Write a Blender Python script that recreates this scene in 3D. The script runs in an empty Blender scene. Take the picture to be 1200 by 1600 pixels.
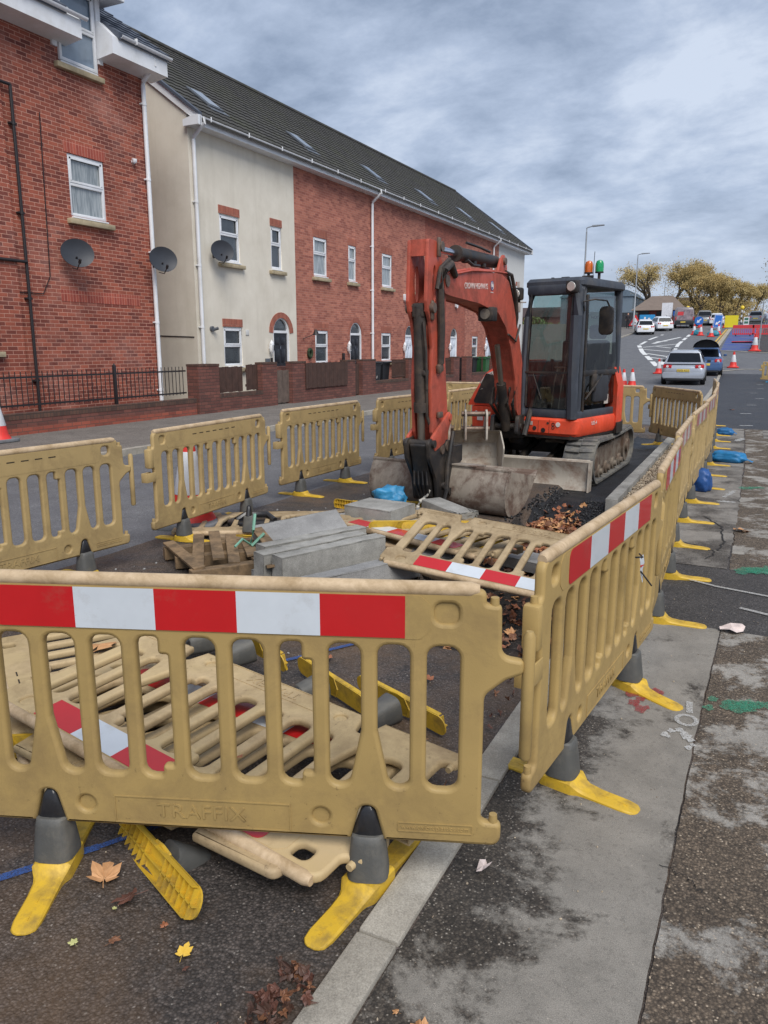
import bpy, bmesh, math, random
from mathutils import Vector, Matrix, Euler, noise
R = math.radians
scene = bpy.context.scene
COL = scene.collection
rng = random.Random(7)

# ---------------------------------------------------------------- materials
def S(r, g, b):
    f = lambda c: (c/255/12.92) if c/255 <= .04045 else ((c/255+.055)/1.055)**2.4
    return (f(r), f(g), f(b), 1)
class NT:
    def __init__(s, name):
        s.m = bpy.data.materials.new(name); s.m.use_nodes = True
        s.t = s.m.node_tree; s.n = s.t.nodes; s.b = s.n['Principled BSDF']
    def new(s, typ, **kw):
        n = s.n.new(typ)
        for k, v in kw.items():
            if hasattr(n, k): setattr(n, k, v)
            else: n.inputs[k].default_value = v
        return n
    def link(s, a, b): s.t.links.new(a, b)
    def coords(s, kind='Object'):
        if kind == 'World': return s.new('ShaderNodeNewGeometry').outputs['Position']
        return s.new('ShaderNodeTexCoord').outputs['Object']
    def noise(s, co, scale, detail=4, rough=.6, dist=0, stretch=None):
        if stretch:
            mp = s.new('ShaderNodeMapping'); s.link(co, mp.inputs['Vector']); mp.inputs['Scale'].default_value = stretch; co = mp.outputs[0]
        n = s.new('ShaderNodeTexNoise'); s.link(co, n.inputs['Vector'])
        n.inputs['Scale'].default_value = scale; n.inputs['Detail'].default_value = detail
        n.inputs['Roughness'].default_value = rough; n.inputs['Distortion'].default_value = dist
        return n.outputs['Fac']
    def ramp(s, fac, a, b, ca=(0,0,0,1), cb=(1,1,1,1)):
        r = s.new('ShaderNodeValToRGB'); s.link(fac, r.inputs[0])
        e = r.color_ramp.elements; e[0].position = a; e[0].color = ca; e[1].position = b; e[1].color = cb
        return r.outputs[0]
    def mix(s, fac, a, b, mode='MIX'):
        m = s.new('ShaderNodeMix'); m.data_type = 'RGBA'; m.blend_type = mode
        for sock, v in ((m.inputs[0], fac), (m.inputs[6], a), (m.inputs[7], b)):
            if hasattr(v, 'is_output'): s.link(v, sock)
            else: sock.default_value = v
        return m.outputs[2]
    def bump(s, h, strength, dist=.01, prev=None):
        b = s.new('ShaderNodeBump'); s.link(h, b.inputs['Height'])
        b.inputs['Strength'].default_value = strength; b.inputs['Distance'].default_value = dist
        if prev: s.link(prev, b.inputs['Normal'])
        return b.outputs[0]
    def out(s, col=None, rough=None, nrm=None, metal=None):
        if col is not None:
            if hasattr(col, 'is_output'): s.link(col, s.b.inputs['Base Color'])
            else: s.b.inputs['Base Color'].default_value = col
        if rough is not None:
            if hasattr(rough, 'is_output'): s.link(rough, s.b.inputs['Roughness'])
            else: s.b.inputs['Roughness'].default_value = rough
        if nrm: s.link(nrm, s.b.inputs['Normal'])
        if metal is not None: s.b.inputs['Metallic'].default_value = metal
        return s.m
_m = {}
def mat(name, col, rough=.5, metal=0, var=.15, scale=6, dirt=None, damt=.5, dscale=3, bump=.15, bscale=80, rnd=0, coat=0, kind='Object', dlo=.45, dhi=.7, spec=.5):
    if name in _m: return _m[name]
    t = NT(name); co = t.coords(kind)
    n = t.noise(co, scale, 5)
    dark = tuple(c*(1-var) for c in col[:3])+(1,); lite = tuple(min(1, c*(1+var)) for c in col[:3])+(1,)
    c = t.ramp(n, .3, .7, dark, lite)
    r = rough
    if dirt:
        d = t.noise(co, dscale, 8, .7, .3)
        f = t.ramp(d, dlo, dhi)
        f2 = t.new('ShaderNodeMath', operation='MULTIPLY'); t.link(f, f2.inputs[0]); f2.inputs[1].default_value = damt
        c = t.mix(f2.outputs[0], c, dirt)
        mr = t.new('ShaderNodeMapRange'); t.link(f2.outputs[0], mr.inputs[0]); mr.inputs[3].default_value = rough; mr.inputs[4].default_value = min(1, rough+.3)
        r = mr.outputs[0]
    if rnd:
        oi = t.new('ShaderNodeObjectInfo'); h = t.new('ShaderNodeHueSaturation')
        mr = t.new('ShaderNodeMapRange'); t.link(oi.outputs['Random'], mr.inputs[0]); mr.inputs[3].default_value = 1-rnd; mr.inputs[4].default_value = 1+rnd
        t.link(mr.outputs[0], h.inputs['Value']); t.link(c, h.inputs['Color']); c = h.outputs[0]
    nr = None
    if bump: nr = t.bump(t.noise(co, bscale, 3), bump, .002)
    if coat: t.b.inputs['Coat Weight'].default_value = coat
    t.b.inputs['Specular IOR Level'].default_value = spec
    _m[name] = t.out(c, r, nr, metal)
    return _m[name]

# ---------------------------------------------------------------- mesh helpers
def link(o, parent=None):
    COL.objects.link(o)
    if parent: o.parent = parent
    return o
def tag(o, label=None, cat=None, group=None, kind=None):
    for k, v in (('label', label), ('category', cat), ('group', group), ('kind', kind)):
        if v: o[k] = v
    return o
def thing(name, label, cat, loc=(0,0,0), rot=0, group=None):
    o = bpy.data.objects.new(name, None); link(o); o.location = loc; o.empty_display_size = .1
    o.rotation_euler = rot if isinstance(rot, (tuple, Euler)) else (0, 0, rot)
    return tag(o, label, cat, group)
def kids(o): return [c for c in bpy.data.objects if c.parent == o]
def dup(root, label=None, loc=None, rot=None, group=None, cat=None):
    def rec(o, par):
        c = o.copy(); COL.objects.link(c); c.parent = par
        for k in o.children: rec(k, c)
        return c
    c = rec(root, None)
    if label: c['label'] = label
    if loc is not None: c.location = loc
    if rot is not None: c.rotation_euler = rot if isinstance(rot, (tuple, Euler)) else (0, 0, rot)
    if group: c['group'] = group
    return c
def finish(me, ang=35):
    me.shade_smooth()
    try: me.set_sharp_from_angle(angle=R(ang))
    except Exception: pass
class MB:
    def __init__(s): s.bm = bmesh.new()
    def _add(s, verts, faces, M=None, mi=0):
        vs = [s.bm.verts.new((M @ Vector(v)) if M else v) for v in verts]
        fs = []
        for f in faces:
            try:
                fc = s.bm.faces.new([vs[i] for i in f]); fc.material_index = mi; fs.append(fc)
            except ValueError: pass
        return vs, fs
    def box(s, c, d, rot=None, bev=0, mi=0, M=None):
        x, y, z = d[0]/2, d[1]/2, d[2]/2
        v = [(-x,-y,-z),(x,-y,-z),(x,y,-z),(-x,y,-z),(-x,-y,z),(x,-y,z),(x,y,z),(-x,y,z)]
        T = Matrix.Translation(c)
        if rot is not None: T = T @ (rot if isinstance(rot, Matrix) else Euler(rot).to_matrix().to_4x4())
        if M: T = M @ T
        vs, fs = s._add(v, [(0,3,2,1),(4,5,6,7),(0,1,5,4),(1,2,6,5),(2,3,7,6),(3,0,4,7)], T, mi)
        if bev:
            es = list({e for f in fs for e in f.edges})
            bmesh.ops.bevel(s.bm, geom=es, offset=bev, segments=2, affect='EDGES', profile=.5)
        return s
    def cyl(s, p0, p1, r0, r1=None, n=16, cap=True, mi=0, M=None):
        p0 = Vector(p0); p1 = Vector(p1); r1 = r0 if r1 is None else r1
        q = (p1-p0).to_track_quat('Z', 'Y').to_matrix()
        v = []
        for p, r in ((p0, r0), (p1, r1)):
            for i in range(n):
                a = 2*math.pi*i/n; v.append(p + q @ Vector((r*math.cos(a), r*math.sin(a), 0)))
        f = [(i, (i+1)%n, n+(i+1)%n, n+i) for i in range(n)]
        if cap: f += [tuple(range(n-1,-1,-1)), tuple(range(n, 2*n))]
        s._add(v, f, M, mi); return s
    def tube(s, pts, r, n=8, M=None, mi=0, cap=True):
        pts = [Vector(p) for p in pts]; v = []; k = len(pts)
        rr = r if isinstance(r, (list, tuple)) else [r]*k
        up = Vector((.13, .21, .97))
        for i, p in enumerate(pts):
            d = (pts[min(i+1, k-1)] - pts[max(i-1, 0)]).normalized()
            a = d.cross(up)
            if a.length < .1: a = d.cross(Vector((1, 0, 0)))
            a.normalize(); b = d.cross(a)
            for j in range(n):
                t = 2*math.pi*j/n; v.append(p + (a*math.cos(t) + b*math.sin(t))*rr[i])
        f = [(i*n+j, i*n+(j+1)%n, (i+1)*n+(j+1)%n, (i+1)*n+j) for i in range(k-1) for j in range(n)]
        if cap: f += [tuple(range(n-1,-1,-1)), tuple(range((k-1)*n, k*n))]
        s._add(v, f, M, mi); return s
    def rings(s, rings, cap=True, M=None, mi=0, closed=True):
        n = len(rings[0]); v = [p for r in rings for p in r]; k = len(rings)
        m = n if closed else n-1
        f = [(i*n+j, i*n+(j+1)%n, (i+1)*n+(j+1)%n, (i+1)*n+j) for i in range(k-1) for j in range(m)]
        if cap and closed: f += [tuple(range(n-1,-1,-1)), tuple(range((k-1)*n, k*n))]
        s._add(v, f, M, mi); return s
    def lathe(s, prof, n=20, M=None, mi=0, c=(0,0,0)):
        rg = [[(c[0]+r*math.cos(2*math.pi*i/n), c[1]+r*math.sin(2*math.pi*i/n), c[2]+z) for i in range(n)] for r, z in prof]
        return s.rings(rg, True, M, mi)
    def prism(s, poly, t, M=None, bev=0, mi=0, y0=None):
        # poly in the local XZ plane, thickness along local Y, centred (or starting at y0)
        a = -t/2 if y0 is None else y0
        n = len(poly); v = [(x, a, z) for x, z in poly] + [(x, a+t, z) for x, z in poly]
        f = [tuple(range(n)), tuple(range(2*n-1, n-1, -1))] + [(i, n+i, n+(i+1)%n, (i+1)%n) for i in range(n)]
        vs, fs = s._add(v, f, M, mi)
        bmesh.ops.recalc_face_normals(s.bm, faces=fs)
        if bev:
            es = [e for e in {e for f in fs for e in f.edges}]
            bmesh.ops.bevel(s.bm, geom=es, offset=bev, segments=2, affect='EDGES', profile=.5)
        return s
    def build(s, name, m, parent=None, smooth=True, recalc=True, ang=35):
        if recalc: bmesh.ops.recalc_face_normals(s.bm, faces=s.bm.faces)
        me = bpy.data.meshes.new(name); s.bm.to_mesh(me); s.bm.free()
        for x in (m if isinstance(m, (list, tuple)) else [m]): me.materials.append(x)
        if smooth: finish(me, ang)
        return link(bpy.data.objects.new(name, me), parent)
def build_loose(b, name, m, parent):
    """one object for each connected piece"""
    bm = b.bm; bmesh.ops.recalc_face_normals(bm, faces=bm.faces); seen = set(); out = []
    for v0 in list(bm.verts):
        if v0 in seen: continue
        st = [v0]; comp = []; seen.add(v0)
        while st:
            v = st.pop(); comp.append(v)
            for e in v.link_edges:
                o = e.other_vert(v)
                if o not in seen: seen.add(o); st.append(o)
        idx = {v: i for i, v in enumerate(comp)}; fs = {f for v in comp for f in v.link_faces}
        me = bpy.data.meshes.new(name); me.from_pydata([v.co.copy() for v in comp], [], [[idx[v] for v in f.verts] for f in fs]); me.materials.append(m); finish(me)
        out.append(link(bpy.data.objects.new(name, me), parent))
    bm.free(); return out
def fillet(poly, rad, seg=4):
    out = []; n = len(poly)
    for i in range(n):
        p = Vector(poly[i][:2]); a = Vector(poly[i-1][:2]); b = Vector(poly[(i+1)%n][:2])
        r = poly[i][2] if len(poly[i]) > 2 else rad
        if r <= 0: out.append((p.x, p.y)); continue
        da = (a-p); db = (b-p); la, lb = da.length, db.length; da.normalize(); db.normalize()
        ang = da.angle(db)
        if ang > 3.1 or ang < .05: out.append((p.x, p.y)); continue
        d = min(r/math.tan(ang/2), la*.49, lb*.49); rr = d*math.tan(ang/2)
        c = p + (da+db).normalized()*(rr/math.sin(ang/2))
        s0 = p+da*d-c; s1 = p+db*d-c
        a0 = math.atan2(s0.y, s0.x); a1 = math.atan2(s1.y, s1.x)
        dd = (a1-a0+math.pi) % (2*math.pi) - math.pi
        for k in range(seg+1):
            t = a0+dd*k/seg; out.append((c.x+rr*math.cos(t), c.y+rr*math.sin(t)))
    return out
def circ(cx, cy, r, n=20, ry=None):
    ry = ry or r
    return [(cx+r*math.cos(2*math.pi*i/n), cy+ry*math.sin(2*math.pi*i/n)) for i in range(n)]
def rrect(x0, y0, x1, y1, r): return fillet([(x0,y0),(x1,y0),(x1,y1),(x0,y1)], r)
def curve_mesh(outlines, thick, bev, name='c', res=2):
    """flat plate with holes in the XZ plane, rounded edges, thickness along Y"""
    cu = bpy.data.curves.new(name, 'CURVE'); cu.dimensions = '2D'; cu.fill_mode = 'BOTH'
    for o in outlines:
        sp = cu.splines.new('POLY'); sp.points.add(len(o)-1)
        for p, q in zip(sp.points, o): p.co = (q[0], q[1], 0, 1)
        sp.use_cyclic_u = True
    cu.extrude = thick/2-bev; cu.bevel_depth = bev; cu.bevel_resolution = res; cu.offset = -bev
    ob = bpy.data.objects.new(name, cu); COL.objects.link(ob)
    dg = bpy.context.evaluated_depsgraph_get()
    me = bpy.data.meshes.new_from_object(ob.evaluated_get(dg))
    bpy.data.objects.remove(ob); bpy.data.curves.remove(cu)
    me.transform(Matrix.Rotation(R(90), 4, 'X'))
    me.materials.clear(); me.name = name
    return me
def text_mesh(txt, size, depth, bev=0, cx=True, space=1):
    cu = bpy.data.curves.new('t', 'FONT'); cu.body = txt; cu.size = size; cu.extrude = depth; cu.bevel_depth = bev
    cu.align_x = 'CENTER' if cx else 'LEFT'; cu.align_y = 'CENTER'; cu.space_character = space
    ob = bpy.data.objects.new('t', cu); COL.objects.link(ob)
    dg = bpy.context.evaluated_depsgraph_get()
    me = bpy.data.meshes.new_from_object(ob.evaluated_get(dg))
    bpy.data.objects.remove(ob); bpy.data.curves.remove(cu)
    me.materials.clear()
    me.transform(Matrix.Rotation(R(90), 4, 'X'))   # faces -Y, reads left to right along +X
    return me
def text_obj(name, txt, size, m, parent, M, depth=.001, space=1, sx=1):
    me = text_mesh(txt, size, depth, space=space); me.transform(Matrix.Diagonal((sx, 1, 1, 1))); me.transform(M); me.materials.append(m)
    return link(bpy.data.objects.new(name, me), parent)
def obj_from(me, name, m, parent, smooth=True):
    for x in (m if isinstance(m, (list, tuple)) else [m]): me.materials.append(x)
    if smooth: finish(me)
    return link(bpy.data.objects.new(name, me), parent)
def TRS(loc=(0,0,0), rot=(0,0,0), sc=(1,1,1)):
    return Matrix.Translation(loc) @ Euler(rot).to_matrix().to_4x4() @ Matrix.Diagonal((*sc, 1))

def zt(Y):
    if Y < 34: return 0
    if Y < 50: return .07/32*(Y-34)**2
    if Y < 105: return .07*(Y-42)
    if Y < 121: t = Y-105; return 4.41+.07*t-.07/32*t*t
    return 4.97
EXPO=0.45; SKYSTR=1.0; SUNE=2.5
SKYC=[S(108,121,143), S(132,146,168), S(158,171,192), S(186,196,212), S(194,202,216)]
# ---------------------------------------------------------------- camera, sky, light
cam = bpy.data.objects.new('camera', bpy.data.cameras.new('camera')); COL.objects.link(cam)
cam.data.sensor_fit = 'VERTICAL'; cam.data.sensor_height = 36; cam.data.lens = 27.045
cam.data.clip_start = .05; cam.data.clip_end = 2500
cam.location = (0, 0, 1.63); cam.rotation_euler = (R(90-12.07), 0, R(26.13))
scene.camera = cam
scene.view_settings.view_transform = 'Standard'; scene.view_settings.look = 'None'
scene.view_settings.exposure = EXPO; scene.view_settings.gamma = 1
w = bpy.data.worlds.new('World'); scene.world = w; w.use_nodes = True
nt = w.node_tree; nd = nt.nodes; lk = nt.links
bg = nd['Background']; sky = nd.new('ShaderNodeTexSky'); sky.sky_type = 'NISHITA'; sky.sun_disc = False
SUN_EL, SUN_AZ = R(50), R(135)
sky.sun_elevation = SUN_EL; sky.sun_rotation = SUN_AZ
def wn(t, **k):
    n = nd.new(t)
    for a, b in k.items():
        if hasattr(n, a): setattr(n, a, b)
        else: n.inputs[a].default_value = b
    return n
tc = wn('ShaderNodeTexCoord'); sep = wn('ShaderNodeSeparateXYZ'); lk.new(tc.outputs['Generated'], sep.inputs[0])
# project the view direction on a cloud layer: (x, y)/(z+.12)
za = wn('ShaderNodeMath', operation='MAXIMUM'); lk.new(sep.outputs[2], za.inputs[0]); za.inputs[1].default_value = 0
zb = wn('ShaderNodeMath', operation='ADD'); lk.new(za.outputs[0], zb.inputs[0]); zb.inputs[1].default_value = .30
dx = wn('ShaderNodeMath', operation='DIVIDE'); lk.new(sep.outputs[0], dx.inputs[0]); lk.new(zb.outputs[0], dx.inputs[1])
dy = wn('ShaderNodeMath', operation='DIVIDE'); lk.new(sep.outputs[1], dy.inputs[0]); lk.new(zb.outputs[0], dy.inputs[1])
cb = wn('ShaderNodeCombineXYZ'); lk.new(dx.outputs[0], cb.inputs[0]); lk.new(dy.outputs[0], cb.inputs[1])
def wnoise(scale, detail, rough, dist, rot=0, sc=(1,1,1), loc=(0,0,0)):
    mp = wn('ShaderNodeMapping'); lk.new(cb.outputs[0], mp.inputs[0]); mp.inputs['Rotation'].default_value = (0,0,rot); mp.inputs['Scale'].default_value = sc; mp.inputs['Location'].default_value = loc
    n = wn('ShaderNodeTexNoise', Scale=scale, Detail=detail, Roughness=rough, Distortion=dist); lk.new(mp.outputs[0], n.inputs['Vector']); return n.outputs['Fac']
n1 = wnoise(4.2, 11, .62, .15, R(10), (.8, 1, 1), (3.1, 1.7, 0)); n2 = wnoise(1.5, 3, .5, .1, R(10), (.7,1,1), (8.3, 2.6, 0))
mx = wn('ShaderNodeMath', operation='MULTIPLY_ADD'); lk.new(n1, mx.inputs[0]); mx.inputs[1].default_value = .58
sc2 = wn('ShaderNodeMath', operation='MULTIPLY'); lk.new(n2, sc2.inputs[0]); sc2.inputs[1].default_value = .42; lk.new(sc2.outputs[0], mx.inputs[2])
rp = wn('ShaderNodeValToRGB'); lk.new(mx.outputs[0], rp.inputs[0])
e = rp.color_ramp.elements
e[0].position = .33; e[0].color = SKYC[0]; e[1].position = .63; e[1].color = SKYC[3]
q = e.new(.43); q.color = SKYC[1]; q = e.new(.53); q.color = SKYC[2]
# towards the horizon the far cloud base is paler
hz = wn('ShaderNodeMapRange'); lk.new(za.outputs[0], hz.inputs[0]); hz.inputs[1].default_value = .0; hz.inputs[2].default_value = .17; hz.inputs[3].default_value = .62; hz.inputs[4].default_value = 0
m1 = wn('ShaderNodeMix', data_type='RGBA'); lk.new(hz.outputs[0], m1.inputs[0]); lk.new(rp.outputs[0], m1.inputs[6]); m1.inputs[7].default_value = SKYC[4]
sk = wn('ShaderNodeMix', data_type='RGBA', blend_type='MULTIPLY'); sk.inputs[0].default_value = 1; lk.new(sky.outputs[0], sk.inputs[6]); sk.inputs[7].default_value = (.1,.1,.1,1)
m2 = wn('ShaderNodeMix', data_type='RGBA'); m2.inputs[0].default_value = .93; lk.new(sk.outputs[2], m2.inputs[6]); lk.new(m1.outputs[2], m2.inputs[7])
lk.new(m2.outputs[2], bg.inputs[0]); bg.inputs[1].default_value = SKYSTR
sl = bpy.data.lights.new('sun', 'SUN'); sl.energy = SUNE; sl.angle = R(36); sl.color = (1, .96, .9)
so = bpy.data.objects.new('sun', sl); COL.objects.link(so)
d = Vector((math.sin(SUN_AZ)*math.cos(SUN_EL), math.cos(SUN_AZ)*math.cos(SUN_EL), math.sin(SUN_EL)))
so.rotation_euler = d.to_track_quat('Z', 'Y').to_euler()
# ---------------------------------------------------------------- ground
def speck(t, co, scale=170, lo=.0, hi=.28):
    v = t.new('ShaderNodeTexVoronoi'); t.link(co, v.inputs['Vector']); v.inputs['Scale'].default_value = scale
    return v
def asphalt(name, base, chip, chipamt=.1, dirt=None, dlo=.5, dhi=.65, damt=.8, patch=None, plo=.52, phi=.6, pamt=.8, rough=.85, bump=.7, cs=120, pscale=1.3, wet=0, grad=None, cell=.5, fine2=.5):
    t = NT(name); co = t.coords('World')
    wn_ = t.new('ShaderNodeTexNoise'); t.link(co, wn_.inputs['Vector']); wn_.inputs['Scale'].default_value = cs*.8
    wv = t.new('ShaderNodeVectorMath', operation='MULTIPLY_ADD'); t.link(wn_.outputs['Color'], wv.inputs[0]); wv.inputs[1].default_value = (1.0/cs,)*3; t.link(co, wv.inputs[2])
    v = speck(t, wv.outputs[0], cs); hv = t.new('ShaderNodeSeparateColor'); t.link(v.outputs['Color'], hv.inputs[0])
    edge = t.ramp(v.outputs['Distance'], .25, .62, (1,1,1,1), (1-cell,)*3+(1,))
    n = t.noise(co, 2.6, 9, .68)
    b = t.ramp(n, .3, .72, tuple(c*.74 for c in base[:3])+(1,), tuple(c*1.26 for c in base[:3])+(1,))
    cv = t.ramp(hv.outputs[0], 0, 1, (1-cell,)*3+(1,), (1+cell*.9,)*3+(1,))
    r2 = t.n[-1] if False else None
    b = t.mix(1, b, cv, 'MULTIPLY'); b = t.mix(1, b, edge, 'MULTIPLY')
    # a few paler stones of mixed size
    isch = t.ramp(hv.outputs[1], 1-chipamt, 1-chipamt*.75)
    cc = t.mix(hv.outputs[2], tuple(c*.7 for c in chip[:3])+(1,), tuple(min(1, c*1.35) for c in chip[:3])+(1,))
    sz = t.ramp(v.outputs['Distance'], .2, .42, (1,1,1,1), (0,0,0,1)); cf = t.mix(1, isch, sz, 'MULTIPLY')
    b = t.mix(cf, b, cc)
    fine = t.noise(co, 330, 4, .75)
    b = t.mix(fine2, b, t.ramp(fine, .3, .7, (.22,.22,.22,1), (.78,.78,.78,1)), 'OVERLAY')
    hgt = v.outputs['Distance']
    if dirt:
        dn = t.noise(co, .9, 10, .72, .5); df = t.ramp(dn, dlo, dhi)
        m = t.new('ShaderNodeMath', operation='MULTIPLY'); t.link(df, m.inputs[0]); m.inputs[1].default_value = damt
        b = t.mix(m.outputs[0], b, t.mix(.6, dirt, t.ramp(fine, .3, .7, (.25,.25,.25,1), (.75,.75,.75,1)), 'OVERLAY'))
    if patch:
        pn = t.noise(co, pscale, 15, .74, .2)
        if grad:   # more wear towards +X
            sx = t.new('ShaderNodeSeparateXYZ'); t.link(co, sx.inputs[0]); g = t.new('ShaderNodeMapRange'); t.link(sx.outputs[0], g.inputs[0]); g.inputs[1].default_value = grad[0]; g.inputs[2].default_value = grad[1]; g.inputs[3].default_value = -grad[2]; g.inputs[4].default_value = grad[2]
            ad = t.new('ShaderNodeMath', operation='ADD'); t.link(pn, ad.inputs[0]); t.link(g.outputs[0], ad.inputs[1]); pn = ad.outputs[0]
        pf = t.ramp(pn, plo, phi)
        pcn = t.noise(co, 5, 10, .7, .2); pc = t.ramp(pcn, .3, .7, tuple(c*.72 for c in patch[:3])+(1,), tuple(min(1, c*1.15) for c in patch[:3])+(1,))
        pc = t.mix(.8, pc, t.ramp(fine, .32, .68, (.2,.2,.2,1), (.8,.8,.8,1)), 'OVERLAY'); st_ = t.noise(co, 1.4, 12, .75, .5); pc = t.mix(t.ramp(st_, .5, .68, (0,0,0,1), (.55,.55,.55,1)), pc, tuple(c*.62 for c in patch[:3])+(1,)); sp_ = t.noise(co, 24, 6, .8); pc = t.mix(t.ramp(sp_, .66, .70, (0,0,0,1), (.6,.6,.6,1)), pc, tuple(c*.4 for c in patch[:3])+(1,))
        br = t.mix(cf, (1,1,1,1), (.35,.35,.35,1)); br = t.mix(1, br, t.ramp(hv.outputs[0], .0, .2, (.8,.8,.8,1), (1,1,1,1)), 'MULTIPLY'); pf = t.mix(1, pf, br, 'MULTIPLY')
        m2 = t.new('ShaderNodeMath', operation='MULTIPLY'); t.link(pf, m2.inputs[0]); m2.inputs[1].default_value = pamt
        b = t.mix(m2.outputs[0], b, pc)
    if patch:
        hv2 = t.mix(pf, hgt, (.35,.35,.35,1)); nb = t.bump(hv2, bump*.8, -.005)
    else: nb = t.bump(hgt, bump*.8, -.005)
    nb = t.bump(fine, bump*.5, .003, nb)
    r = rough
    if wet:
        w_n = t.noise(co, 1.1, 6, .6); r = t.ramp(w_n, .42, .62, (rough,)*3+(1,), (rough-wet,)*3+(1,))
    return t.out(b, r, nb)
M_road = asphalt('asphalt', S(82,75,71), S(132,126,120), .07, dirt=S(116,90,64), dlo=.45, dhi=.70, damt=.6, rough=.75, wet=.2, bump=1.0, cs=105, cell=.55)
M_far = asphalt('worn_road', S(112,112,114), S(140,140,140), .06, dirt=S(88,88,92), dlo=.42, dhi=.62, damt=.6, rough=.8, bump=.3, cs=90, cell=.3)
M_foot = asphalt('worn_footway', S(76,69,61), S(148,140,130), .2, patch=S(136,131,123), plo=.45, phi=.535, pamt=.92, rough=.85, bump=.8, cs=110, pscale=2.3, grad=(-.78, -.28, .12), cell=.5)
M_foot2 = asphalt('footway_dark', S(104,91,77), S(156,142,124), .18, patch=S(158,154,147), plo=.51, phi=.57, pamt=.8, rough=.86, bump=.9, cs=110, pscale=2.3, cell=.5)
M_foot3 = asphalt('footway_grey', S(90,84,78), S(142,137,130), .12, patch=S(138,133,126), plo=.42, phi=.54, pamt=.85, rough=.85, bump=.6, cs=110, pscale=1.3, cell=.4)
M_new = asphalt('new_tarmac', S(56,56,60), S(80,80,82), .1, rough=.6, bump=1.0, cs=85, dirt=S(78,74,70), dlo=.5, dhi=.75, damt=.5, cell=.4)
M_black = asphalt('fresh_tarmac', S(34,34,37), S(50,50,52), .1, rough=.55, bump=1.6, cs=60, cell=.6)
M_cross = asphalt('trench_reinstatement', S(74,70,68), S(112,108,104), .1, rough=.78, bump=.8, cs=105, cell=.45)
M_pave = asphalt('far_pavement', S(122,116,110), S(144,140,134), .1, rough=.85, bump=.4, dirt=S(96,90,84), damt=.5, cs=80, cell=.3)
def concrete(name, base, dark, rough=.85, bump=.5, sc=3, lo=.35, hi=.7, kind='Object', green=None, pit=.5):
    t = NT(name); co = t.coords(kind)
    n = t.noise(co, sc, 9, .7); c = t.ramp(n, lo, hi, dark, base)
    f = t.noise(co, 190, 4, .8); c = t.mix(.55, c, t.ramp(f, .32, .68, (.2,.2,.2,1), (.82,.82,.82,1)), 'OVERLAY')
    if green:
        g = t.noise(co, 2.2, 6, .7, .4); c = t.mix(t.ramp(g, .55, .68), c, green)
    v = t.new('ShaderNodeTexVoronoi'); t.link(co, v.inputs['Vector']); v.inputs['Scale'].default_value = 60
    nb = t.bump(f, bump, .0025); nb = t.bump(t.ramp(v.outputs['Distance'], .04, .14), pit, .002, nb)
    return t.out(c, rough, nb)
M_kerb = concrete('kerb_concrete', S(180,174,162), S(132,126,116), kind='World', bump=.8)
M_conc = concrete('new_concrete', S(176,174,168), S(118,116,111), bump=.4, sc=2.2)
M_concD = concrete('damp_concrete', S(160,159,157), S(116,115,114), bump=.5, sc=2.0)

def frange(a, b, st):
    n = max(1, round((b-a)/st)); return [a+(b-a)*i/n for i in range(n)]
xs = [-700,-300,-150,-80,-50,-30,-20,-14,-10,-7.5,-6] + frange(-5, -2.5, .12) + frange(-2.5, -.6, .04) + frange(-.6, 1.4, .12) + [1.5,2,3,5,8,12,20,40,90,250,700]
ys = [-60,-20,-8,-3,-1] + frange(0, 3.4, .1) + frange(3.4, 9.4, .05) + frange(9.4, 16, .15) + frange(16, 40, 1.5) + frange(40, 125, 2.5) + [130,150,200,300,500,900]
def sm(x, a, b): t = max(0, min(1, (x-a)/(b-a))); return t*t*(3-2*t)
def ground_z(x, y):
    z = zt(y)
    if y < 16 and -6 < x < 1.4:
        z += .006*noise.noise(Vector((x*1.7, y*1.7, 0)))+.002*noise.noise(Vector((x*9, y*9, 1)))
        # open trench (deep near end) and the filled length below the new kerb
        jag = .05*noise.noise(Vector((y*2.3, 5, 0)))+.02*noise.noise(Vector((y*9, 5, 0)))
        m = sm(x, -2.14+jag, -2.06+jag)*(1-sm(x, -1.02+jag*.5, -.93+jag*.5))
        a = sm(y, 3.75+jag, 3.9+jag)*(1-sm(y, 15.2, 15.4))
        dep = .19 + (-.13)*sm(y, 7.7+.3*noise.noise(Vector((x*3, 3, 0))), 8.5)
        z -= m*a*(dep+.03*noise.noise(Vector((x*5, y*5, 3))))
        z -= .05*m*sm(y, 9, 9.4)*0
    else: z -= 0
    return z
bm = bmesh.new()
grid = [[bm.verts.new((x, y, ground_z(x, y))) for x in xs] for y in ys]
for j in range(len(ys)-1):
    for i in range(len(xs)-1):
        f = bm.faces.new((grid[j][i], grid[j][i+1], grid[j+1][i+1], grid[j+1][i]))
        cx, cy = (xs[i]+xs[i+1])/2, (ys[j]+ys[j+1])/2
        f.material_index = 0
        if cy > 18 or cx < -4.7: f.material_index = 1
        if -2.1 < cx < -.98 and 3.8 < cy < 15.3: f.material_index = 3 if cy < 7.6 else 2
me = bpy.data.meshes.new('ground'); bm.to_mesh(me); bm.free()
M_soil = asphalt('trench_soil', S(50,43,38), S(92,84,76), .15, dirt=S(74,56,42), damt=.6, rough=.8, bump=1.8, cs=45)
for x in (M_road, M_far, M_black, M_soil): me.materials.append(x)
me.shade_smooth()
tag(link(bpy.data.objects.new('ground', me)), kind='structure')

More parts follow.
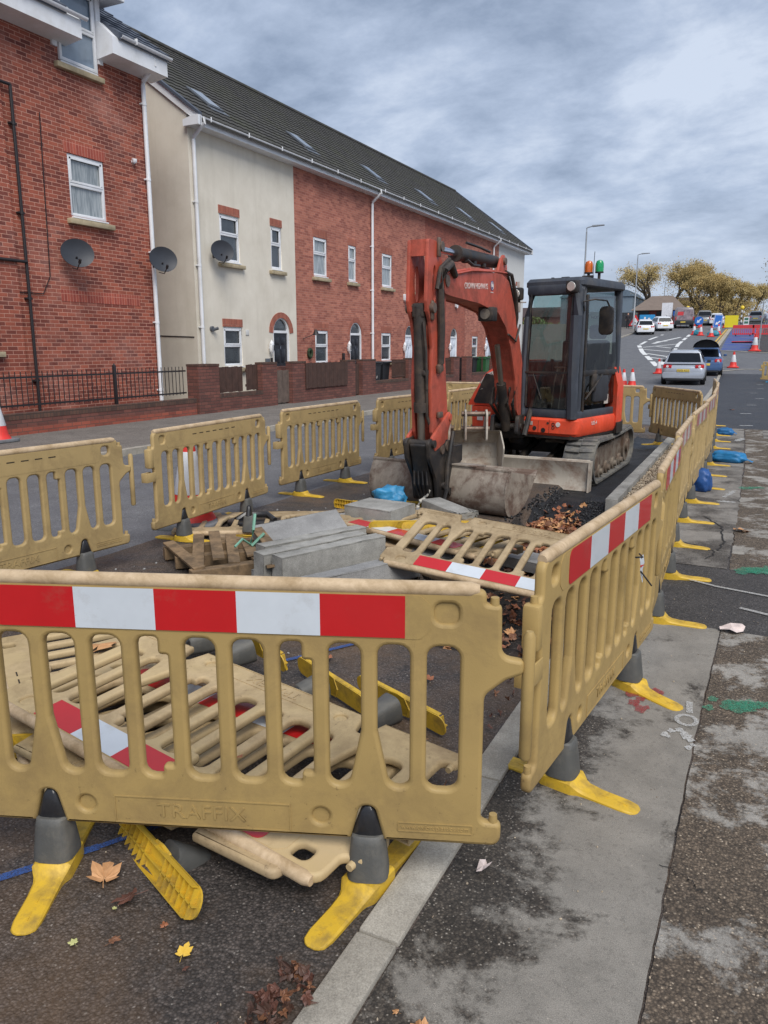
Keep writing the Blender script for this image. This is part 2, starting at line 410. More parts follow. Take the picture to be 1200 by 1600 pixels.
def strip(name, left, right, m, h=.004, step=1.0, kind='structure', side=0):
    """sheet between two polylines [(y, x)...] following the ground; side>0 gives it a kerb face that deep"""
    y0 = max(left[0][0], right[0][0]); y1 = min(left[-1][0], right[-1][0])
    def at(pl, y):
        for (ya, xa), (yb, xb) in zip(pl, pl[1:]):
            if ya <= y <= yb: return xa+(xb-xa)*(y-ya)/max(1e-6, yb-ya)
        return pl[-1][1]
    n = max(1, int((y1-y0)/step)); Y = sorted(set([y0+(y1-y0)*i/n for i in range(n+1)] + [p[0] for p in left+right if y0 <= p[0] <= y1]))
    b = MB(); rg = []
    for y in Y:
        a, c = at(left, y), at(right, y); z = zt(y)+h
        if side: rg.append([(a, y, z-side), (a, y, z), (c, y, z), (c, y, z-side)])
        else: rg.append([(a, y, z), ((a+c)/2, y, z), (c, y, z)])
    b.rings(rg, cap=False, closed=bool(side))
    o = b.build(name, m, smooth=not side, recalc=True)
    if not side:
        for p in o.data.polygons:
            if p.normal.z < 0: o.data.flip_normals(); break
    return tag(o, kind=kind)
J = lambda y: .02*noise.noise(Vector((y*6, 1, 0)))+.012*noise.noise(Vector((y*19, 2, 0)))
def jag(pl, st=.06, amp=1):
    out = []
    for (ya, xa), (yb, xb) in zip(pl, pl[1:]):
        n = max(1, int((yb-ya)/st))
        out += [(ya+(yb-ya)*i/n, xa+(xb-xa)*i/n+amp*J(ya+(yb-ya)*i/n)) for i in range(n)]
    return out+[pl[-1]]
# near kerb stones, flush with the footway
def kerbline():
    y = -2.0; i = 0
    while y < 3.7:
        L = .915; b = MB()
        b.box((-.835, y+L/2, -.052), (.125, L-.008, .14), bev=.008)
        o = b.build('kerb_stone', M_kerb); tag(o, kind='structure'); y += L; i += 1
kerbline()
strip('footway', jag([(-3, -.772), (4.72, -.76)], .06, .3), jag([(-3, -.146), (3.2, -.136), (4.72, -.11)], .025, .28), M_foot, .006, .1)
strip('footway_far', jag([(6.12, -.8), (17.3, -1.0)], .1, .5), jag([(6.12, -.14), (8, -.13), (12, -.18), (17.3, -.32)], .1, 1.2), M_foot3, .006, .1)
strip('footway_edge', jag([(-3, -.139), (3.2, -.129), (4.72, -.103)], .025, .28), [(-3, 3.5), (4.72, 3.5)], M_foot2, .004, .2)
strip('footway_edge_far', jag([(6.12, -.12), (12, -.16), (17.3, -.3)], .05, .8), [(6.12, 3.5), (17.3, 3.5)], M_foot2, .0045, .2)
strip('crossing_trench', [(4.72, -.80), (6.12, -.80)], [(4.72, 3.5), (6.12, 3.5)], M_cross, .003, .1)
strip('new_footway', [(17.3, -1.25), (45, -2.25)], [(17.3, 6), (45, 6)], M_new, .006, .5)
strip('footway_slab_patch', [(15.6, .05), (17.2, .02)], [(15.6, 3), (17.2, 3)], M_foot3, .009, .3)
# new kerb standing beside the tarmac, gravel bed behind it
def new_kerb():
    y = 8.2; n = 0
    while y < 15.2:
        L = .915; x = -1.36-.012*(y-8.2)
        b = MB(); b.box((x, y+L/2, -.06), (.125, L-.006, .255), rot=(0, 0, R(.9)), bev=.008)
        tag(b.build('kerb_stone', M_conc), kind='structure'); y += L; n += 1
new_kerb()
strip('far_kerb', [(17, -1.5), (30, -1.85), (46.4, -2.35)], [(17, -1.37), (30, -1.72), (46.4, -2.22)], M_kerb, .03, 1, side=.1)
# gravel: bed plus stones
M_gravel = concrete('gravel', S(176,158,134), S(104,92,80), kind='Object', sc=9, lo=.3, hi=.7, bump=.8)
t = NT('gravel_stones'); oi = t.coords('World'); v = t.new('ShaderNodeTexVoronoi'); t.link(oi, v.inputs['Vector']); v.inputs['Scale'].default_value = 26
sp = t.new('ShaderNodeSeparateColor'); t.link(v.outputs['Color'], sp.inputs[0])
M_stone = t.out(t.ramp(sp.outputs[0], 0, 1, S(112,98,84), S(192,176,152)), .85)
strip('gravel_bed', jag([(7.9, -1.30), (15.2, -1.38)], .1, 1), jag([(7.9, -.8), (15.2, -.82)], .1, 1), M_gravel, -.012, .1)
b = MB(); rg = random.Random(3)
_p = (1+5**.5)/2; ICO_V = [Vector(v)/1.9 for v in [(-1,_p,0),(1,_p,0),(-1,-_p,0),(1,-_p,0),(0,-1,_p),(0,1,_p),(0,-1,-_p),(0,1,-_p),(_p,0,-1),(_p,0,1),(-_p,0,-1),(-_p,0,1)]]
ICO_F = [(0,11,5),(0,5,1),(0,1,7),(0,7,10),(0,10,11),(1,5,9),(5,11,4),(11,10,2),(10,7,6),(7,1,8),(3,9,4),(3,4,2),(3,2,6),(3,6,8),(3,8,9),(4,9,5),(2,4,11),(6,2,10),(8,6,7),(9,8,1)]
def stone(b, x, y, z, r, rg):
    q = Euler((rg.random()*6, rg.random()*6, rg.random()*6)).to_matrix().to_4x4()
    T = Matrix.Translation((x, y, z)) @ q @ Matrix.Diagonal((r*rg.uniform(.7,1.3), r*rg.uniform(.6,1.1), r*rg.uniform(.5,.8), 1))
    b._add([Vector(p)*rg.uniform(.78, 1.15) for p in ICO_V], ICO_F, T)
for i in range(3600):
    y = 7.9+7.2*rg.random()**1.25; x = rg.uniform(-1.28, -.84)-.012*(y-8)
    stone(b, x, y, .0+rg.uniform(-.01, .016), rg.uniform(.008, .024), rg)
o = b.build('loose_gravel', M_stone, smooth=False, recalc=False); tag(o, 'pale angular gravel loose behind the new concrete kerb', 'gravel', kind='stuff')
# dark crumbs of fresh tarmac at the end of the filled length
M_crumb = mat('tarmac_crumb', S(30,30,32), .5, var=.3, scale=30, bump=.6, bscale=60)
b = MB()
for i in range(900):
    x = rg.uniform(-1.72, -1.36); y = 7.45+1.1*rg.random()
    stone(b, x, y, ground_z(x, y)+rg.uniform(0, .008), rg.uniform(.006, .017), rg)
for i in range(900):   # broken edge of the old surface
    y = rg.uniform(3.9, 9.0); x = -2.08+rg.gauss(0, .05)
    stone(b, x, y, ground_z(x, y)+rg.uniform(0, .01), rg.uniform(.005, .022), rg)
o = b.build('tarmac_crumbs', M_crumb, smooth=False, recalc=False); tag(o, 'loose black tarmac crumbs along the cut edge of the trench', 'rubble', kind='stuff')
# small chips on the footway
b = MB()
for i in range(420):
    x = rg.uniform(-3.2, .8); y = rg.uniform(.9, 5.5)
    if -.9 < x < -.75 or (x < -.95 and y > 3.7 and x > -2.1): continue
    stone(b, x, y, .008, rg.uniform(.0015, .0045), rg)
o = b.build('grit', M_stone, smooth=False, recalc=False); tag(o, 'pale grit scattered over the worn footway', 'grit', kind='stuff')
# kerb and pavement along the terrace
kl = [(-20, -8.72), (40, -8.72), (52, -9.4), (64, -10.65), (76, -12.9), (87, -12.9), (101, -11.7), (118, -10.2)]
off = lambda pl, d: [(y, x+d) for y, x in pl]
strip('terrace_kerb', off(kl, -.13), kl, M_kerb, .10, 1, side=.11)
strip('terrace_pavement', [(-20, -40), (118, -40)], off(kl, -.132), M_pave, .095, 2)
# markings (worn white and yellow paint)
def paintmat(name, col, lo=.3, hi=.42, sc=26, base_a=1):
    t = NT(name); co = t.coords('World'); n = t.noise(co, sc, 8, .75)
    f = t.ramp(n, lo, hi); t.out(col, .7)
    tr = t.new('ShaderNodeBsdfTransparent'); mx = t.new('ShaderNodeMixShader'); t.link(f, mx.inputs[0])
    t.link(tr.outputs[0], mx.inputs[1]); t.link(t.b.outputs[0], mx.inputs[2]); t.link(mx.outputs[0], t.n['Material Output'].inputs['Surface'])
    return t.m
M_white = paintmat('road_paint_white', S(214,214,212), .28, .4)
M_yel = paintmat('road_paint_yellow', S(206,166,60), .28, .4)
def line(pts, wd, m=M_white, name='road_marking', h=.009, zs=None):
    b = MB(); rg = []
    P = []
    for (x0, y0), (x1, y1) in zip(pts, pts[1:]):
        n = max(1, int(math.hypot(x1-x0, y1-y0)/1.0)); P += [(x0+(x1-x0)*i/n, y0+(y1-y0)*i/n) for i in range(n)]
    P.append(pts[-1])
    for i, (x, y) in enumerate(P):
        a = P[max(0, i-1)]; c = P[min(len(P)-1, i+1)]; L = math.hypot(c[0]-a[0], c[1]-a[1]) or 1
        nx, ny = -(c[1]-a[1])/L*wd/2, (c[0]-a[0])/L*wd/2
        rg.append([(x+nx, y+ny, zt(y+ny)+h), (x-nx, y-ny, zt(y-ny)+h)])
    b.rings(rg, cap=False, closed=False)
    o = b.build(name, m, smooth=False)
    if o.data.polygons[0].normal.z < 0: o.data.flip_normals()
    return tag(o, kind='structure')
def dashes(pts, dash, gap, wd):
    # walk along the polyline
    d = 0; seg = []
    for (x0, y0), (x1, y1) in zip(pts, pts[1:]):
        L = math.hypot(x1-x0, y1-y0); s = 0
        while s < L-.2:
            e = min(L, s+dash); line([(x0+(x1-x0)*s/L, y0+(y1-y0)*s/L), (x0+(x1-x0)*e/L, y0+(y1-y0)*e/L)], wd); s += dash+gap
dashes([(-6.0, 49.5), (-8.5, 60.9), (-9.7, 67.5)], 3.2, 1.1, .32)
dashes([(-9.75, 68.6), (-9.93, 75.6), (-9.7, 83)], 4, 2.4, .26)
dashes([(-5.9, 50.5), (-6.27, 60.5), (-6.8, 69), (-7.2, 84)], 3.6, 1.6, .28)
for a, c in (((-9.1, 65.4), (-6.9, 69.2)), ((-8.7, 63.1), (-6.54, 60.9)), ((-7.95, 59.2), (-6.27, 56.6)), ((-7.24, 55.8), (-6.29, 54.6)), ((-8.2, 66.4), (-6.9, 64.6))): line([a, c], .22)
line([(-8.9, 69.8), (-8.6, 72.5)], .35); line([(-8.5, 73), (-7.6, 78.5)], .28); line([(-9.0, 72.4), (-8.1, 72.9)], .4)
line([(-4.1, 63.9), (-4.36, 93)], .14, M_yel); line([(-3.8, 63.9), (-4.14, 93)], .14, M_yel)
line([(-3.62, 65), (-3.98, 93)], .3, M_kerb, 'kerb', .06)
line([(-5.0, 63.4), (-2.4, 61.6), (-.9, 60.2), (2, 59.4)], .28, M_kerb, 'kerb', .03)
line([(-2.3, 46.6), (-1.2, 48.0), (2, 48.4)], .25, M_kerb, 'kerb', .02)
t = NT('blue_surface'); co = t.coords('World'); n = t.noise(co, .8, 6, .7)
M_blue = t.out(t.ramp(n, .35, .65, S(40,66,140), S(88,98,122)), .7)
strip('blue_surface', [(62, -3.2), (68, -3.35), (93, -3.8)], [(62, -1.1), (93, -.95)], M_blue, .012, 1)
strip('right_path', [(60.5, -.85), (93, -.75)], [(60.5, 6), (93, 6)], asphalt('path_dark', S(76,74,74), S(100,98,96), .1, bump=.4), .014, 1)
# sprayed marks
def spray(name, pts, m, r=.05, seed=1):
    g = random.Random(seed); b = MB()
    for k, (x, y) in enumerate(pts):
        n = 14; rr = r*g.uniform(.7, 1.25); h = .0105+.0003*k
        b._add([(x, y, h)]+[(x+rr*math.cos(2*math.pi*i/n)*g.uniform(.6, 1.3), y+rr*1.3*math.sin(2*math.pi*i/n)*g.uniform(.6, 1.3), h) for i in range(n)], [(0, 1+i, 1+(i+1)%n) for i in range(n)])
    return tag(b.build(name, m, smooth=False, recalc=False), kind='structure')
def spline_pts(a, b_, n): return [(a[0]+(b_[0]-a[0])*i/(n-1), a[1]+(b_[1]-a[1])*i/(n-1)) for i in range(n)]
M_spg = paintmat('spray_green', S(52,150,118), .42, .66, 240); M_spw = paintmat('spray_white', S(196,196,194), .38, .60, 230)
M_spr = paintmat('spray_red', S(150,44,46), .40, .60, 230); M_spb = paintmat('spray_blue', S(48,80,140), .36, .56, 200); M_spwc = paintmat('spray_white_crisp', S(188,186,182), .36, .6, 150)
spray('paint_mark', spline_pts((-.02, 3.66), (.14, 3.74), 5), M_spg, .045, 3)
spray('paint_mark', spline_pts((-.1, 3.6), (-.09, 3.7), 2), M_spg, .03, 4)
spray('paint_mark', spline_pts((-.02, 6.1), (.14, 6.2), 4), M_spg, .07, 5)
spray('paint_mark', spline_pts((-.1, 9.9), (.04, 10.0), 3), M_spg, .07, 6)
M_spws = paintmat('spray_white_solid', S(200,200,198), .40, .64, 230)
line([(-.185, 3.62), (-.175, 3.50)], .028, M_spws, 'paint_mark', .0115)
line([(-.18+.042*math.cos(a*math.pi/8), 3.42+.05*math.sin(a*math.pi/8)) for a in range(17)], .02, M_spws, 'paint_mark', .0118)
spray('paint_mark', [(-.2, 3.31), (-.17, 3.27), (-.23, 3.29), (-.25, 3.24), (-.15, 3.24)], M_spw, .022, 8)
spray('paint_mark', [(-.135, 3.2), (-.15, 3.17)], M_spw, .014, 18)
spray('paint_mark', spline_pts((-.42, 3.5), (-.34, 3.66), 4)+[(-.38, 3.45), (-.44, 3.6)], M_spr, .03, 9)
line([(-.42, 5.72), (-.18, 5.6), (.2, 5.5)], .03, M_spwc, 'paint_mark', .012)
line([(-.02, 5.18), (.3, 5.05)], .035, M_spwc, 'paint_mark', .012)
spray('paint_mark', spline_pts((-.3, 9.2), (-.22, 9.6), 6), M_spw, .03, 10); spray('paint_mark', spline_pts((-.34, 8.9), (-.2, 8.9), 4), M_spw, .03, 11)
spray('paint_mark', spline_pts((-.36, 15), (-.3, 15.4), 4), M_spw, .06, 12)
line([(-2.15, 1.15), (-1.85, 1.62)], .035, M_spb, 'paint_mark', .008)
line([(-1.85, 1.62), (-1.72, 1.85)], .025, M_spb, 'paint_mark', .008)
line([(-2.15, 3.2), (-1.9, 3.62)], .03, M_spb, 'paint_mark', .012)
for k in range(7):   # pale skid of paint on the new tarmac
    x = -.3+.3*rg.random(); y = 18+3.3*k; line([(x-.25, y), (x, y+.1)], .12, M_spw, 'paint_mark', .012)
# cracks in the old concrete strip
M_crack = mat('crack_tar', S(30,28,26), .8, bump=.4)
def crack(pts, wd=.012, seed=1):
    g = random.Random(seed); P = []
    for a, c in zip(pts, pts[1:]):
        for i in range(9): P.append((a[0]+(c[0]-a[0])*i/9+g.uniform(-.012, .012), a[1]+(c[1]-a[1])*i/9+g.uniform(-.012, .012)))
    line(P, wd, M_crack, 'crack', .0095)
crack([(-.42, 8.0), (-.25, 7.6), (-.2, 7.0), (-.24, 6.6)], .014, 1); crack([(-.6, 6.9), (-.38, 6.75), (-.24, 6.6)], .01, 2); crack([(-.24, 6.6), (-.3, 6.3)], .01, 8)
crack([(-.16, 2.35), (-.08, 2.31), (-.03, 2.26)], .003, 4)
# ---------------------------------------------------------------- plastic barriers
def plastic(name, col, rough=.5, mud=S(112,92,66), mudamt=.5, scuff=.35, rnd=.05, fade=None, lay=0):
    t = NT(name); co = t.coords()
    n = t.noise(co, 4, 6, .6); c = t.ramp(n, .3, .7, tuple(k*.90 for k in col[:3])+(1,), tuple(k*1.07 for k in col[:3])+(1,))
    if fade: c = t.mix(t.ramp(t.noise(co, 1.7, 5, .6), .45, .7, (0,0,0,1), (.6,.6,.6,1)), c, fade)
    # thin dark and pale scuff marks in two directions
    for st, sc_ in (((1, 1, 14), 9), ((16, 1, 1.2), 7)):
        k = t.noise(co, sc_, 6, .7, .6, st); f = t.ramp(k, .66, .72, (0,0,0,1), (scuff,)*3+(1,)); c = t.mix(f, c, mud)
        k = t.noise(co, sc_*1.3, 6, .7, .9, st); f = t.ramp(k, .70, .74, (0,0,0,1), (scuff*.8,)*3+(1,)); c = t.mix(f, c, tuple(min(1, q*1.45) for q in col[:3])+(1,))
    # grime: broad film plus splashes that get denser low on the panel
    sx = t.new('ShaderNodeSeparateXYZ'); t.link(co, sx.inputs[0]); mr = t.new('ShaderNodeMapRange'); t.link(sx.outputs[2], mr.inputs[0]); mr.inputs[1].default_value = .15; mr.inputs[2].default_value = .75; mr.inputs[3].default_value = .10+lay; mr.inputs[4].default_value = lay
    g = t.noise(co, 3.2, 10, .74, .3); ad = t.new('ShaderNodeMath', operation='ADD'); t.link(g, ad.inputs[0]); t.link(mr.outputs[0], ad.inputs[1])
    f = t.ramp(ad.outputs[0], .52, .74, (0,0,0,1), (mudamt,)*3+(1,)); c = t.mix(f, c, mud)
    s_ = t.noise(co, 42, 5, .8); ad2 = t.new('ShaderNodeMath', operation='ADD'); t.link(s_, ad2.inputs[0]); t.link(mr.outputs[0], ad2.inputs[1]); c = t.mix(t.ramp(ad2.outputs[0], .70, .76, (0,0,0,1), (.55,)*3+(1,)), c, tuple(q*.6 for q in mud[:3])+(1,))
    if rnd:
        oi = t.new('ShaderNodeObjectInfo'); h = t.new('ShaderNodeHueSaturation'); m2 = t.new('ShaderNodeMapRange'); t.link(oi.outputs['Random'], m2.inputs[0]); m2.inputs[3].default_value = 1-rnd; m2.inputs[4].default_value = 1+rnd; t.link(m2.outputs[0], h.inputs['Value']); t.link(c, h.inputs['Color']); c = h.outputs[0]
    t.b.inputs['Specular IOR Level'].default_value = .35
    rr = t.new('ShaderNodeMapRange'); t.link(g, rr.inputs[0]); rr.inputs[1].default_value = .3; rr.inputs[2].default_value = .7; rr.inputs[3].default_value = rough-.08; rr.inputs[4].default_value = rough+.2
    return t.out(c, rr.outputs[0], t.bump(t.noise(co, 260, 3), .22, .002))
M_tan = plastic('barrier_plastic', S(168,142,90))
M_tan2 = plastic('barrier_plastic_faded', S(172,148,102), .55, mudamt=.6)
M_tan3 = plastic('barrier_plastic_dusty', S(174,154,122), .7, mudamt=.75, scuff=.5, lay=.05)
M_tan4 = plastic('barrier_plastic_pale', S(182,160,120), .6, mud=S(118,98,72), mudamt=.6, scuff=.45, fade=S(194,170,140), lay=.02)
M_rail = mat('weathered_rail', S(198,174,142), .6, var=.1, scale=9, dirt=S(138,114,80), damt=.75, dscale=9, dlo=.42, dhi=.66, bump=.3, bscale=200)
def tapemat(name, col, dark):
    t = NT(name); co = t.coords(); c = t.ramp(t.noise(co, 6, 5, .6), .3, .7, tuple(k*.93 for k in col[:3])+(1,), tuple(min(1, k*1.05) for k in col[:3])+(1,))
    for st, sc_, lo in (((3, 1, 16), 8, .67), ((12, 1, 5), 6, .71)): c = t.mix(t.ramp(t.noise(co, sc_, 8, .75, 1.2, st), lo, lo+.03, (0,0,0,1), (.55,.55,.55,1)), c, dark)
    c = t.mix(t.ramp(t.noise(co, 4, 9, .75), .56, .8, (0,0,0,1), (.45,.45,.45,1)), c, S(128,112,92))
    t.b.inputs['Coat Weight'].default_value = .25; return t.out(c, .35)
M_tred = tapemat('tape_red', S(186,26,30), S(96,30,28)); M_twht = tapemat('tape_white', S(198,204,210), S(118,112,104))
M_tredf = tapemat('tape_red_faded', S(176,104,96), S(140,90,80)); M_twhtf = tapemat('tape_white_faded', S(190,184,178), S(140,130,118))
M_slit = mat('dark_slit', S(48,40,28), .8, bump=0)
M_rub = mat('rubber_block', S(82,82,80), .6, var=.15, scale=9, dirt=S(130,124,112), damt=.6, dscale=5, bump=.4, bscale=120)
M_rubB = mat('rubber_tip', S(34,34,37), .3, var=.2, scale=9, dirt=S(72,70,66), damt=.4, dscale=5, bump=.3, bscale=120)
M_yfoot = mat('foot_yellow', S(206,168,48), .5, var=.08, scale=7, dirt=S(122,100,58), damt=.75, dscale=7, dlo=.46, dhi=.66, bump=.3, bscale=160, rnd=.06)
M_ribd = mat('foot_rib_shadow_grime', S(132,100,36), .8, var=.2, scale=12)
M_emb = M_tan

BARS = [.656-.143*k for k in range(10)]
def panel_meshes(hole_right, hole_left, pin=True):
    arm_ = [(.892,.775,.03),(.955,.765,.012),(.955,.725,.02),(.905,.705,.03),(.845,.655,.04)] if pin else [(.892,.80,.02),(.845,.78,.02),(.845,.655,.04)]
    o = [(-.845,.175,.02),(-.9,.175,.03),(-.9,.25,.02),(-.845,.25,.02),(-.845,.685,.02),(-.905,.685,.02),(-.905,.84,.02),(-.845,.84,.02),(-.845,.97,.045),
         (.845,.97,.03),(.845,.93,.008),(.888,.925,.012)]+arm_+[
         (.845,.25,.02),(.905,.25,.015),(.905,.175,.03),
         (.555,.175,.006),(.528,.285,.025),(.484,.285,.025),(.457,.175,.006),(-.443,.175,.006),(-.47,.285,.025),(-.514,.285,.025),(-.541,.175,.006)]
    outer = fillet(o[::-1], .02, 4)
    holes = []
    for k in range(11):
        c = .7275-.143*k; w = .0475; x0, x1 = c-w, c+w; t, b = .80, .352
        if k == 10: x0 += .0
        P = [(x1, t), (x0, t)]
        # legs of the two foot bars flare towards the bottom
        lf = any(abs(x0-.0235-f) < .03 for f in (.513, -.488)); rf = any(abs(x1+.0235-f) < .03 for f in (.513, -.488))
        if lf: P += [(x0, .53), (x0+.036, b)]
        else: P += [(x0, b)]
        if rf: P += [(x1-.036, b), (x1, .53)]
        else: P += [(x1, b)]
        if k in (3, 6):   # clip lug cut into one corner
            P = [(x1, t-.055, .006), (x1-.03, t-.055, .012), (x1-.03, t, .012), (x0, t), (x0, b), (x1-.035, b, .012), (x1-.035, b+.035, .01), (x1, b+.035, .006)]
            holes.append(fillet(P, .03, 3)); continue
        holes.append(fillet(P, .034, 4))
    for s, hh in ((1, hole_right), (-1, hole_left)):
        holes.append(rrect(s*.735-.034, .868, s*.735+.034, .93, .022))
    for c in (.366, -.37): holes.append(circ(c, .245, .026))
    return [outer]+holes
def make_barrier(label, mtan, tape=True, group=None, writing=True, plug=(True, True), tapecols=5, pin=True, tcol=None):
    tcol = tcol or (M_tred, M_twht)
    t = thing('plastic_barrier', label, 'barrier', group=group)
    me = curve_mesh(panel_meshes(*plug, pin), .036, .012, 'panel')
    b = MB(); b.bm.from_mesh(me); bpy.data.meshes.remove(me)
    # thin webs behind recesses
    for s, pl in ((1, plug[0]), (-1, plug[1])):
        if pl: b.box((s*.735, 0, .9), (.08, .012, .075))
    for c in (.366, -.37): b.cyl((c, -.006, .245), (c, .006, .245), .03, n=20)
    # rounded bar cores
    for x in BARS: b.tube([(x, 0, .33), (x, 0, .82)], .0175, 10, cap=False)
    # pin with hinge peg, pegs on the lugs
    if pin: b.tube([(.968, 0, .455), (.968, 0, .465), (.968, 0, .835), (.968, 0, .85)], [.012, .018, .018, .010], 12)
    for x, z in ((.868, .925), (.882, .25), (-.88, .25), (-.882, .84)): b.cyl((x, 0, z-.01), (x, 0, z+.022), .014, .012, 12)
    b.box((-.889, 0, .762), (.05, .06, .155), bev=.014)
    # socket strap that clasps the neighbour's pin
    for sy in (-1, 1): b.box((-.905, sy*.024, .615), (.11, .008, .075), bev=.003)
    b.box((-.958, 0, .615), (.008, .056, .075), bev=.003)
    b.cyl((.83, -.006, .56), (.83, -.006, .44), .009, n=10); b.cyl((.83, .006, .56), (.83, .006, .44), .009, n=10)
    # raised frames around the tape band, the name plate
    def rim(x0, z0, x1, z1, y, w=.004, d=.004):
        for c, dd in ((((x0+x1)/2, y, z0), (x1-x0, d, w)), (((x0+x1)/2, y, z1), (x1-x0, d, w)), ((x0, y, (z0+z1)/2), (w, d, z1-z0-w)), ((x1, y, (z0+z1)/2), (w, d, z1-z0-w))): b.box(c, dd)
    for sy in (-1, 1):
        rim(-.278, .190, .272, .278, sy*.0185); rim(.6, .212, .82, .24, sy*.0185, .003)
    for sy in (-1, 1):
        b.prism(fillet([(-.66,.822),(.66,.822),(.69,.85),(.69,.925),(.66,.952),(-.66,.952),(-.69,.925),(-.69,.85)], .02), .003, y0=(-.0195 if sy < 0 else .0165))
    b.build('panel', mtan, t)
    rb = MB(); rb.tube([(-.825, 0, .967), (-.8, 0, .968), (.8, 0, .968), (.825, 0, .967)], [.016, .0225, .0225, .016], 14)
    rb.build('top_rail', M_rail, t)
    if tape:
        for k in range(tapecols):
            x0 = -.595+.2425*k; q = MB()
            if k == 0: P = fillet([(x0-.005,.825,.02),(x0+.2425,.825,0),(x0+.2425,.950,0),(x0-.005,.950,.03)], 0)
            else: P = [(x0, .825), (x0+.2425, .825), (x0+.2425, .950), (x0, .950)]
            q.prism(P, .0014, y0=-.0215-.0002*(k % 2)); q.build('reflective_tape', tcol[k % 2], t, smooth=False)
    q = MB()
    for k in range(7):
        x = -.3+.1*k
        if not tape: q.box((x, -.0199, .905), (.055, .0015, .007))
        q.box((x, .0199, .905), (.055, .0015, .007))
    q.build('slot', M_slit, t, smooth=False)
    if writing:
        for sy in (-1, 1):
            Mx = TRS((-.005, sy*.0185, .2345), (0, 0, 0 if sy < 0 else math.pi))
            text_obj('lettering', 'TRAFFIX', .066, mtan, t, Mx, .0022, space=1.05, sx=1.08)
            Mx = TRS((.71, sy*.0185, .2255), (0, 0, 0 if sy < 0 else math.pi))
            text_obj('lettering', 'www.oxfordplastics.com', .0205, mtan, t, Mx, .0015, sx=.98)
    return t
def foot_meshes():
    y = MB(); L = .30
    st = [(-L, .012, .004, .008), (-L+.005, .024, .004, .010), (-L+.016, .035, .003, .013), (-L+.05, .041, .002, .016), (-.15, .041, .002, .019), (-.10, .043, .002, .025), (-.082, .047, .002, .032), (-.070, .054, .002, .043), (-.058, .060, .002, .054),
          (.058, .060, .002, .054), (.070, .054, .002, .043), (.082, .047, .002, .032), (.10, .043, .002, .025), (.15, .041, .002, .019), (L-.05, .041, .002, .016), (L-.016, .035, .003, .013), (L-.005, .024, .004, .010), (L, .012, .004, .008)]
    rg = []
    for yy, hw, z0, z1 in st:
        c = min(.008, (z1-z0)*.4); rg.append([(-hw, yy, z0), (hw, yy, z0), (hw, yy, z1-c), (hw-c, yy, z1), (-hw+c, yy, z1), (-hw, yy, z1-c)])
    y.rings(rg)
    for yy in (-.24, -.17, .17, .24):
        y.box((0, yy, .0165 if abs(yy) < .2 else .0145), (.006, .035, .006))
    for yy in [-.27+.035*i for i in range(16)]:
        pass
    blk = MB()
    def ring(z, hx, hy, n=20, p=.6):
        out = []
        for i in range(n):
            a = 2*math.pi*i/n; ca, sa = math.cos(a), math.sin(a)
            out.append((hx*math.copysign(abs(ca)**p, ca), hy*math.copysign(abs(sa)**p, sa), z))
        return out
    blk.rings([ring(.055, .064, .060), ring(.075, .063, .058), ring(.17, .052, .046), ring(.188, .049, .042), ring(.194, .042, .036)])
    tip = MB(); tip.rings([ring(.188, .046, .024, p=.7), ring(.194, .048, .026, p=.7), ring(.235, .034, .022, p=.8), ring(.268, .022, .0175), ring(.281, .012, .010), ring(.284, .003, .003)])
    return y, blk, tip
_fy, _fb, _ft = foot_meshes()
def ribbed():
    y = MB(); L = .30
    y.prism(fillet([(-.046,-L),(.046,-L),(.046,L),(-.046,L)], .04), .006, M=TRS((0, 0, .022), (R(-90), 0, 0)))
    for sx in (-.044, .044): y.box((sx, 0, .010), (.004, 2*L-.08, .022))
    y.box((0, 0, .011), (.005, 2*L-.02, .020))
    for k in range(17):
        yy = -.272+.034*k
        if abs(yy) > .05: y.box((0, yy, .011), (.086, .004, .020))
    for sy in (-1, 1): y.tube([(-.05, 0, .02), (-.046, sy*.05, .022), (0, sy*.075, .024), (.046, sy*.05, .022), (.05, 0, .02)], .006, 6)
    return y
_proto = bpy.data.objects
FY = _fy.build('foot', M_yfoot); FR = ribbed().build('ribbed_foot', M_yfoot); FB = _fb.build('rubber_block', M_rub); FT = _ft.build('rubber_tip', M_rubB)
def add_foot(t, x, ang, tip=True, z=0):
    c = FY.copy(); COL.objects.link(c); c.parent = t; c.location = (x, 0, z); c.rotation_euler = (0, 0, ang)
    d = FB.copy(); COL.objects.link(d); d.parent = c; d.rotation_euler = (0, 0, -ang)
    if tip: e = FT.copy(); COL.objects.link(e); e.parent = c; e.rotation_euler = (0, 0, -ang)
def place_b(proto, label, c, ang, feet=(0, 0), first=False, z=0):
    o = proto if first else dup(proto, label)
    o['label'] = label; o.location = (c[0], c[1], z); o.rotation_euler = (0, 0, R(ang))
    if feet:
        add_foot(o, .508, R(feet[1])); add_foot(o, -.49, R(feet[0]))
    return o
G1 = 'barriers fencing in the roadworks'
PT = make_barrier('x', M_tan, True, G1, True, (True, False))
PF = make_barrier('x', M_tan2, True, G1, False, (True, False), tcol=(M_tredf, M_twhtf))
PD = make_barrier('x', M_tan2, False, G1, True, (False, True))
lay_tape = make_barrier('x', M_tan3, True, 'barriers lying flat inside the works', True, (True, False), pin=False)
lay_a = make_barrier('x', M_tan4, True, 'barriers lying flat inside the works', True, (True, False), pin=False)
lay_a2 = make_barrier('x', M_tan4, False, 'barriers lying flat inside the works', False, (False, False), pin=False)
lay_tape2 = make_barrier('x', M_tan3, False, 'barriers lying flat inside the works', False, (False, False), pin=False)
# standing line, front and right (tape outwards)
fr = dup(PT); place_b(fr, 'nearest and largest tan barrier, red and white tape, facing the viewer', (-1.436, 1.67), 20.9, (8, -26), True)
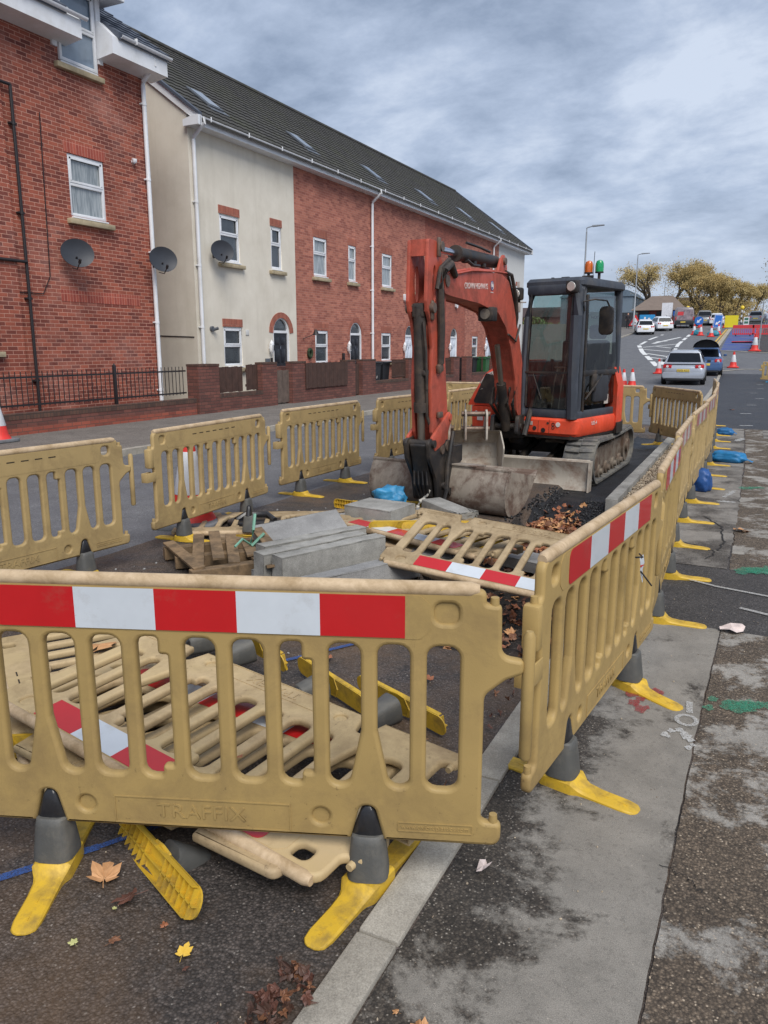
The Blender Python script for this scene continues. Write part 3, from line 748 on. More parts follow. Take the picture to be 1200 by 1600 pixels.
# hook and arm meet the near end of the right-hand line
R1 = dup(PT); place_b(R1, 'tan barrier with bright tape running away right, hooked to the nearest barrier', (-.515, 3.17), 84.8, (-8, -26), True)
R2 = dup(PT); place_b(R2, 'second tan barrier of the right-hand line, beyond the bright-taped one', (-.63, 5.18+.03), 93.4, (0, 6), True)
R2.location = (-.50, 5.2, 0); R2.rotation_euler = (0, 0, R(92))
R3 = dup(PF); place_b(R3, 'third tan barrier of the right-hand line, beside the gravel strip', (-.60, 7.18), 91.5, (-4, 3), True)
R4 = dup(PF); place_b(R4, 'fourth tan barrier of the right-hand line, next to the dark blue sandbag', (-.62, 9.2), 89.5, (4, -4), True)
R5 = dup(PF); place_b(R5, 'fifth tan barrier of the right-hand line, by the bright blue sandbag', (-.64, 11.2), 90, (0, 0), True)
K3 = dup(PF); place_b(K3, 'sixth tan barrier of the right-hand line, past the bright blue sandbag', (-.70, 13.2), 92, (0, 4), True)
R6 = dup(PF); place_b(R6, 'seventh tan barrier of the right-hand line, in front of the silver estate car', (-.78, 15.25), 92.5, (0, 4), True)
R7 = dup(PF); place_b(R7, 'farthest tan barrier of the right-hand line, beside the new dark tarmac', (-.93, 17.25), 95, (0, 4), True)
# back and left (tape on the road side, dashed face inwards)
place_b(dup(PD), 'tan dashed barrier standing across the works behind the excavator cab', (-2.72, 14.05), -2, (0, 0), True)
place_b(dup(PD), 'tan barrier slanting between the back line and the right-hand line', (-1.31, 13.45), -59, (0, 4), True)
place_b(dup(PD), 'tan barrier of the back line mostly hidden behind the excavator body', (-4.7, 14.0), 2, (0, 0), True)
L1 = dup(PD); place_b(L1, 'tan dashed barrier cut off by the left edge of the photo', (-4.34, 3.35), 84, (0, 0), True)
L2 = dup(PD); place_b(L2, 'second tan barrier from the left, with the traffic cone showing through its bars', (-4.42, 5.52), 94, (0, -12), True)
L3 = dup(PD); place_b(L3, 'third tan barrier from the left, in front of the brown wooden fence panel', (-4.58, 7.72), 89, (0, 4), True)
L4 = dup(PD); place_b(L4, 'fourth tan barrier from the left, behind the excavator arm', (-4.45, 9.85), 85, (0, 0), True)
L5 = dup(PD); place_b(L5, 'fifth tan barrier from the left, between the excavator arm and its orange body', (-4.33, 11.95), 88, (0, 0), True)
# far barrier across the side road
FB_ = dup(PT); place_b(FB_, 'small far tan barrier at the right edge, standing over a blue sandbag', (.62, 40.2), 3, (0, 0), True); FB_['group'] = 'far barriers'
def lay(proto, label, M, tipz=None):
    o = dup(proto, label); o.matrix_basis = M
    return o
def lie(ax, az, ex, ez, z0, z1, face_up=True, shift=0):
    """panel lying down: ground point a of the top-rail left end, e of the right end; z heights; body extends to the left of a->e"""
    a = Vector((ax, az, z0)); e = Vector((ex, ez, z1)); X = (e-a).normalized()
    Zl = Vector((-X.y, X.x, 0)).normalized()   # away from the rail = local -Z
    return a, X, Zl
def frame(center, xdir, updir):
    """local X along xdir, local -Y (taped face) up-ish, local Z (top of barrier) perpendicular"""
    X = Vector(xdir).normalized(); Z = Vector(updir); Z = (Z-X*Z.dot(X)).normalized(); Y = Z.cross(X)
    M = Matrix((X, Y, Z)).transposed().to_4x4()
    return Matrix.Translation(Vector(center)-(M @ Vector((0, 0, .97)))) @ M
# pile A: rail edge runs from (-2.56,1.97) to (-.9,1.66)
# taped face up, rail nearest the viewer: X to the right, Z (top) towards the viewer => -Y up
PA = lay(lay_a, 'topmost flat barrier of the front pile, its taped rail towards the viewer', frame((-1.875, 1.80, .155), (-1.0, .15, .065), (-.15, -.98, -.06)))
PA2 = lay(lay_a, 'second flat barrier of the front pile, its tape showing between the bars above it', frame((-1.96, 2.55, .10), (1, -.13, .0), (.13, .99, .0)))
PA4 = lay(lay_a2, 'flat barrier at the left of the front pile, crossing under the others at an angle', frame((-2.95, 2.15, .045), (-1.2, .78, 0), (-.54, -.84, .0)))
# pile B, by the bucket
PB1 = lay(lay_tape, 'dusty barrier lying tilted over the trench, taped edge towards the viewer, beside the kerb blocks', frame((-1.45, 4.64, .10), (-1.5, .0, .12), (.05, -.95, -.29)))
PB2 = lay(lay_tape, 'dusty barrier under the tilted one, its pink-stained taped edge showing behind the kerb blocks', frame((-2.55, 5.42, .14), (-1.0, .38, 0), (-.36, -.93, -.05)))
PB3 = lay(lay_tape2, 'flat tan barrier lying behind the leaning kerb slab, by the bucket', frame((-3.0, 5.6, .05), (-.93, .36, 0), (-.36, -.93, 0)))
PB4 = lay(lay_tape2, 'flat tan barrier on the ground left of the blue bag', frame((-3.75, 5.45, .05), (-.85, -.5, 0), (.5, -.85, 0)))
for p in (PT, PF, PD, lay_tape, lay_tape2, lay_a, lay_a2):
    for o in [o for o in bpy.data.objects if o == p or o.parent == p or (o.parent and o.parent.parent == p)]: bpy.data.objects.remove(o)
# ---- loose feet
def loose_foot(label, loc, rot, block=True, tip=True, rib=True):
    t = thing('barrier_foot', label, 'barrier foot', loc, rot, 'loose barrier feet')
    c = (FR if rib else FY).copy(); COL.objects.link(c); c.parent = t; c.name = 'base'
    if block: d = FB.copy(); COL.objects.link(d); d.parent = t
    if tip: e = FT.copy(); COL.objects.link(e); e.parent = t
    return t
def yr(a, b): return math.atan2(-(b[0]-a[0]), b[1]-a[1])
loose_foot('loose yellow foot upside down in front of the nearest barrier, ribbed underside showing', (-1.60, 1.60, .045), (R(8), R(118), R(72)))
loose_foot('loose yellow foot with grey block lying behind the flat barrier pile, nearest the trench', (-1.34, 2.92, .07), (R(0), R(-100), R(66)))
loose_foot('loose yellow foot lying behind the flat barrier pile, left of the one nearest the trench', (-1.72, 2.96, .07), (R(0), R(-95), R(62)))
loose_foot('loose yellow foot with grey pointed block on top of the flat barrier pile', (-2.18, 3.02, .16), (R(0), R(-100), R(62)))
loose_foot('loose yellow foot at the back left of the flat barrier pile', (-2.55, 3.16, .09), (0, R(-90), R(70)))
loose_foot('grey rubber foot lying under the left end of the flat barrier pile', (-2.62, 1.86, .07), (0, R(90), R(-60)))
loose_foot('upright spare foot with split black tip standing behind the wooden pallet', (-3.93, 5.35, .012), (0, 0, R(-70)))
loose_foot('small yellow foot lying left of the blue bag near the bucket', (-3.62, 6.72, .06), (0, R(95), R(80)))
loose_foot('yellow foot on its side right of the blue bag, against the bucket', (-3.05, 6.95, .06), (0, R(80), R(85)), False, False)
loose_foot('yellow ribbed foot standing on edge between the concrete slabs and the tilted barrier', (-2.62, 5.72, .17), (R(6), R(100), R(-52)), False, False)
loose_foot('second yellow ribbed foot on edge beside the broken slab', (-2.36, 5.80, .17), (R(-6), R(80), R(-60)), False, False)
loose_foot('yellow foot with grey block at the right end of the slab heap, nearest the trench', (-2.05, 5.72, .09), (0, R(95), R(-78)))
for o in (FY, FB, FT, FR): bpy.data.objects.remove(o)
# white and red bent scrap tied to the first right-hand barrier
t = thing('torn_tape', 'torn scrap of red and white tape cable-tied to a bar of the right-hand barrier', 'tape scrap', (-.455, 3.32, .70), R(84.6))
q = MB(); q.rings([[(-.02,-.045,.06),(.03,-.048,.065)],[(-.02,-.05,.03),(.028,-.055,.03)],[(-.012,-.048,0),(.026,-.05,.0)],[(-.01,-.06,-.05),(.01,-.058,-.05)]], cap=False, closed=False); q.build('strip', M_twht, t)
q = MB(); q.rings([[(-.021,-.0465,.045),(.031,-.0505,.045)],[(-.019,-.0515,.018),(.029,-.054,.018)]], cap=False, closed=False); q.build('red_patch', M_tred, t)
q = MB(); q.tube([(-.03,-.03,.062),(.0,-.052,.06),(.035,-.03,.063)], .004, 6); q.tube([(-.01,-.05,.0),(.035,-.09,-.07)], .0035, 6); q.build('cable_tie', M_rubB, t)
# ---------------------------------------------------------------- excavator
M_or = mat('excavator_orange', S(220,74,40), .42, var=.06, scale=4, dirt=S(120,62,44), damt=.55, dscale=2.6, dlo=.52, dhi=.75, bump=.06, coat=.15)
M_bm = mat('boom_red', S(186,84,64), .5, var=.1, scale=4, dirt=S(96,48,38), damt=.65, dscale=3.4, dlo=.48, dhi=.68, bump=.12, coat=.08)
M_cabk = mat('cab_charcoal', S(58,64,74), .45, var=.12, scale=5, dirt=S(104,100,96), damt=.4, dscale=4, bump=.1)
M_blk = mat('machine_black', S(34,32,32), .5, var=.25, scale=7, dirt=S(84,72,60), damt=.6, dscale=5, dlo=.45, dhi=.65, bump=.3)
M_stl = mat('muddy_steel', S(128,118,106), .65, .15, var=.2, scale=4, dirt=S(84,62,48), damt=.85, dscale=4.5, dlo=.42, dhi=.6, bump=.6, bscale=40)
M_bkt = mat('bucket_steel', S(150,140,128), .6, .15, var=.22, scale=5, dirt=S(80,58,44), damt=.8, dscale=3.2, dlo=.44, dhi=.6, bump=.6, bscale=36)
M_bld = mat('blade_steel', S(178,170,158), .65, .1, var=.16, scale=5, dirt=S(112,84,66), damt=.8, dscale=3.4, dlo=.5, dhi=.68, bump=.5, bscale=40)
M_trk = mat('track_rubber', S(84,84,84), .7, var=.25, scale=12, dirt=S(128,124,114), damt=.7, dscale=9, dlo=.42, dhi=.62, bump=.6, bscale=60)
M_chr = mat('chrome_rod', S(190,194,204), .18, 1, var=.05, bump=0)
M_rod = mat('dull_rod', S(132,124,114), .4, .8, var=.15, bump=.1)
M_hose = mat('hose', S(52,46,42), .6, var=.25, scale=20, dirt=S(96,80,66), damt=.6, dscale=9, bump=.5)
M_pin = mat('pin_steel', S(120,104,92), .5, .6, var=.25, scale=12, dirt=S(92,60,44), damt=.7, dscale=9)
M_lamp = mat('lamp_glass', S(206,204,196), .15, .4, var=.15, scale=20, bump=.4, bscale=100)
M_seat = mat('seat_fabric', S(44,46,52), .8, bump=.5)
M_wtxt = mat('white_vinyl', S(216,206,200), .5, bump=0)
M_blu = mat('badge_blue', S(46,60,120), .4, bump=0)
M_plate = mat('grey_plate', S(190,180,172), .5, bump=0, dirt=S(130,110,96), damt=.5, dscale=12)
def worn_paint(name, col, grime, amt=.7, lo=.46, hi=.66, rough=.45):
    t = NT(name); co = t.coords('World'); c = t.ramp(t.noise(co, 3, 6, .6), .3, .7, tuple(k*.86 for k in col[:3])+(1,), tuple(min(1, k*1.1) for k in col[:3])+(1,))
    c = t.mix(t.ramp(t.noise(co, 11, 8, .7, .5, (1, 1, .35)), .50, .74, (0,0,0,1), (.5,.5,.5,1)), c, tuple(min(1, k*1.5+.04) for k in col[:3])+(1,))
    g = t.noise(co, 2.4, 12, .72, .4); c = t.mix(t.ramp(g, lo, hi, (0,0,0,1), (amt,)*3+(1,)), c, grime)
    for st, sc_ in (((1, 1, 12), 9), ((1, 9, 1), 10)): c = t.mix(t.ramp(t.noise(co, sc_, 8, .75, 1, st), .67, .70, (0,0,0,1), (.7,.7,.7,1)), c, S(70,48,42))
    rr = t.new('ShaderNodeMapRange'); t.link(g, rr.inputs[0]); rr.inputs[1].default_value = .4; rr.inputs[2].default_value = .65; rr.inputs[3].default_value = rough; rr.inputs[4].default_value = .8
    return t.out(c, rr.outputs[0], t.bump(t.noise(co, 60, 5, .7), .12, .004))
M_or = worn_paint('excavator_orange_worn', S(214,72,40), S(112,66,50), .6, .52, .72)
M_bm = worn_paint('boom_red_worn', S(180,80,60), S(88,56,46), .75, .46, .66)
M_bkt = worn_paint('bucket_steel_worn', S(146,136,124), S(84,60,48), .85, .45, .57, .55); M_bld = worn_paint('blade_steel_worn', S(170,162,150), S(116,88,70), .8, .50, .64, .55)
M_cabk = worn_paint('cab_charcoal_worn', S(56,61,70), S(96,92,88), .5, .5, .75, .45)
def glassmat(name, tint, refl=.12, rough=.03):
    t = NT(name); tr = t.new('ShaderNodeBsdfTransparent'); tr.inputs[0].default_value = tint
    gl = t.new('ShaderNodeBsdfGlossy'); gl.inputs['Roughness'].default_value = rough; gl.inputs[0].default_value = (.9,.95,1,1)
    fr = t.new('ShaderNodeFresnel'); fr.inputs[0].default_value = 1.45
    ad = t.new('ShaderNodeMath', operation='ADD'); t.link(fr.outputs[0], ad.inputs[0]); ad.inputs[1].default_value = refl
    co = t.coords(); n = t.noise(co, 7, 7, .75, .8, (1, 1, .35)); df = t.new('ShaderNodeBsdfDiffuse'); df.inputs[0].default_value = S(150,150,140)
    mx = t.new('ShaderNodeMixShader'); t.link(ad.outputs[0], mx.inputs[0]); t.link(tr.outputs[0], mx.inputs[1]); t.link(gl.outputs[0], mx.inputs[2])
    m2 = t.new('ShaderNodeMixShader'); rr = t.ramp(n, .52, .8, (0,0,0,1), (.3,.3,.3,1)); t.link(rr, m2.inputs[0]); t.link(mx.outputs[0], m2.inputs[1]); t.link(df.outputs[0], m2.inputs[2])
    t.link(m2.outputs[0], t.n['Material Output'].inputs[0]); return t.m
M_cglass = glassmat('cab_glass', (.60,.70,.67,1), .05)

EX = Vector((-2.72, 10.62, -.05))
ex = thing('mini_excavator', 'orange mini excavator with dark grey cab parked inside the barriers, bucket resting on the ground', 'excavator', EX)
def Mw(M): return Matrix.Translation(-EX) @ M      # world matrix -> root space
U = Mw(Matrix.Translation((-2.72, 10.70, -.055)) @ Matrix.Rotation(R(-2), 4, 'Z'))
Hh = Mw(Matrix.Translation((-2.72, 10.65, 0)) @ Matrix.Rotation(R(-13), 4, 'Z'))
W0 = Mw(Matrix.Identity(4))
# undercarriage: tracks
def track(sx):
    L, Hh_, rr = 1.27, .56, .27
    x0 = sx*.79
    loop = []
    for i in range(9): a = -math.pi/2-math.pi*i/8; loop.append((-(L-rr)+rr*math.cos(a), .29+rr*math.sin(a)))
    for i in range(1, 6): loop.append((-(L-rr)+2*(L-rr)*i/6, .56-.025*math.sin(math.pi*i/6)))
    for i in range(9): a = math.pi/2-math.pi*i/8; loop.append(((L-rr)+rr*math.cos(a), .29+rr*math.sin(a)))
    b = MB(); n = len(loop)
    # band as a closed ring with thickness
    def inner(p): return (p[0]*.965, .29+(p[1]-.29)*.90)
    w_ = .19
    rg = []
    for p in loop+[loop[0]]:
        q = inner(p); rg.append([(x0-w_, p[0], p[1]), (x0+w_, p[0], p[1]), (x0+w_, q[0], q[1]), (x0-w_, q[0], q[1])])
    b.rings(rg, cap=False, M=U)
    # lugs every .09 along the loop
    P = loop+[loop[0]]; acc = 0; nxt = 0
    for a, c in zip(P, P[1:]):
        L_ = math.hypot(c[0]-a[0], c[1]-a[1]); s = nxt-acc
        while s < L_:
            y = a[0]+(c[0]-a[0])*s/L_; z = a[1]+(c[1]-a[1])*s/L_; ang = math.atan2(c[1]-a[1], c[0]-a[0])
            for k in (-1, 1):
                b.box((x0+k*.085, y+k*.012-.0*math.sin(ang), z), (.175, .048, .052), rot=(ang, 0, k*.12), bev=.006, M=U)
            nxt += .098; s = nxt-acc
        acc += L_
    tr = b.build('track', M_trk, ex)
    f = MB()
    f.prism(fillet([(-.95,.16),(.95,.16),(1.02,.3),(.9,.43),(-.9,.43),(-1.02,.3)], .04), .2, M=U @ Matrix.Translation((x0, 0, 0)) @ Matrix.Rotation(R(90), 4, 'Z'))
    f.build('track_frame', M_stl, tr)
    q = MB()
    for y, r, z in [(-1.0, .225, .29), (1.0, .225, .29), (-.62, .09, .12), (-.2, .09, .12), (.22, .09, .12), (.62, .09, .12), (0, .06, .49)]:
        q.cyl((x0-.13, y, z), (x0+.13, y, z), r, n=20, M=U); q.cyl((x0+.13*sx, y, z), (x0+.165*sx, y, z), r*.45, n=14, M=U)
    build_loose(q, 'roller', M_stl, tr)
track(1); track(-1)
b = MB()
b.box((0, 0, .40), (1.25, .9, .2), bev=.03, M=U); b.box((0, -.3, .38), (1.3, .25, .16), bev=.02, M=U); b.cyl((0, 0, .45), (0, 0, .66), .42, n=28, M=U)
b.build('lower_frame', M_blk, ex)
# dozer blade: curved profile
b = MB(); prof = []
for i in range(9):
    a = R(-32+64*i/8); prof.append((-1.40-.30+.30*math.cos(a)-.02, .20+.17*i/4-.17))
rg = []
pf = [(-1.53+.05*math.cos(R(-60+120*i/8))*1.6-.04, .01+.345*i/8) for i in range(9)]
front = [(y, z) for y, z in pf]; back = [(y+.03, z) for y, z in reversed(pf)]
ring = front+back
for x in (-.98, .98): rg.append([(x, y, z) for y, z in ring])
b.rings(rg, M=U)
for x in (-.99, .99): b.prism([(-1.56,.0),(-1.42,.0),(-1.40,.36),(-1.53,.36)], .02, M=U @ Matrix.Translation((x, 0, 0)) @ Matrix.Rotation(R(90), 4, 'Z'))
b.box((0, -1.475, .362), (1.97, .05, .03), bev=.006, M=U); b.box((0, -1.505, .015), (1.97, .02, .05), M=U)
b.build('dozer_blade', M_bld, ex)
b = MB()
for x in (-.38, .38): b.prism([(-1.42,.08),(-1.42,.28),(-.45,.46),(-.45,.30)], .07, M=U @ Matrix.Translation((x, 0, 0)) @ Matrix.Rotation(R(90), 4, 'Z'), bev=.008)
b.cyl((0, -1.40, .2), (0, -.4, .46), .05, M=U); build_loose(b, 'blade_arm', M_blk, ex)
b = MB(); stone(b, 0, 0, 0, 1, random.Random(2)); bmesh.ops.transform(b.bm, matrix=U @ TRS((.16, -.75, .56), (0,0,.4), (.15,.12,.07)), verts=b.bm.verts); b.tube([(.25,-.8,.5),(.42,-.9,.52),(.5,-.86,.5)], .022, 8, M=U)
b.build('mud_and_hook', M_stl, ex)
# house: plan outline, skirt, counterweight
def plan(arc=True): return
base = [(-.66,-.86),(-.30,-.90),(-.30,-.60),(.20,-.60),(.20,-1.02),(.88,-1.02),(.93,-.96),(.94,.1)]
arcp = [(.10+.86*math.cos(R(a)), .12+.86*math.sin(R(a))) for a in range(5, 176, 12)]
b = MB(); outl = base+arcp+[(-.72,.05),(-.70,-.80)]
b.rings([[(x, y, .52) for x, y in outl], [(x, y, .60) for x, y in outl]], M=Hh); b.build('deck', M_blk, ex)
b = MB()   # skirt under the cab, right-hand corner of the picture
sk = [(.21,-1.05),(.85,-1.05),(.93,-1.02),(.96,-.94),(.965,.16),(.80,.16),(.80,-.9),(.21,-.9)]
def scl(pl, d): return [(x, y+(-d if y < -1 else 0)) for x, y in pl]
b.rings([[(x-.02 if x > .9 else x, y+(.03 if y < -1 else 0), .555) for x, y in sk], [(x, y, .59) for x, y in sk], [(x, y, .745) for x, y in sk], [(x-.02 if x > .9 else x, y+(.03 if y < -1 else 0), .775) for x, y in sk]], M=Hh)
o = b.build('skirt_panel', M_or, ex)
q = MB(); q.box((.30, -1.052, .70), (.14, .004, .045), M=Hh); q.build('sticker', M_plate, o)
q = MB(); q.cyl((.72, -1.052, .70), (.72, -1.058, .70), .03, n=16, M=Hh); q.build('reflector', M_wtxt, o)
q = MB()
for x, z, r in ((.40, .64, .026), (.52, .62, .03), (.58, .71, .015)): q.cyl((x, -1.051, z), (x, -1.055, z), r, n=14, M=Hh); 
for dz in (.66, .70): q.tube([(.655+.018*math.cos(a*math.pi/6), -1.053, dz+.018*math.sin(a*math.pi/6)) for a in range(13)], .004, 5, M=Hh)
q.box((.45, -1.051, .665), (.003, .003, .14), M=Hh); q.box((.60, -1.051, .665), (.003, .003, .18), M=Hh)
build_loose(q, 'vent_plug', M_blk, o)
text_obj('lettering', 'U55-4', .065, M_wtxt, o, Hh @ TRS((.967, -.55, .70), (0, 0, R(90))), .001)
b = MB()   # counterweight around the rear
cw = [(.10+.88*math.cos(R(a)), .12+.88*math.sin(R(a))) for a in range(-2, 183, 10)]
ci = [(.10+.70*math.cos(R(a)), .12+.70*math.sin(R(a))) for a in range(182, -3, -10)]
lo = cw+ci
def sc(pl, k): return [(.10+(x-.10)*k, .12+(y-.12)*k) for x, y in pl]
b.rings([[(x, y, .57) for x, y in sc(lo, .96)], [(x, y, .62) for x, y in lo], [(x, y, 1.15) for x, y in lo], [(x, y, 1.38) for x, y in sc(lo, .93)]], M=Hh)
b.build('counterweight', M_or, ex)
b = MB(); b.rings([[(x, y, .52) for x, y in sc(cw+ci, 1.02)], [(x, y, .66) for x, y in sc(cw+ci, 1.02)]], M=Hh); b.build('bumper', M_blk, ex)
# right body (image left): engine and tank cover
b = MB()
def body(z, k): return [(-.67*k, -.82), (-.62*k, -.90), (-.32, -.90), (-.28, -.86), (-.28, .6), (-.60*k, .6), (-.74*k, .2)]
b.rings([[(x, y, .57) for x, y in body(0, 1)], [(x, y, .86) for x, y in body(0, 1.02)]], M=Hh)
o = b.build('front_cover', M_or, ex)
q = MB(); q.box((-.50, -.905, .70), (.09, .004, .05), M=Hh); q.cyl((-.56, -.905, .78), (-.56, -.909, .78), .022, n=14, M=Hh); q.build('sticker', M_wtxt, o)
b = MB()
def fend(y, top): 
    n = 8; out = []
    for i in range(n+1):
        a = math.pi/2*i/n; out.append((-.42-.30*math.sin(a), y, .87+(top-.87)*math.cos(a)))
    return out
rgs = []
for y, tp in ((-.86, 1.02), (-.80, 1.18), (-.66, 1.36), (-.40, 1.44), (0, 1.46), (.5, 1.46)):
    f_ = fend(y, tp); rgs.append([(-.28, y, .87)] + [(-.28, y, tp)] + f_)
b.rings(rgs, M=Hh); o = b.build('tank_cover', M_or, ex)
q = MB(); q.prism(fillet([(-.64,.90),(-.30,.90),(-.30,1.26),(-.44,1.30)], .03), .012, M=Hh @ TRS((0, -.872, 0), (R(0), 0, 0))); q.build('black_insert', M_blk, o)
q = MB(); q.tube([(-.35,-.84,1.30),(-.45,-.83,1.26),(-.52,-.84,1.16),(-.50,-.86,1.08)], .03, 8, M=Hh); q.build('hand_rail', M_plate, o)
b = MB(); b.box((-.05, -.2, .95), (.44, 1.1, .65), bev=.03, M=Hh); b.box((-.02, .3, 1.2), (.5, .9, .5), bev=.04, M=Hh); b.build('engine_bay', M_blk, ex)
# ---- cab
X0, X1, Y0, Y1, Z0, Z1 = .17, .92, -1.00, .20, .775, 2.43
cab = MB()
def pil(p0, p1, w, d): # square pillar along
    p0 = Vector(p0); p1 = Vector(p1); c = (p0+p1)/2; L = (p1-p0).length
    q = (p1-p0).to_track_quat('Z', 'Y').to_matrix().to_4x4()
    cab.box((0, 0, 0), (w, d, L), M=Hh @ Matrix.Translation(c) @ q, bev=.014)
# front pillars lean back at the top and round over
cab.tube([(X0+.03,Y0+.0,Z0),(X0+.035,Y0-.02,1.3),(X0+.045,Y0+.02,2.0),(X0+.06,Y0+.07,2.3),(X0+.08,Y0+.16,2.40)], .052, 8, M=Hh)
cab.tube([(X1-.05,Y0+.0,Z0),(X1-.05,Y0-.02,1.3),(X1-.055,Y0+.02,2.0),(X1-.07,Y0+.07,2.3),(X1-.09,Y0+.16,2.40)], .068, 8, M=Hh)
cab.tube([(X1-.02,Y0+.10,Z0+.02),(X1-.01,Y0+.09,1.4),(X1-.03,Y0+.14,2.1),(X1-.06,Y0+.2,2.38)], .03, 8, M=Hh)
pil((X1-.03, Y1, Z0), (X1-.05, Y1, 2.38), .07, .10); pil((X0+.03, Y1, Z0), (X0+.05, Y1, 2.38), .07, .10)
cab.box(((X0+X1)/2, Y0+.02, Z0+.055), (X1-X0, .10, .11), bev=.02, M=Hh); cab.box(((X0+X1)/2, Y1, Z0+.06), (X1-X0, .08, .12), bev=.015, M=Hh)
cab.box((X1-.02, (Y0+Y1)/2, Z0+.04), (.06, Y1-Y0, .10), bev=.015, M=Hh); cab.box((X0+.02, (Y0+Y1)/2, Z0+.25), (.04, Y1-Y0, .5), bev=.01, M=Hh)
cab.box(((X0+X1)/2, Y0+.05, 2.315), (X1-X0-.04, .10, .13), bev=.03, M=Hh)
cab.box(((X0+X1)/2, Y1, 1.25), (X1-X0-.1, .05, .6), bev=.01, M=Hh)
cf = cab.build('cab_frame', M_cabk, ex)
q = MB()
rf = fillet([(X0-.01,Y0+.02),(X1-.0,Y0+.02),(X1+.02,Y1+.06),(X0-.02,Y1+.06)], .07)
cxm, cym = (X0+X1)/2, (Y0+Y1)/2
ins = lambda k: [(cxm+(x-cxm)*k, cym+(y-cym)*k) for x, y in rf]
q.rings([[(x, y, 2.345) for x, y in ins(.98)], [(x, y, 2.36) for x, y in ins(1.02)], [(x, y, 2.41) for x, y in ins(1.02)], [(x, y, 2.45) for x, y in ins(.96)], [(x, y, 2.462) for x, y in ins(.6)]], M=Hh)
roof = q.build('roof', M_cabk, ex)
# floor, rear wall parts inside
q = MB(); q.box((cxm, cym, Z0+.02), (X1-X0-.06, Y1-Y0-.06, .04), M=Hh); q.build('floor', M_blk, ex)
# seat
s = MB(); s.box((cxm+.09, -.12, 1.10), (.42, .42, .13), bev=.04, M=Hh); s.box((cxm+.09, .07, 1.42), (.40, .13, .62), rot=(R(-8), 0, 0), bev=.06, M=Hh); s.box((cxm+.09, -.1, .93), (.34, .34, .24), bev=.02, M=Hh)
s.box((cxm+.11, .115, 1.83), (.24, .10, .18), bev=.04, M=Hh)
s.build('seat', M_seat, ex)
s = MB()
for x in (cxm-.24, cxm+.34): s.box((x, -.32, 1.12), (.13, .42, .34), bev=.04, M=Hh); s.tube([(x, -.42, 1.28), (x-.01, -.47, 1.40), (x, -.46, 1.48)], [.012, .014, .026], 8, M=Hh)
s.box((cxm-.27, .02, 1.45), (.10, .16, .55), bev=.04, M=Hh)
build_loose(s, 'console', M_seat, ex)
s = MB()
for x in (cxm-.06, cxm+.04): s.tube([(x, -.80, .82), (x+.01, -.76, 1.2), (x+.02, -.70, 1.38)], .008, 6, M=Hh); s.box((x, -.82, .83), (.07, .14, .02), M=Hh)
s.box((cxm-.0, -.71, 1.385), (.16, .02, .02), M=Hh)
build_loose(s, 'lever', M_rod, ex)
s = MB(); s.box((cxm+.08, Y1-.05, 1.98), (.26, .006, .22), bev=0, M=Hh); s.build('notice', mat('paper_green', S(170,214,200), .6, bump=0), ex)
Mn = Hh @ TRS((cxm+.08, Y1-.056, 2.02))
text_obj('lettering', 'NOTICE', .05, M_blk, ex, Mn, .0005)
# glazing
fg = fillet([(X0+.085,Z0+.13,.05),(X1-.12,Z0+.13,.16),(X1-.115,2.28,.04),(X0+.10,2.28,.05)], .05)
def curved(poly, yf, y): 
    g = MB(); vs, fs = g._add([(x, yf(z), z) for x, z in poly], [tuple(range(len(poly)))], Hh); return g
yf = lambda z: Y0-.035+(.035*max(0, (z-1.4)/.9)**1.5)*1.6
g = MB(); rgA = []
for i in range(13):
    z = Z0+.12+(2.29-Z0-.12)*i/12; xr = X1-.105
    rgA.append([(X0+.075, yf(z), z), (xr, yf(z), z)])
g.rings(rgA, cap=False, closed=False, M=Hh); g.build('windscreen', M_cglass, ex)
g = MB(); g.box((cxm-.02, yf(1.33)-.012, 1.33), (X1-X0-.16, .018, .022), M=Hh); 
for x in (X0+.085, X1-.112): g.tube([(x, yf(Z0+.14)-.006, Z0+.14), (x, yf(1.5)-.006, 1.5), (x, yf(2.0)-.006, 2.0), (x, yf(2.27)-.006, 2.27)], .012, 6, M=Hh)
g.tube([(X0+.3, -1.045, 1.0), (X0+.18, -1.05, 1.31)], .006, 6, M=Hh)
g.build('window_seal', M_blk, ex)
g = MB(); g.rings([[(X1-.005, Y0+.19, Z0+.15), (X1-.0, Y1-.07, Z0+.15)], [(X1-.005, Y0+.17, 1.4), (X1-.005, Y1-.06, 1.4)], [(X1-.03, Y0+.24, 2.28), (X1-.04, Y1-.06, 2.28)]], cap=False, closed=False, M=Hh)
g.build('door_glass', M_cglass, ex)
g = MB(); g.box((X1-.0, cym+.05, 1.32), (.03, Y1-Y0-.2, .07), M=Hh, bev=.01); g.box((X1+.0, -.52, 1.20), (.05, .16, .22), M=Hh, bev=.015)
g.tube([(X1+.02, -.8, 1.0), (X1+.045, -.6, 1.15), (X1+.03, -.35, 1.3)], .012, 6, M=Hh)
g.box((X1+.0, cym-.42, 1.55), (.02, .05, 1.4), M=Hh, bev=.005)
g.build('door_frame', M_blk, ex)
g = MB(); g.box((X1+.012, -.15, .98), (.003, .12, .12), M=Hh); g.build('door_sticker', M_plate, ex)
g = MB(); g.rings([[(X0+.01, Y0+.12, Z0+.5), (X0+.01, Y1-.05, Z0+.5)], [(X0+.04, Y0+.16, 2.3), (X0+.04, Y1-.05, 2.3)]], cap=False, closed=False, M=Hh); g.build('side_glass', M_cglass, ex)
g = MB(); g.rings([[(X0+.07, Y1, 1.56), (X1-.07, Y1, 1.56)], [(X0+.08, Y1, 2.33), (X1-.08, Y1, 2.33)]], cap=False, closed=False, M=Hh); g.build('rear_glass', M_cglass, ex)
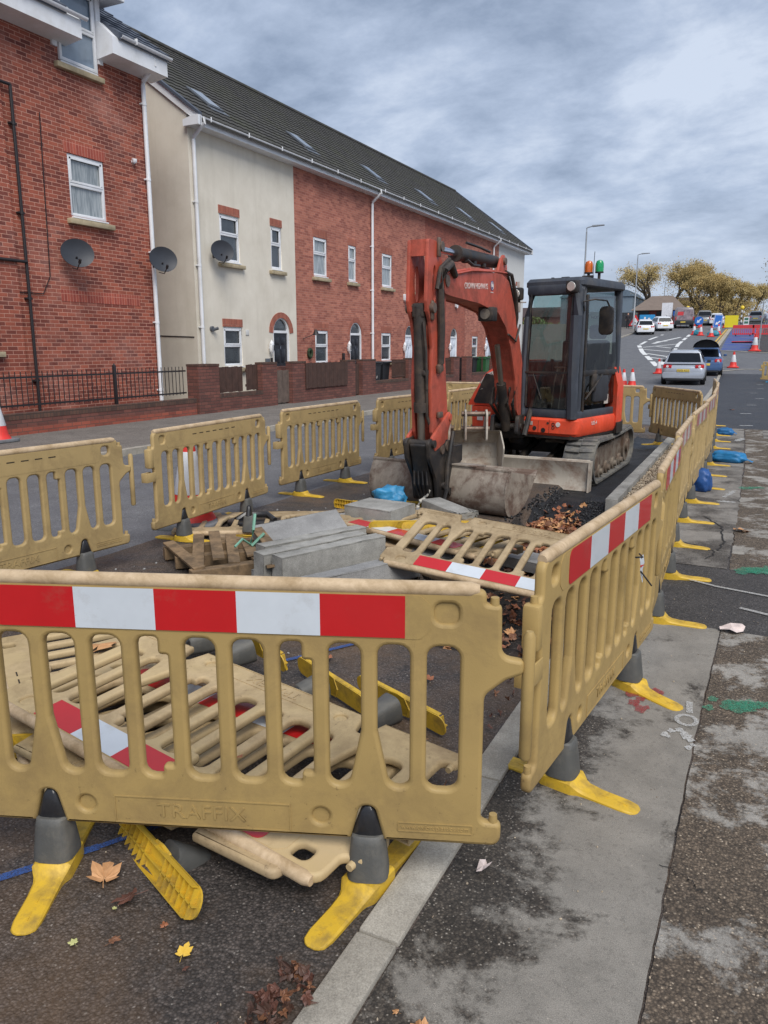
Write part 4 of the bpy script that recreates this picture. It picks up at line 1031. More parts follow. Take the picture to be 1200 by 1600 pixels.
# mirror, lamps, beacons
m_ = MB(); m_.tube([(X1+.0,-.90,2.06),(X1+.02,-.98,2.16),(X1+.10,-.85,2.19),(X1+.17,-.66,2.18),(X1+.19,-.60,2.10),(X1+.18,-.58,2.0)], .011, 6, M=Hh); m_.prism(rrect(-.095,-.17,.095,.17,.06), .045, M=Hh @ TRS((X1+.15, -.60, 1.95), (0, 0, R(-6))), bev=.015)
m_.build('mirror', M_blk, ex)
def work_lamp(x, y, z, M, mount=True):
    l = MB(); l.box((x, y, z), (.15, .09, .15), bev=.025, M=M); l.box((x, y+.03, z-.07), (.04, .03, .06), M=M); o = l.build('work_lamp', M_blk, ex)
    q = MB(); q.cyl((x, y-.043, z), (x, y-.052, z), .056, .05, 18, M=M); q.build('lens', M_lamp, o)
work_lamp(X1-.08, Y0-.08, 2.33, Hh); work_lamp(X0-.02, Y0-.16, 2.27, Hh)
l = MB(); l.box((X0-.02, Y0-.14, 2.37), (.03, .02, .09), M=Hh); l.tube([(X0-.19, Y0, 2.18), (X0, Y0+.03, 2.18)], .008, 6, M=Hh); l.box((X0-.10, Y0+.02, 2.12), (.05, .03, .12), M=Hh, bev=.01); l.build('lamp_bracket', M_plate, ex)
for x, c, nm in ((cxm+.17, S(200,96,20), 'amber'), (cxm+.31, S(10,150,90), 'green')):
    l = MB(); l.cyl((x, -.40, 2.45), (x, -.40, 2.53), .018, n=10, M=Hh); l.cyl((x, -.40, 2.53), (x, -.40, 2.545), .052, n=16, M=Hh); o = l.build('beacon', M_blk, ex)
    mt = mat('beacon_'+nm, c, .2, var=.25, scale=30, bump=.6, bscale=90, coat=.6); q = MB(); q.lathe([(.05, 2.545), (.052, 2.60), (.050, 2.64), (.038, 2.672), (.016, 2.684), (0.002, 2.686)], 20, M=Hh @ Matrix.Translation((x, -.40, 0))); q.build('dome', mt, o)
l = MB(); l.box((cxm-.04, -.6, 2.475), (.10, .04, .03), M=Hh, bev=.005); l.box((X1-.12, -.6, 2.475), (.14, .04, .03), M=Hh, bev=.005); l.cyl((X0+.16, -.6, 2.45), (X0+.16, -.6, 2.49), .02, M=Hh); l.tube([(cxm, .1, 2.45), (cxm+.01, .1, 2.85)], .004, 5, M=Hh)
build_loose(l, 'roof_bracket', M_blk, ex)
# ---- boom (plane X = -2.9): profile traced in (Y, Z)
BX = -2.90
def YZ(x): return W0 @ Matrix.Translation((x, 0, 0)) @ Matrix.Rotation(R(90), 4, 'Z')   # local x -> world Y, local y -> -X
boomP = [(6.93,2.13,.03),(6.93,2.27,.05),(7.15,2.335,.03),(8.1,2.405,.03),(8.62,2.425,.1),(8.90,2.37,.14),(9.12,2.12,.2),(9.41,1.72,.2),(9.67,1.25,.1),(9.86,.80,.05),(9.66,.66,.05),(9.40,.86,.05),(9.30,1.24,.1),(9.08,1.62,.2),(8.86,1.86,.15),(8.55,2.02,.1),(7.9,2.09,.05),(7.15,2.115,.04)]
b = MB(); bp = fillet(boomP, .05, 4)
b.prism(bp, .23, M=YZ(BX)); boom = b.build('boom', M_bm, ex)
b = MB()   # edge flanges of the box section, standing 12 mm proud
def offset_poly(poly, d):
    out = []; n = len(poly)
    for i in range(n):
        p = Vector(poly[i]); a = Vector(poly[i-1]); c = Vector(poly[(i+1) % n]); t1 = (p-a); t2 = (c-p)
        if t1.length < 1e-6 or t2.length < 1e-6: out.append(tuple(p)); continue
        t = (t1.normalized()+t2.normalized()); t = t.normalized() if t.length > 1e-6 else t1.normalized(); out.append((p.x-t.y*d, p.y+t.x*d))
    return out
for sx in (-1, 1):
    x = BX+sx*.122
    b.prism(offset_poly(bp, .008), .024, M=YZ(x))
build_loose(b, 'boom_side_plate', M_bm, boom)
Mt = YZ(BX)  # side with lettering faces +X: local -Y of YZ is +X
text_obj('lettering', 'CROWN HIGHWAYS', .082, M_wtxt, boom, W0 @ TRS((BX+.1355, 7.80, 2.245), (0, R(0), R(90))) @ Matrix.Rotation(R(-3), 4, 'Y'), .001, sx=.92)
q = MB(); q.cyl((BX+.132, 8.30, 2.285), (BX+.1365, 8.30, 2.285), .052, n=24, M=W0); q.build('badge', M_blu, boom)
q = MB(); q.tube([(BX+.137, 8.30+.040*math.cos(a*math.pi/12), 2.285+.040*math.sin(a*math.pi/12)) for a in range(25)], .0025, 5, M=W0); q.prism([(8.275,2.27),(8.325,2.27),(8.333,2.31),(8.315,2.29),(8.30,2.318),(8.285,2.29),(8.267,2.31)], .002, M=YZ(BX+.138)); q.box((BX+.136, 8.30, 2.215), (.002, .09, .008), M=W0); q.build('badge_crown', M_wtxt, boom)
q = MB(); q.box((BX+.136, 9.62, 1.18), (.002, .05, .09), M=W0); q.build('warning_label', mat('label_yellow', S(214,180,40), .5, bump=0), boom)
# boom lamp
q = MB(); q.box((BX+.10, 8.28, 1.985), (.17, .17, .15), bev=.015, M=W0); o = q.build('boom_lamp', M_blk, boom)
q = MB(); q.cyl((BX+.10, 8.19, 1.985), (BX+.10, 8.18, 1.985), .055, n=18, M=W0); q.build('lens', mat('lamp_dull', S(120,112,100), .3, .3, var=.3, scale=20), o)
# hoses along the boom
q = MB()
q.tube([(BX+.14, 7.12, 2.31), (BX+.15, 7.6, 2.385), (BX+.13, 8.4, 2.44), (BX+.13, 8.85, 2.46)], .012, 6, M=W0); q.tube([(BX+.10, 7.12, 2.33), (BX+.10, 7.7, 2.41), (BX+.10, 8.5, 2.455)], .014, 6, M=W0)
build_loose(q, 'hydraulic_pipe', M_bm, boom)
q = MB()
q.tube([(BX+.12, 8.80, 2.47), (BX+.14, 8.98, 2.45), (BX+.15, 9.15, 2.22), (BX+.14, 9.25, 1.98), (BX+.10, 9.3, 1.8)], .022, 8, M=W0)
q.tube([(BX+.06, 8.80, 2.47), (BX+.08, 9.0, 2.47), (BX+.10, 9.18, 2.22), (BX+.10, 9.34, 1.9)], .02, 8, M=W0)
q.tube([(BX+.15, 8.9, 1.78), (BX+.15, 9.2, 1.70), (BX+.15, 9.36, 1.9)], .012, 8, M=W0)
for k in range(5): q.tube([(BX-.12+.06*k, 9.25+.03*k, 1.15), (BX-.15+.07*k, 9.22, .95), (BX-.1+.05*k, 9.45, .75), (BX-.05+.05*k, 9.75, .7)], .02, 7, M=W0)
build_loose(q, 'hose', M_hose, ex)
# boom cylinder in front of the lower boom
q = MB(); q.cyl((BX+.0, 9.42, .62), (BX, 9.15, 1.2), .06, n=16, M=W0); q.build('boom_cylinder', M_blk, ex)
q = MB(); q.cyl((BX, 9.15, 1.2), (BX, 8.95, 1.66), .032, n=14, M=W0); q.build('cylinder_rod', M_rod, ex)
# swing bracket
q = MB(); q.prism(fillet([(9.30,.56),(9.95,.50),(10.0,.95),(9.72,.98),(9.60,.80),(9.34,.80)], .05), .05, M=YZ(BX-.16), bev=.008); q.prism(fillet([(9.30,.56),(9.95,.50),(10.0,.95),(9.72,.98),(9.60,.80),(9.34,.80)], .05), .05, M=YZ(BX+.16), bev=.008)
q.box((BX, 9.75, .56), (.34, .4, .14), bev=.02, M=W0); q.cyl((BX-.2, 9.74, .78), (BX+.2, 9.74, .78), .05, M=W0); q.cyl((BX-.2, 9.42, .66), (BX+.2, 9.42, .66), .04, M=W0); q.cyl((BX+.02, 9.95, .40), (BX+.02, 9.95, .86), .13, n=18, M=W0)
q.tube([(BX+.24, 9.4, .55), (BX+.26, 9.62, .9), (BX+.22, 9.8, 1.1)], .035, 8, M=W0)
q.build('swing_bracket', M_blk, ex)
# arm-cylinder ears on the elbow
q = MB()
for sx in (-1, 1): q.prism(fillet([(8.50,2.38),(8.92,2.38),(8.86,2.60),(8.76,2.66),(8.66,2.60)], .05), .03, M=YZ(BX+sx*.10), bev=.005)
build_loose(q, 'cylinder_lug', M_bm, boom)
q = MB(); q.cyl((BX-.13, 8.76, 2.58), (BX+.14, 8.76, 2.58), .04, n=14, M=W0); q.build('pin', M_pin, boom)
# arm cylinder
a0, a1 = Vector((BX, 8.76, 2.58)), Vector((BX, 6.85, 2.53))
q = MB(); dd = (a1-a0); p = a0+dd*.62; q.cyl(a0, p, .068, n=20, M=W0); q.cyl(p, p+dd.normalized()*.06, .08, n=20, M=W0); q.cyl(a0+Vector((0,.06,0)), a0-Vector((0,.1,0)), .05, M=W0)
q.tube([(BX+.03, 8.5, 2.66), (BX+.05, 8.1, 2.665), (BX+.05, 7.7, 2.665)], .014, 6, M=W0)
for y in (7.75, 8.0, 8.3): q.box((BX+.02, y, 2.50), (.06, .07, .05), bev=.01, M=W0)
q.tube([(BX+.05, 7.72, 2.50), (BX+.07, 7.85, 2.46), (BX+.07, 8.05, 2.47)], .018, 6, M=W0); q.build('arm_cylinder', M_blk, ex)
q = MB(); q.cyl(p, a1, .034, n=18, M=W0); q.build('cylinder_rod', M_chr, ex)
# ---- dipper arm: two side plates, open fork at the top, oval hole
armO = fillet([(6.60,2.575,.03),(6.77,2.575,.03),(6.88,2.52,.08),(6.95,2.34,.1),(7.03,2.10,.06),(7.04,1.5,.05),(7.10,1.15,.05),(7.15,.80,.03),(7.13,.58,.03),(6.88,.58,.03),(6.74,.84,.05),(6.70,1.25,.05),(6.72,1.62,.1),(6.66,1.86,.06),(6.60,1.95,.05),(6.57,2.04,.04)], .04, 4)
def plate(outl, x, th, nm, mt, par, bev=.004):
    me = curve_mesh(outl, th, bev, nm, 1); me.transform(Matrix.Rotation(R(90), 4, 'Z')); me.transform(W0 @ Matrix.Translation((x, 0, 0)))
    return obj_from(me, nm, mt, par)
hole = circ(6.745, 2.20, .045, 20, .16)
arm = plate([armO, hole], BX+.088, .033, 'arm', M_bm, ex)
plate([armO, hole], BX-.088, .033, 'arm_side_plate', M_bm, arm)
q = MB(); q.box((BX, 6.612, 2.50), (.155, .018, .14), M=W0); q.box((BX, 6.625, 1.97), (.155, .02, .04), M=W0); q.box((BX, 6.69, 2.566), (.155, .14, .016), M=W0)
q.prism(fillet([(6.98,2.20),(7.025,2.05),(7.025,1.5),(7.085,1.15),(7.13,.82),(7.10,.62),(6.92,.62),(6.78,.88),(6.74,1.25),(6.75,1.62),(6.68,1.80),(6.74,2.0)], .03), .155, M=YZ(BX)); q.build('arm_box', M_bm, arm)
q = MB()
for y, z, r in ((6.84, 2.53, .045), (6.98, 2.24, .055), (6.67, 1.98, .045), (7.06, .68, .055), (6.92, .66, .045)):
    q.cyl((BX-.135, y, z), (BX+.145, y, z), r, n=16, M=W0)
q.box((BX+.12, 6.80, 2.52), (.03, .045, .17), bev=.01, M=W0); q.box((BX+.115, 6.68, 1.96), (.03, .06, .18), bev=.02, M=W0); q.box((BX+.125, 6.85, 1.44), (.05, .11, .09), bev=.02, rot=(.3,0,0), M=W0); q.box((BX+.125, 6.87, 1.00), (.04, .10, .06), bev=.015, M=W0)
build_loose(q, 'pin', M_pin, arm)
q = MB(); q.tube([(BX+.14, 7.16, 2.30), (BX+.17, 6.98, 2.39), (BX+.17, 6.83, 2.32), (BX+.15, 6.78, 2.15), (BX+.14, 6.84, 1.8), (BX+.13, 6.86, 1.48)], .034, 10, M=W0); q.tube([(BX+.12, 7.2, 2.33), (BX+.15, 6.98, 2.43), (BX+.14, 6.80, 2.34), (BX+.13, 6.74, 2.15)], .02, 8, M=W0)
q.tube([(BX+.05, 6.62, 1.75), (BX+.07, 6.66, 1.4), (BX+.06, 6.70, 1.0), (BX+.10, 6.85, .75)], .016, 7, M=W0); build_loose(q, 'hose', M_hose, arm)
# bucket cylinder in front of the arm
c0, c1 = Vector((BX, 6.65, 1.97)), Vector((BX, 6.72, .76)); dd = c1-c0; p = c0+dd*.70
q = MB(); q.cyl(c0-dd*.02, p, .058, n=18, M=W0); q.cyl(p, p+dd.normalized()*.09, .068, n=18, M=W0); q.box((BX, 6.65, 1.96), (.12, .10, .13), bev=.02, M=W0); q.tube([(BX+.06, 6.60, 1.86), (BX+.08, 6.62, 1.6), (BX+.075, 6.66, 1.25)], .014, 6, M=W0); q.box((BX+.06,6.66,1.4),(.05,.06,.05),bev=.01,M=W0); q.build('bucket_cylinder', M_hose, ex)
q = MB(); q.cyl(p, c1, .036, n=16, M=W0); q.build('cylinder_rod', M_rod, ex)
# linkage and quick hitch
q = MB()
for sx in (-1, 1):
    q.prism(fillet([(6.66,.80,.03),(6.74,.84,.03),(7.10,1.02,.03),(7.16,.94,.03),(6.98,.72,.05),(6.72,.66,.04)], .03), .028, M=YZ(BX+sx*.125), bev=.004)
q.cyl((BX-.15, 7.10, .96), (BX+.15, 7.10, .96), .035, M=W0)
q.build('link', M_bm, ex)
q = MB()
for sx in (-1, 1):
    q.prism(fillet([(6.58,.78),(6.76,.80),(7.18,.72),(7.24,.55),(7.10,.16),(6.84,.16),(6.78,.40),(6.62,.60)], .05), .035, M=YZ(BX+sx*.115), bev=.006)
q.prism(fillet([(6.62,.74),(6.80,.74),(6.86,.42),(6.90,.20),(6.80,.20),(6.74,.42)], .02), .16, M=YZ(BX), bev=.004); q.box((BX, 6.98, .34), (.20, .24, .22), bev=.02, M=W0)
for y, z in ((6.68, .74), (7.15, .64), (6.95, .30), (7.10, .22)): q.cyl((BX-.16, y, z), (BX+.16, y, z), .038, n=14, M=W0)
for k in range(4): q.tube([(BX-.08+.04*k, 6.74, .56), (BX-.07+.045*k, 6.72, .34), (BX-.05+.03*k, 6.84, .16)], .012, 6, M=W0)
q.tube([(BX+.17, 7.12, .82), (BX+.16, 7.0, .5), (BX+.17, 6.95, .25), (BX+.16, 6.9, .1)], .022, 7, M=W0)
q.build('quick_hitch', M_blk, ex)
q = MB(); q.tube([(BX+.02, 6.80, .20), (BX-.03, 6.78, .16), (BX-.05, 6.77, .12), (BX-.05, 6.76, .06)], [.012, .02, .016, .02], 7, M=W0); q.tube([(BX+.0, 6.80, .2), (BX+.04, 6.78, .22), (BX+.07, 6.78, .28)], .01, 6, M=W0); q.build('white_rag', mat('rag_white', S(206,200,188), .9, dirt=S(140,130,116), damt=.6), ex)
# ditching bucket: convex back towards the viewer
BK = Mw(Matrix.Translation((-2.93, 7.28, .0)) @ Matrix.Rotation(R(-9), 4, 'Z'))
wB = .80
_c = [(-.04,.455),(-.085,.38),(-.12,.28),(-.13,.18),(-.105,.08),(-.04,.015),(.06,.0),(.20,.02),(.34,.09),(.46,.20),(.56,.34)]; prof = []
for i in range(len(_c)-1):
    p0, p1, p2, p3 = _c[max(0, i-1)], _c[i], _c[i+1], _c[min(len(_c)-1, i+2)]
    for k in range(3):
        u = k/3; prof.append(tuple(.5*((2*p1[j])+(-p0[j]+p2[j])*u+(2*p0[j]-5*p1[j]+4*p2[j]-p3[j])*u*u+(-p0[j]+3*p1[j]-3*p2[j]+p3[j])*u**3) for j in (0, 1)))
prof.append(_c[-1])
inner = [(x+(.012 if 0 < i < len(prof)-1 else 0), z+.012) for i, (x, z) in enumerate(prof)]
q = MB(); q.rings([[(sx, y, z) for y, z in prof+[(y_+.0, z_+.014) for y_, z_ in reversed(inner)]] for sx in (-wB, wB)], M=BK)
bucket = q.build('bucket', M_bkt, ex)
q = MB()
side = prof+[(.60,.14)]
for sx in (-1, 1):
    q.prism(prof, .02, M=BK @ Matrix.Translation((sx*(wB+.0), 0, 0)) @ Matrix.Rotation(R(90), 4, 'Z'))
build_loose(q, 'side_plate', M_bkt, bucket)
q = MB(); q.box((0, -.035, .462), (1.63, .035, .028), bev=.005, M=BK); q.box((.02, .05, .470), (.86, .22, .018), rot=(R(-4), 0, 0), bev=.004, M=BK); q.box((0, .565, .352), (1.63, .10, .02), rot=(R(50), 0, 0), bev=.004, M=BK); build_loose(q, 'lip', M_bkt, bucket)
q = MB()
for sx in (-.16, .16): q.prism([(-.16,.36),(.15,.50),(.15,.66),(-.05,.66),(-.16,.55)], .025, M=BK @ Matrix.Translation((sx, 0, 0)) @ Matrix.Rotation(R(90), 4, 'Z'))
build_loose(q, 'bracket', M_blk, bucket)

# spare digging bucket standing in front of the blade
sb = thing('spare_bucket', 'narrow dusty spare bucket with two rusty pins standing between blade and excavator arm', 'bucket', (-3.42, 8.45, 0), R(200), 'spare buckets')
def spare(par, wd, m):
    q = MB(); pf = [(.28,.02),(.05,.0),(-.14,.10),(-.20,.28),(-.12,.44),(.02,.50)]
    q.rings([[(sx, y, z) for y, z in pf+[(y+.012, z+.016) for y, z in reversed(pf)]] for sx in (-wd, wd)])
    for sx in (-1, 1): q.prism(fillet([(.28,.02),(.05,0),(-.14,.10),(-.20,.28),(-.12,.44),(.02,.50),(.36,.40)], .03), .016, M=TRS((sx*wd, 0, 0), (0, 0, R(90))))
    q.build('shell', m, par)
    q = MB()
    for sx in (-1, 1): q.prism(fillet([(-.20,.36),(-.13,.66),(-.04,.76),(.06,.72),(.12,.50),(.14,.40)], .04), .022, M=TRS((sx*.125, 0, 0), (0, 0, R(90))))
    build_loose(q, 'ear', m, par)
    q = MB(); q.cyl((-.17, -.03, .70), (.17, -.03, .70), .03); q.cyl((-.17, -.02, .52), (.17, -.02, .52), .03); build_loose(q, 'pin', M_pin, par)
spare(sb, .26, M_bld)
sb2 = thing('spare_bucket', 'wider spare bucket leaning up behind the narrow one, its ears and pins highest', 'bucket', (-3.12, 8.85, .16), (R(-10), 0, R(206)), 'spare buckets')
spare(sb2, .30, M_bld)
# ---------------------------------------------------------------- houses
def brickmat(name, c1, c2, mort, soldier=False, ax='y', stain=None, rough=.85, effl=.0, msize=.006, vcol=.5):
    t = NT(name); g = t.coords('World'); sp = t.new('ShaderNodeSeparateXYZ'); t.link(g, sp.inputs[0])
    ad = t.new('ShaderNodeMath', operation='ADD'); t.link(sp.outputs[0], ad.inputs[0]); t.link(sp.outputs[1], ad.inputs[1])
    cb = t.new('ShaderNodeCombineXYZ'); t.link(ad.outputs[0], cb.inputs[0]); t.link(sp.outputs[2], cb.inputs[1])
    b = t.new('ShaderNodeTexBrick'); t.link(cb.outputs[0], b.inputs['Vector'])
    b.inputs['Scale'].default_value = 1; b.inputs['Color1'].default_value = c1; b.inputs['Color2'].default_value = c2; b.inputs['Mortar'].default_value = mort
    b.inputs['Brick Width'].default_value = .075 if soldier else .225; b.inputs['Row Height'].default_value = .225 if soldier else .075
    b.inputs['Mortar Size'].default_value = msize; b.inputs['Mortar Smooth'].default_value = .3; b.inputs['Bias'].default_value = 0
    if soldier: b.offset = 0
    n = t.noise(g, 1.2, 7, .65); c = t.mix(vcol, b.outputs['Color'], t.ramp(n, .3, .7, (.32,.32,.32,1), (.68,.68,.68,1)), 'OVERLAY')
    f = t.noise(g, 45, 4, .7); c = t.mix(.35, c, t.ramp(f, .3, .7, (.3,.3,.3,1), (.7,.7,.7,1)), 'OVERLAY')
    if stain: s = t.noise(g, .9, 8, .7, .3); m = t.new('ShaderNodeMath', operation='MULTIPLY'); t.link(t.ramp(s, .52, .75), m.inputs[0]); m.inputs[1].default_value = effl; c = t.mix(m.outputs[0], c, stain)
    inv = t.new('ShaderNodeMath', operation='SUBTRACT'); inv.inputs[0].default_value = 1; t.link(b.outputs['Fac'], inv.inputs[1])
    nb = t.bump(inv.outputs[0], .6, .006); nb = t.bump(f, .3, .004, nb)
    return t.out(c, rough, nb)
B_old = brickmat('brick_left', S(160,86,66), S(106,52,44), S(190,142,124), stain=S(190,150,138), effl=.35)
B_olds = brickmat('brick_left_soldier', S(170,86,68), S(140,64,54), S(190,130,112), True)
B_t1 = brickmat('brick_terrace', S(182,116,96), S(142,82,70), S(178,134,118), msize=.005)
B_t2 = brickmat('brick_terrace_dark', S(166,94,76), S(138,76,64), S(158,110,96), msize=.005)
B_ts = brickmat('brick_terrace_soldier', S(166,98,78), S(142,80,66), S(154,114,98), True, msize=.005)
B_wall = brickmat('brick_garden', S(122,76,66), S(94,58,52), S(70,56,50), stain=S(80,64,58), effl=.6)
B_wallr = brickmat('brick_garden_red', S(158,84,66), S(126,66,54), S(96,74,66))
B_cop = brickmat('brick_coping', S(98,70,58), S(74,54,48), S(62,54,48), True, stain=S(60,56,48), effl=.7)
M_render = mat('cream_render', S(224,214,194), .9, var=.04, scale=2, dirt=S(170,160,140), damt=.5, dscale=.55, dlo=.45, dhi=.75, bump=.5, bscale=70, kind='World')
t = NT('cream_render_stained'); co = t.coords('World'); c = t.ramp(t.noise(co, 1.3, 8, .65), .3, .7, S(210,202,187), S(223,216,202))
c = t.mix(t.ramp(t.noise(co, 2.2, 10, .7, .3, (1, 1, .12)), .50, .78, (0,0,0,1), (.3,.3,.3,1)), c, S(160,152,134)); c = t.mix(t.ramp(t.noise(co, .7, 8, .7), .5, .75, (0,0,0,1), (.3,.3,.3,1)), c, S(176,168,150))
M_render = t.out(c, .9, t.bump(t.noise(co, 60, 5, .7), .5, .006))
M_rendw = mat('pale_render', S(200,200,198), .9, var=.04, bump=.4, bscale=60)
M_upvc = mat('white_upvc', S(226,228,232), .35, var=.03, scale=4, dirt=S(176,172,160), damt=.35, dscale=1.6, bump=.0, kind='World')
M_sill = mat('stone_sill', S(172,158,130), .85, var=.12, scale=5, dirt=S(96,84,62), damt=.6, dscale=3, bump=.4, kind='World')
M_tile = mat('roof_tile', S(62,60,57), .9, var=.35, scale=3, dirt=S(66,68,46), damt=.55, dscale=.9, dlo=.48, dhi=.7, bump=.6, bscale=30, kind='World')
M_slate = mat('slate', S(72,78,90), .6, var=.15, scale=4, bump=.2)
M_door = mat('door_black', S(34,36,42), .4, var=.1, bump=0); M_doorw = mat('door_white', S(214,220,230), .45, var=.04, bump=0)
M_lead = mat('lead_grey', S(92,96,102), .45, .2, var=.15, bump=.1)
M_iron = mat('black_iron', S(34,30,32), .55, var=.2, scale=20, bump=.2)
M_wood = mat('brown_fence', S(74,52,44), .8, var=.25, scale=5, dirt=S(54,40,36), damt=.6, dscale=6, bump=.6, bscale=30)
M_woodg = mat('grey_gate_wood', S(98,84,76), .85, var=.25, scale=6, bump=.6, bscale=30)
M_dish = mat('dish_grey', S(50,53,60), .5, var=.1, bump=0)
def panemat(name, dark, lite, lo=.4, hi=.6, sc=2.2, stretch=(1, 1, 1)):
    t = NT(name); co = t.coords('World'); n = t.noise(co, sc, 5, .6, .4, stretch)
    t.b.inputs['Coat Weight'].default_value = 1; t.b.inputs['Coat Roughness'].default_value = .02
    return t.out(t.ramp(n, lo, hi, dark, lite), .25)
P_dark = panemat('window_pane', S(38,44,48), S(70,76,80), .35, .7); P_curt = panemat('curtained_pane', S(120,128,132), S(160,166,168), .4, .6, 7, (1, 3, .3)); P_sky = panemat('sky_pane', S(96,112,128), S(124,140,156), .3, .7)
def FX(X):  # local frame on a facade facing +X: local x -> world Y, local -y -> +X
    return Matrix.Translation((X, 0, 0)) @ Matrix.Rotation(R(90), 4, 'Z')
def window(par, X, y0, y1, z0, z1, pane, split=.58, sill=True, rec=.09, curtain_low=None, sillw=.10, base=(0,0,0)):
    T = Matrix.Translation(-Vector(base)); F = T @ FX(X); fw = .06
    q = MB(); d = .07; c = rec-.035
    yy = (y0+y1)/2; zz = (z0+z1)/2; zs = z0+(z1-z0)*split
    for cc, dd in (((y0+fw/2, c, zz), (fw, d, z1-z0)), ((y1-fw/2, c, zz), (fw, d, z1-z0)), ((yy, c, z0+fw/2), (y1-y0-2*fw, d, fw)), ((yy, c, z1-fw/2), (y1-y0-2*fw, d, fw)), ((yy, c, zs), (y1-y0-2*fw, d, .065))):
        q.box(cc, dd, M=F, bev=.004)
    # opening light on top stands proud
    for cc, dd in (((yy, c-.03, z1-.075), (y1-y0-.10, .03, .04)), ((y0+.075, c-.03, (zs+z1)/2), (.04, .03, z1-zs-.12)), ((y1-.075, c-.03, (zs+z1)/2), (.04, .03, z1-zs-.12)), ((yy, c-.03, zs+.05), (y1-y0-.10, .03, .04))): q.box(cc, dd, M=F)
    o = q.build('window', M_upvc, par)
    q = MB(); q.box((yy, c+.012, (z0+zs)/2), (y1-y0-.1, .01, zs-z0-.05), M=F); q.box((yy, c+.010, (z1+zs)/2), (y1-y0-.1, .01, z1-zs-.05), M=F); q.build('pane', pane, o)
    if sill: 
        q = MB(); q.box((yy, -.03, z0-.115), (y1-y0+.24, .16, .10), M=F, bev=.008); q.build('sill', M_sill, o)
        q = MB(); q.box((yy, -.01, z0-.032), (y1-y0-.01, .10, .03), M=F, bev=.004); q.build('sill_trim', M_upvc, o)
    return o
def wall_with_holes(name, X, y0, y1, z0, z1, holes, th, m, par, base=(0,0,0), round_bev=0):
    """wall slab in plane X (outer face) with rectangular/arched openings"""
    cu_out = [[(y0, z0), (y1, z0), (y1, z1), (y0, z1)]]+holes
    me = curve_mesh(cu_out, th, 0, name, 0)
    me.transform(Matrix.Translation(-Vector(base)) @ Matrix.Translation((X-th/2, 0, 0)) @ Matrix.Rotation(R(90), 4, 'Z'))
    return obj_from(me, name, m, par, smooth=False)
def rect(y0, z0, y1, z1): return [(y0, z0), (y1, z0), (y1, z1), (y0, z1)]
def arch(y0, y1, z0, zs, n=10):
    c = (y0+y1)/2; r = (y1-y0)/2
    return [(y0, z0), (y1, z0)]+[(c+r*math.cos(math.pi*i/n), zs+r*math.sin(math.pi*i/n)) for i in range(n+1)]
def tiled_roof(par, Xe, Xr, ze, zr, y0, y1, m=M_tile, base=(0,0,0), crs=.30, name='roof', th=.10):
    """stepped courses from eave (Xe,ze) up to ridge (Xr,zr)"""
    L = math.hypot(Xe-Xr, zr-ze); n = int(L/crs); dx, dz = (Xr-Xe)/L, (zr-ze)/L; nx, nz = -dz*(1 if dx < 0 else -1)*-1, abs(dx)
    nx = dz if dx < 0 else -dz; nz = abs(dx)
    b = MB(); Tm = Matrix.Translation(-Vector(base)); prof = []
    for i in range(n):
        s0, s1 = L*i/n, L*(i+1)/n
        prof += [(Xe+dx*s0+nx*.030, ze+dz*s0+nz*.030), (Xe+dx*s1+nx*.006, ze+dz*s1+nz*.006)]
    nb = max(2, int((y1-y0)/.15)); rg = []
    for k in range(nb+1):
        y = y0+(y1-y0)*k/nb
        rg.append([(x, y, z+(.012 if k % 2 else 0)) for x, z in prof]+[(Xr, y, zr-th), (Xe, y, ze-th)])
    b.rings(rg, M=Tm); return b.build(name, m, par, smooth=False)
def gutter(par, X, z, y0, y1, base):
    q = MB(); T = Matrix.Translation(-Vector(base)); rg = []
    for y in (y0, y1):
        P = [(X+.06+.055*math.cos(R(a)), y, z+.0+.055*math.sin(R(a))) for a in range(180, 361, 20)]
        rg.append(P+[(X+.06+.047*math.cos(R(a)), y, z+.047*math.sin(R(a))) for a in range(360, 179, -20)])
    q.rings(rg, M=T)
    y = y0+.4
    while y < y1: q.box((X+.06, y, z-.005), (.125, .03, .118), M=T, bev=.006); y += 1.6
    return q.build('gutter', M_upvc, par)
def downpipe(par, X, y, ztop, zbot, m=M_upvc, base=(0,0,0), name='downpipe', swan=True, r=.048):
    q = MB(); T = Matrix.Translation(-Vector(base))
    P = ([(X+.44, y, ztop+.28), (X+.44, y, ztop+.16), (X+.09, y, ztop-.12)] if swan else [])+[(X+.08, y, ztop-.2), (X+.08, y, zbot)]
    q.tube(P, r, 10, M=T)
    z = zbot+.6
    while z < ztop-.3: q.box((X+.045, y, z), (.09, .13, .035), M=T, bev=.006); q.cyl((X+.08, y, z-.03), (X+.08, y, z+.03), r+.008, n=12, M=T); z += 1.55
    return q.build(name, m, par)
TX = -13.5; EZ = 7.18; RX = -18.0; RZ = 10.86
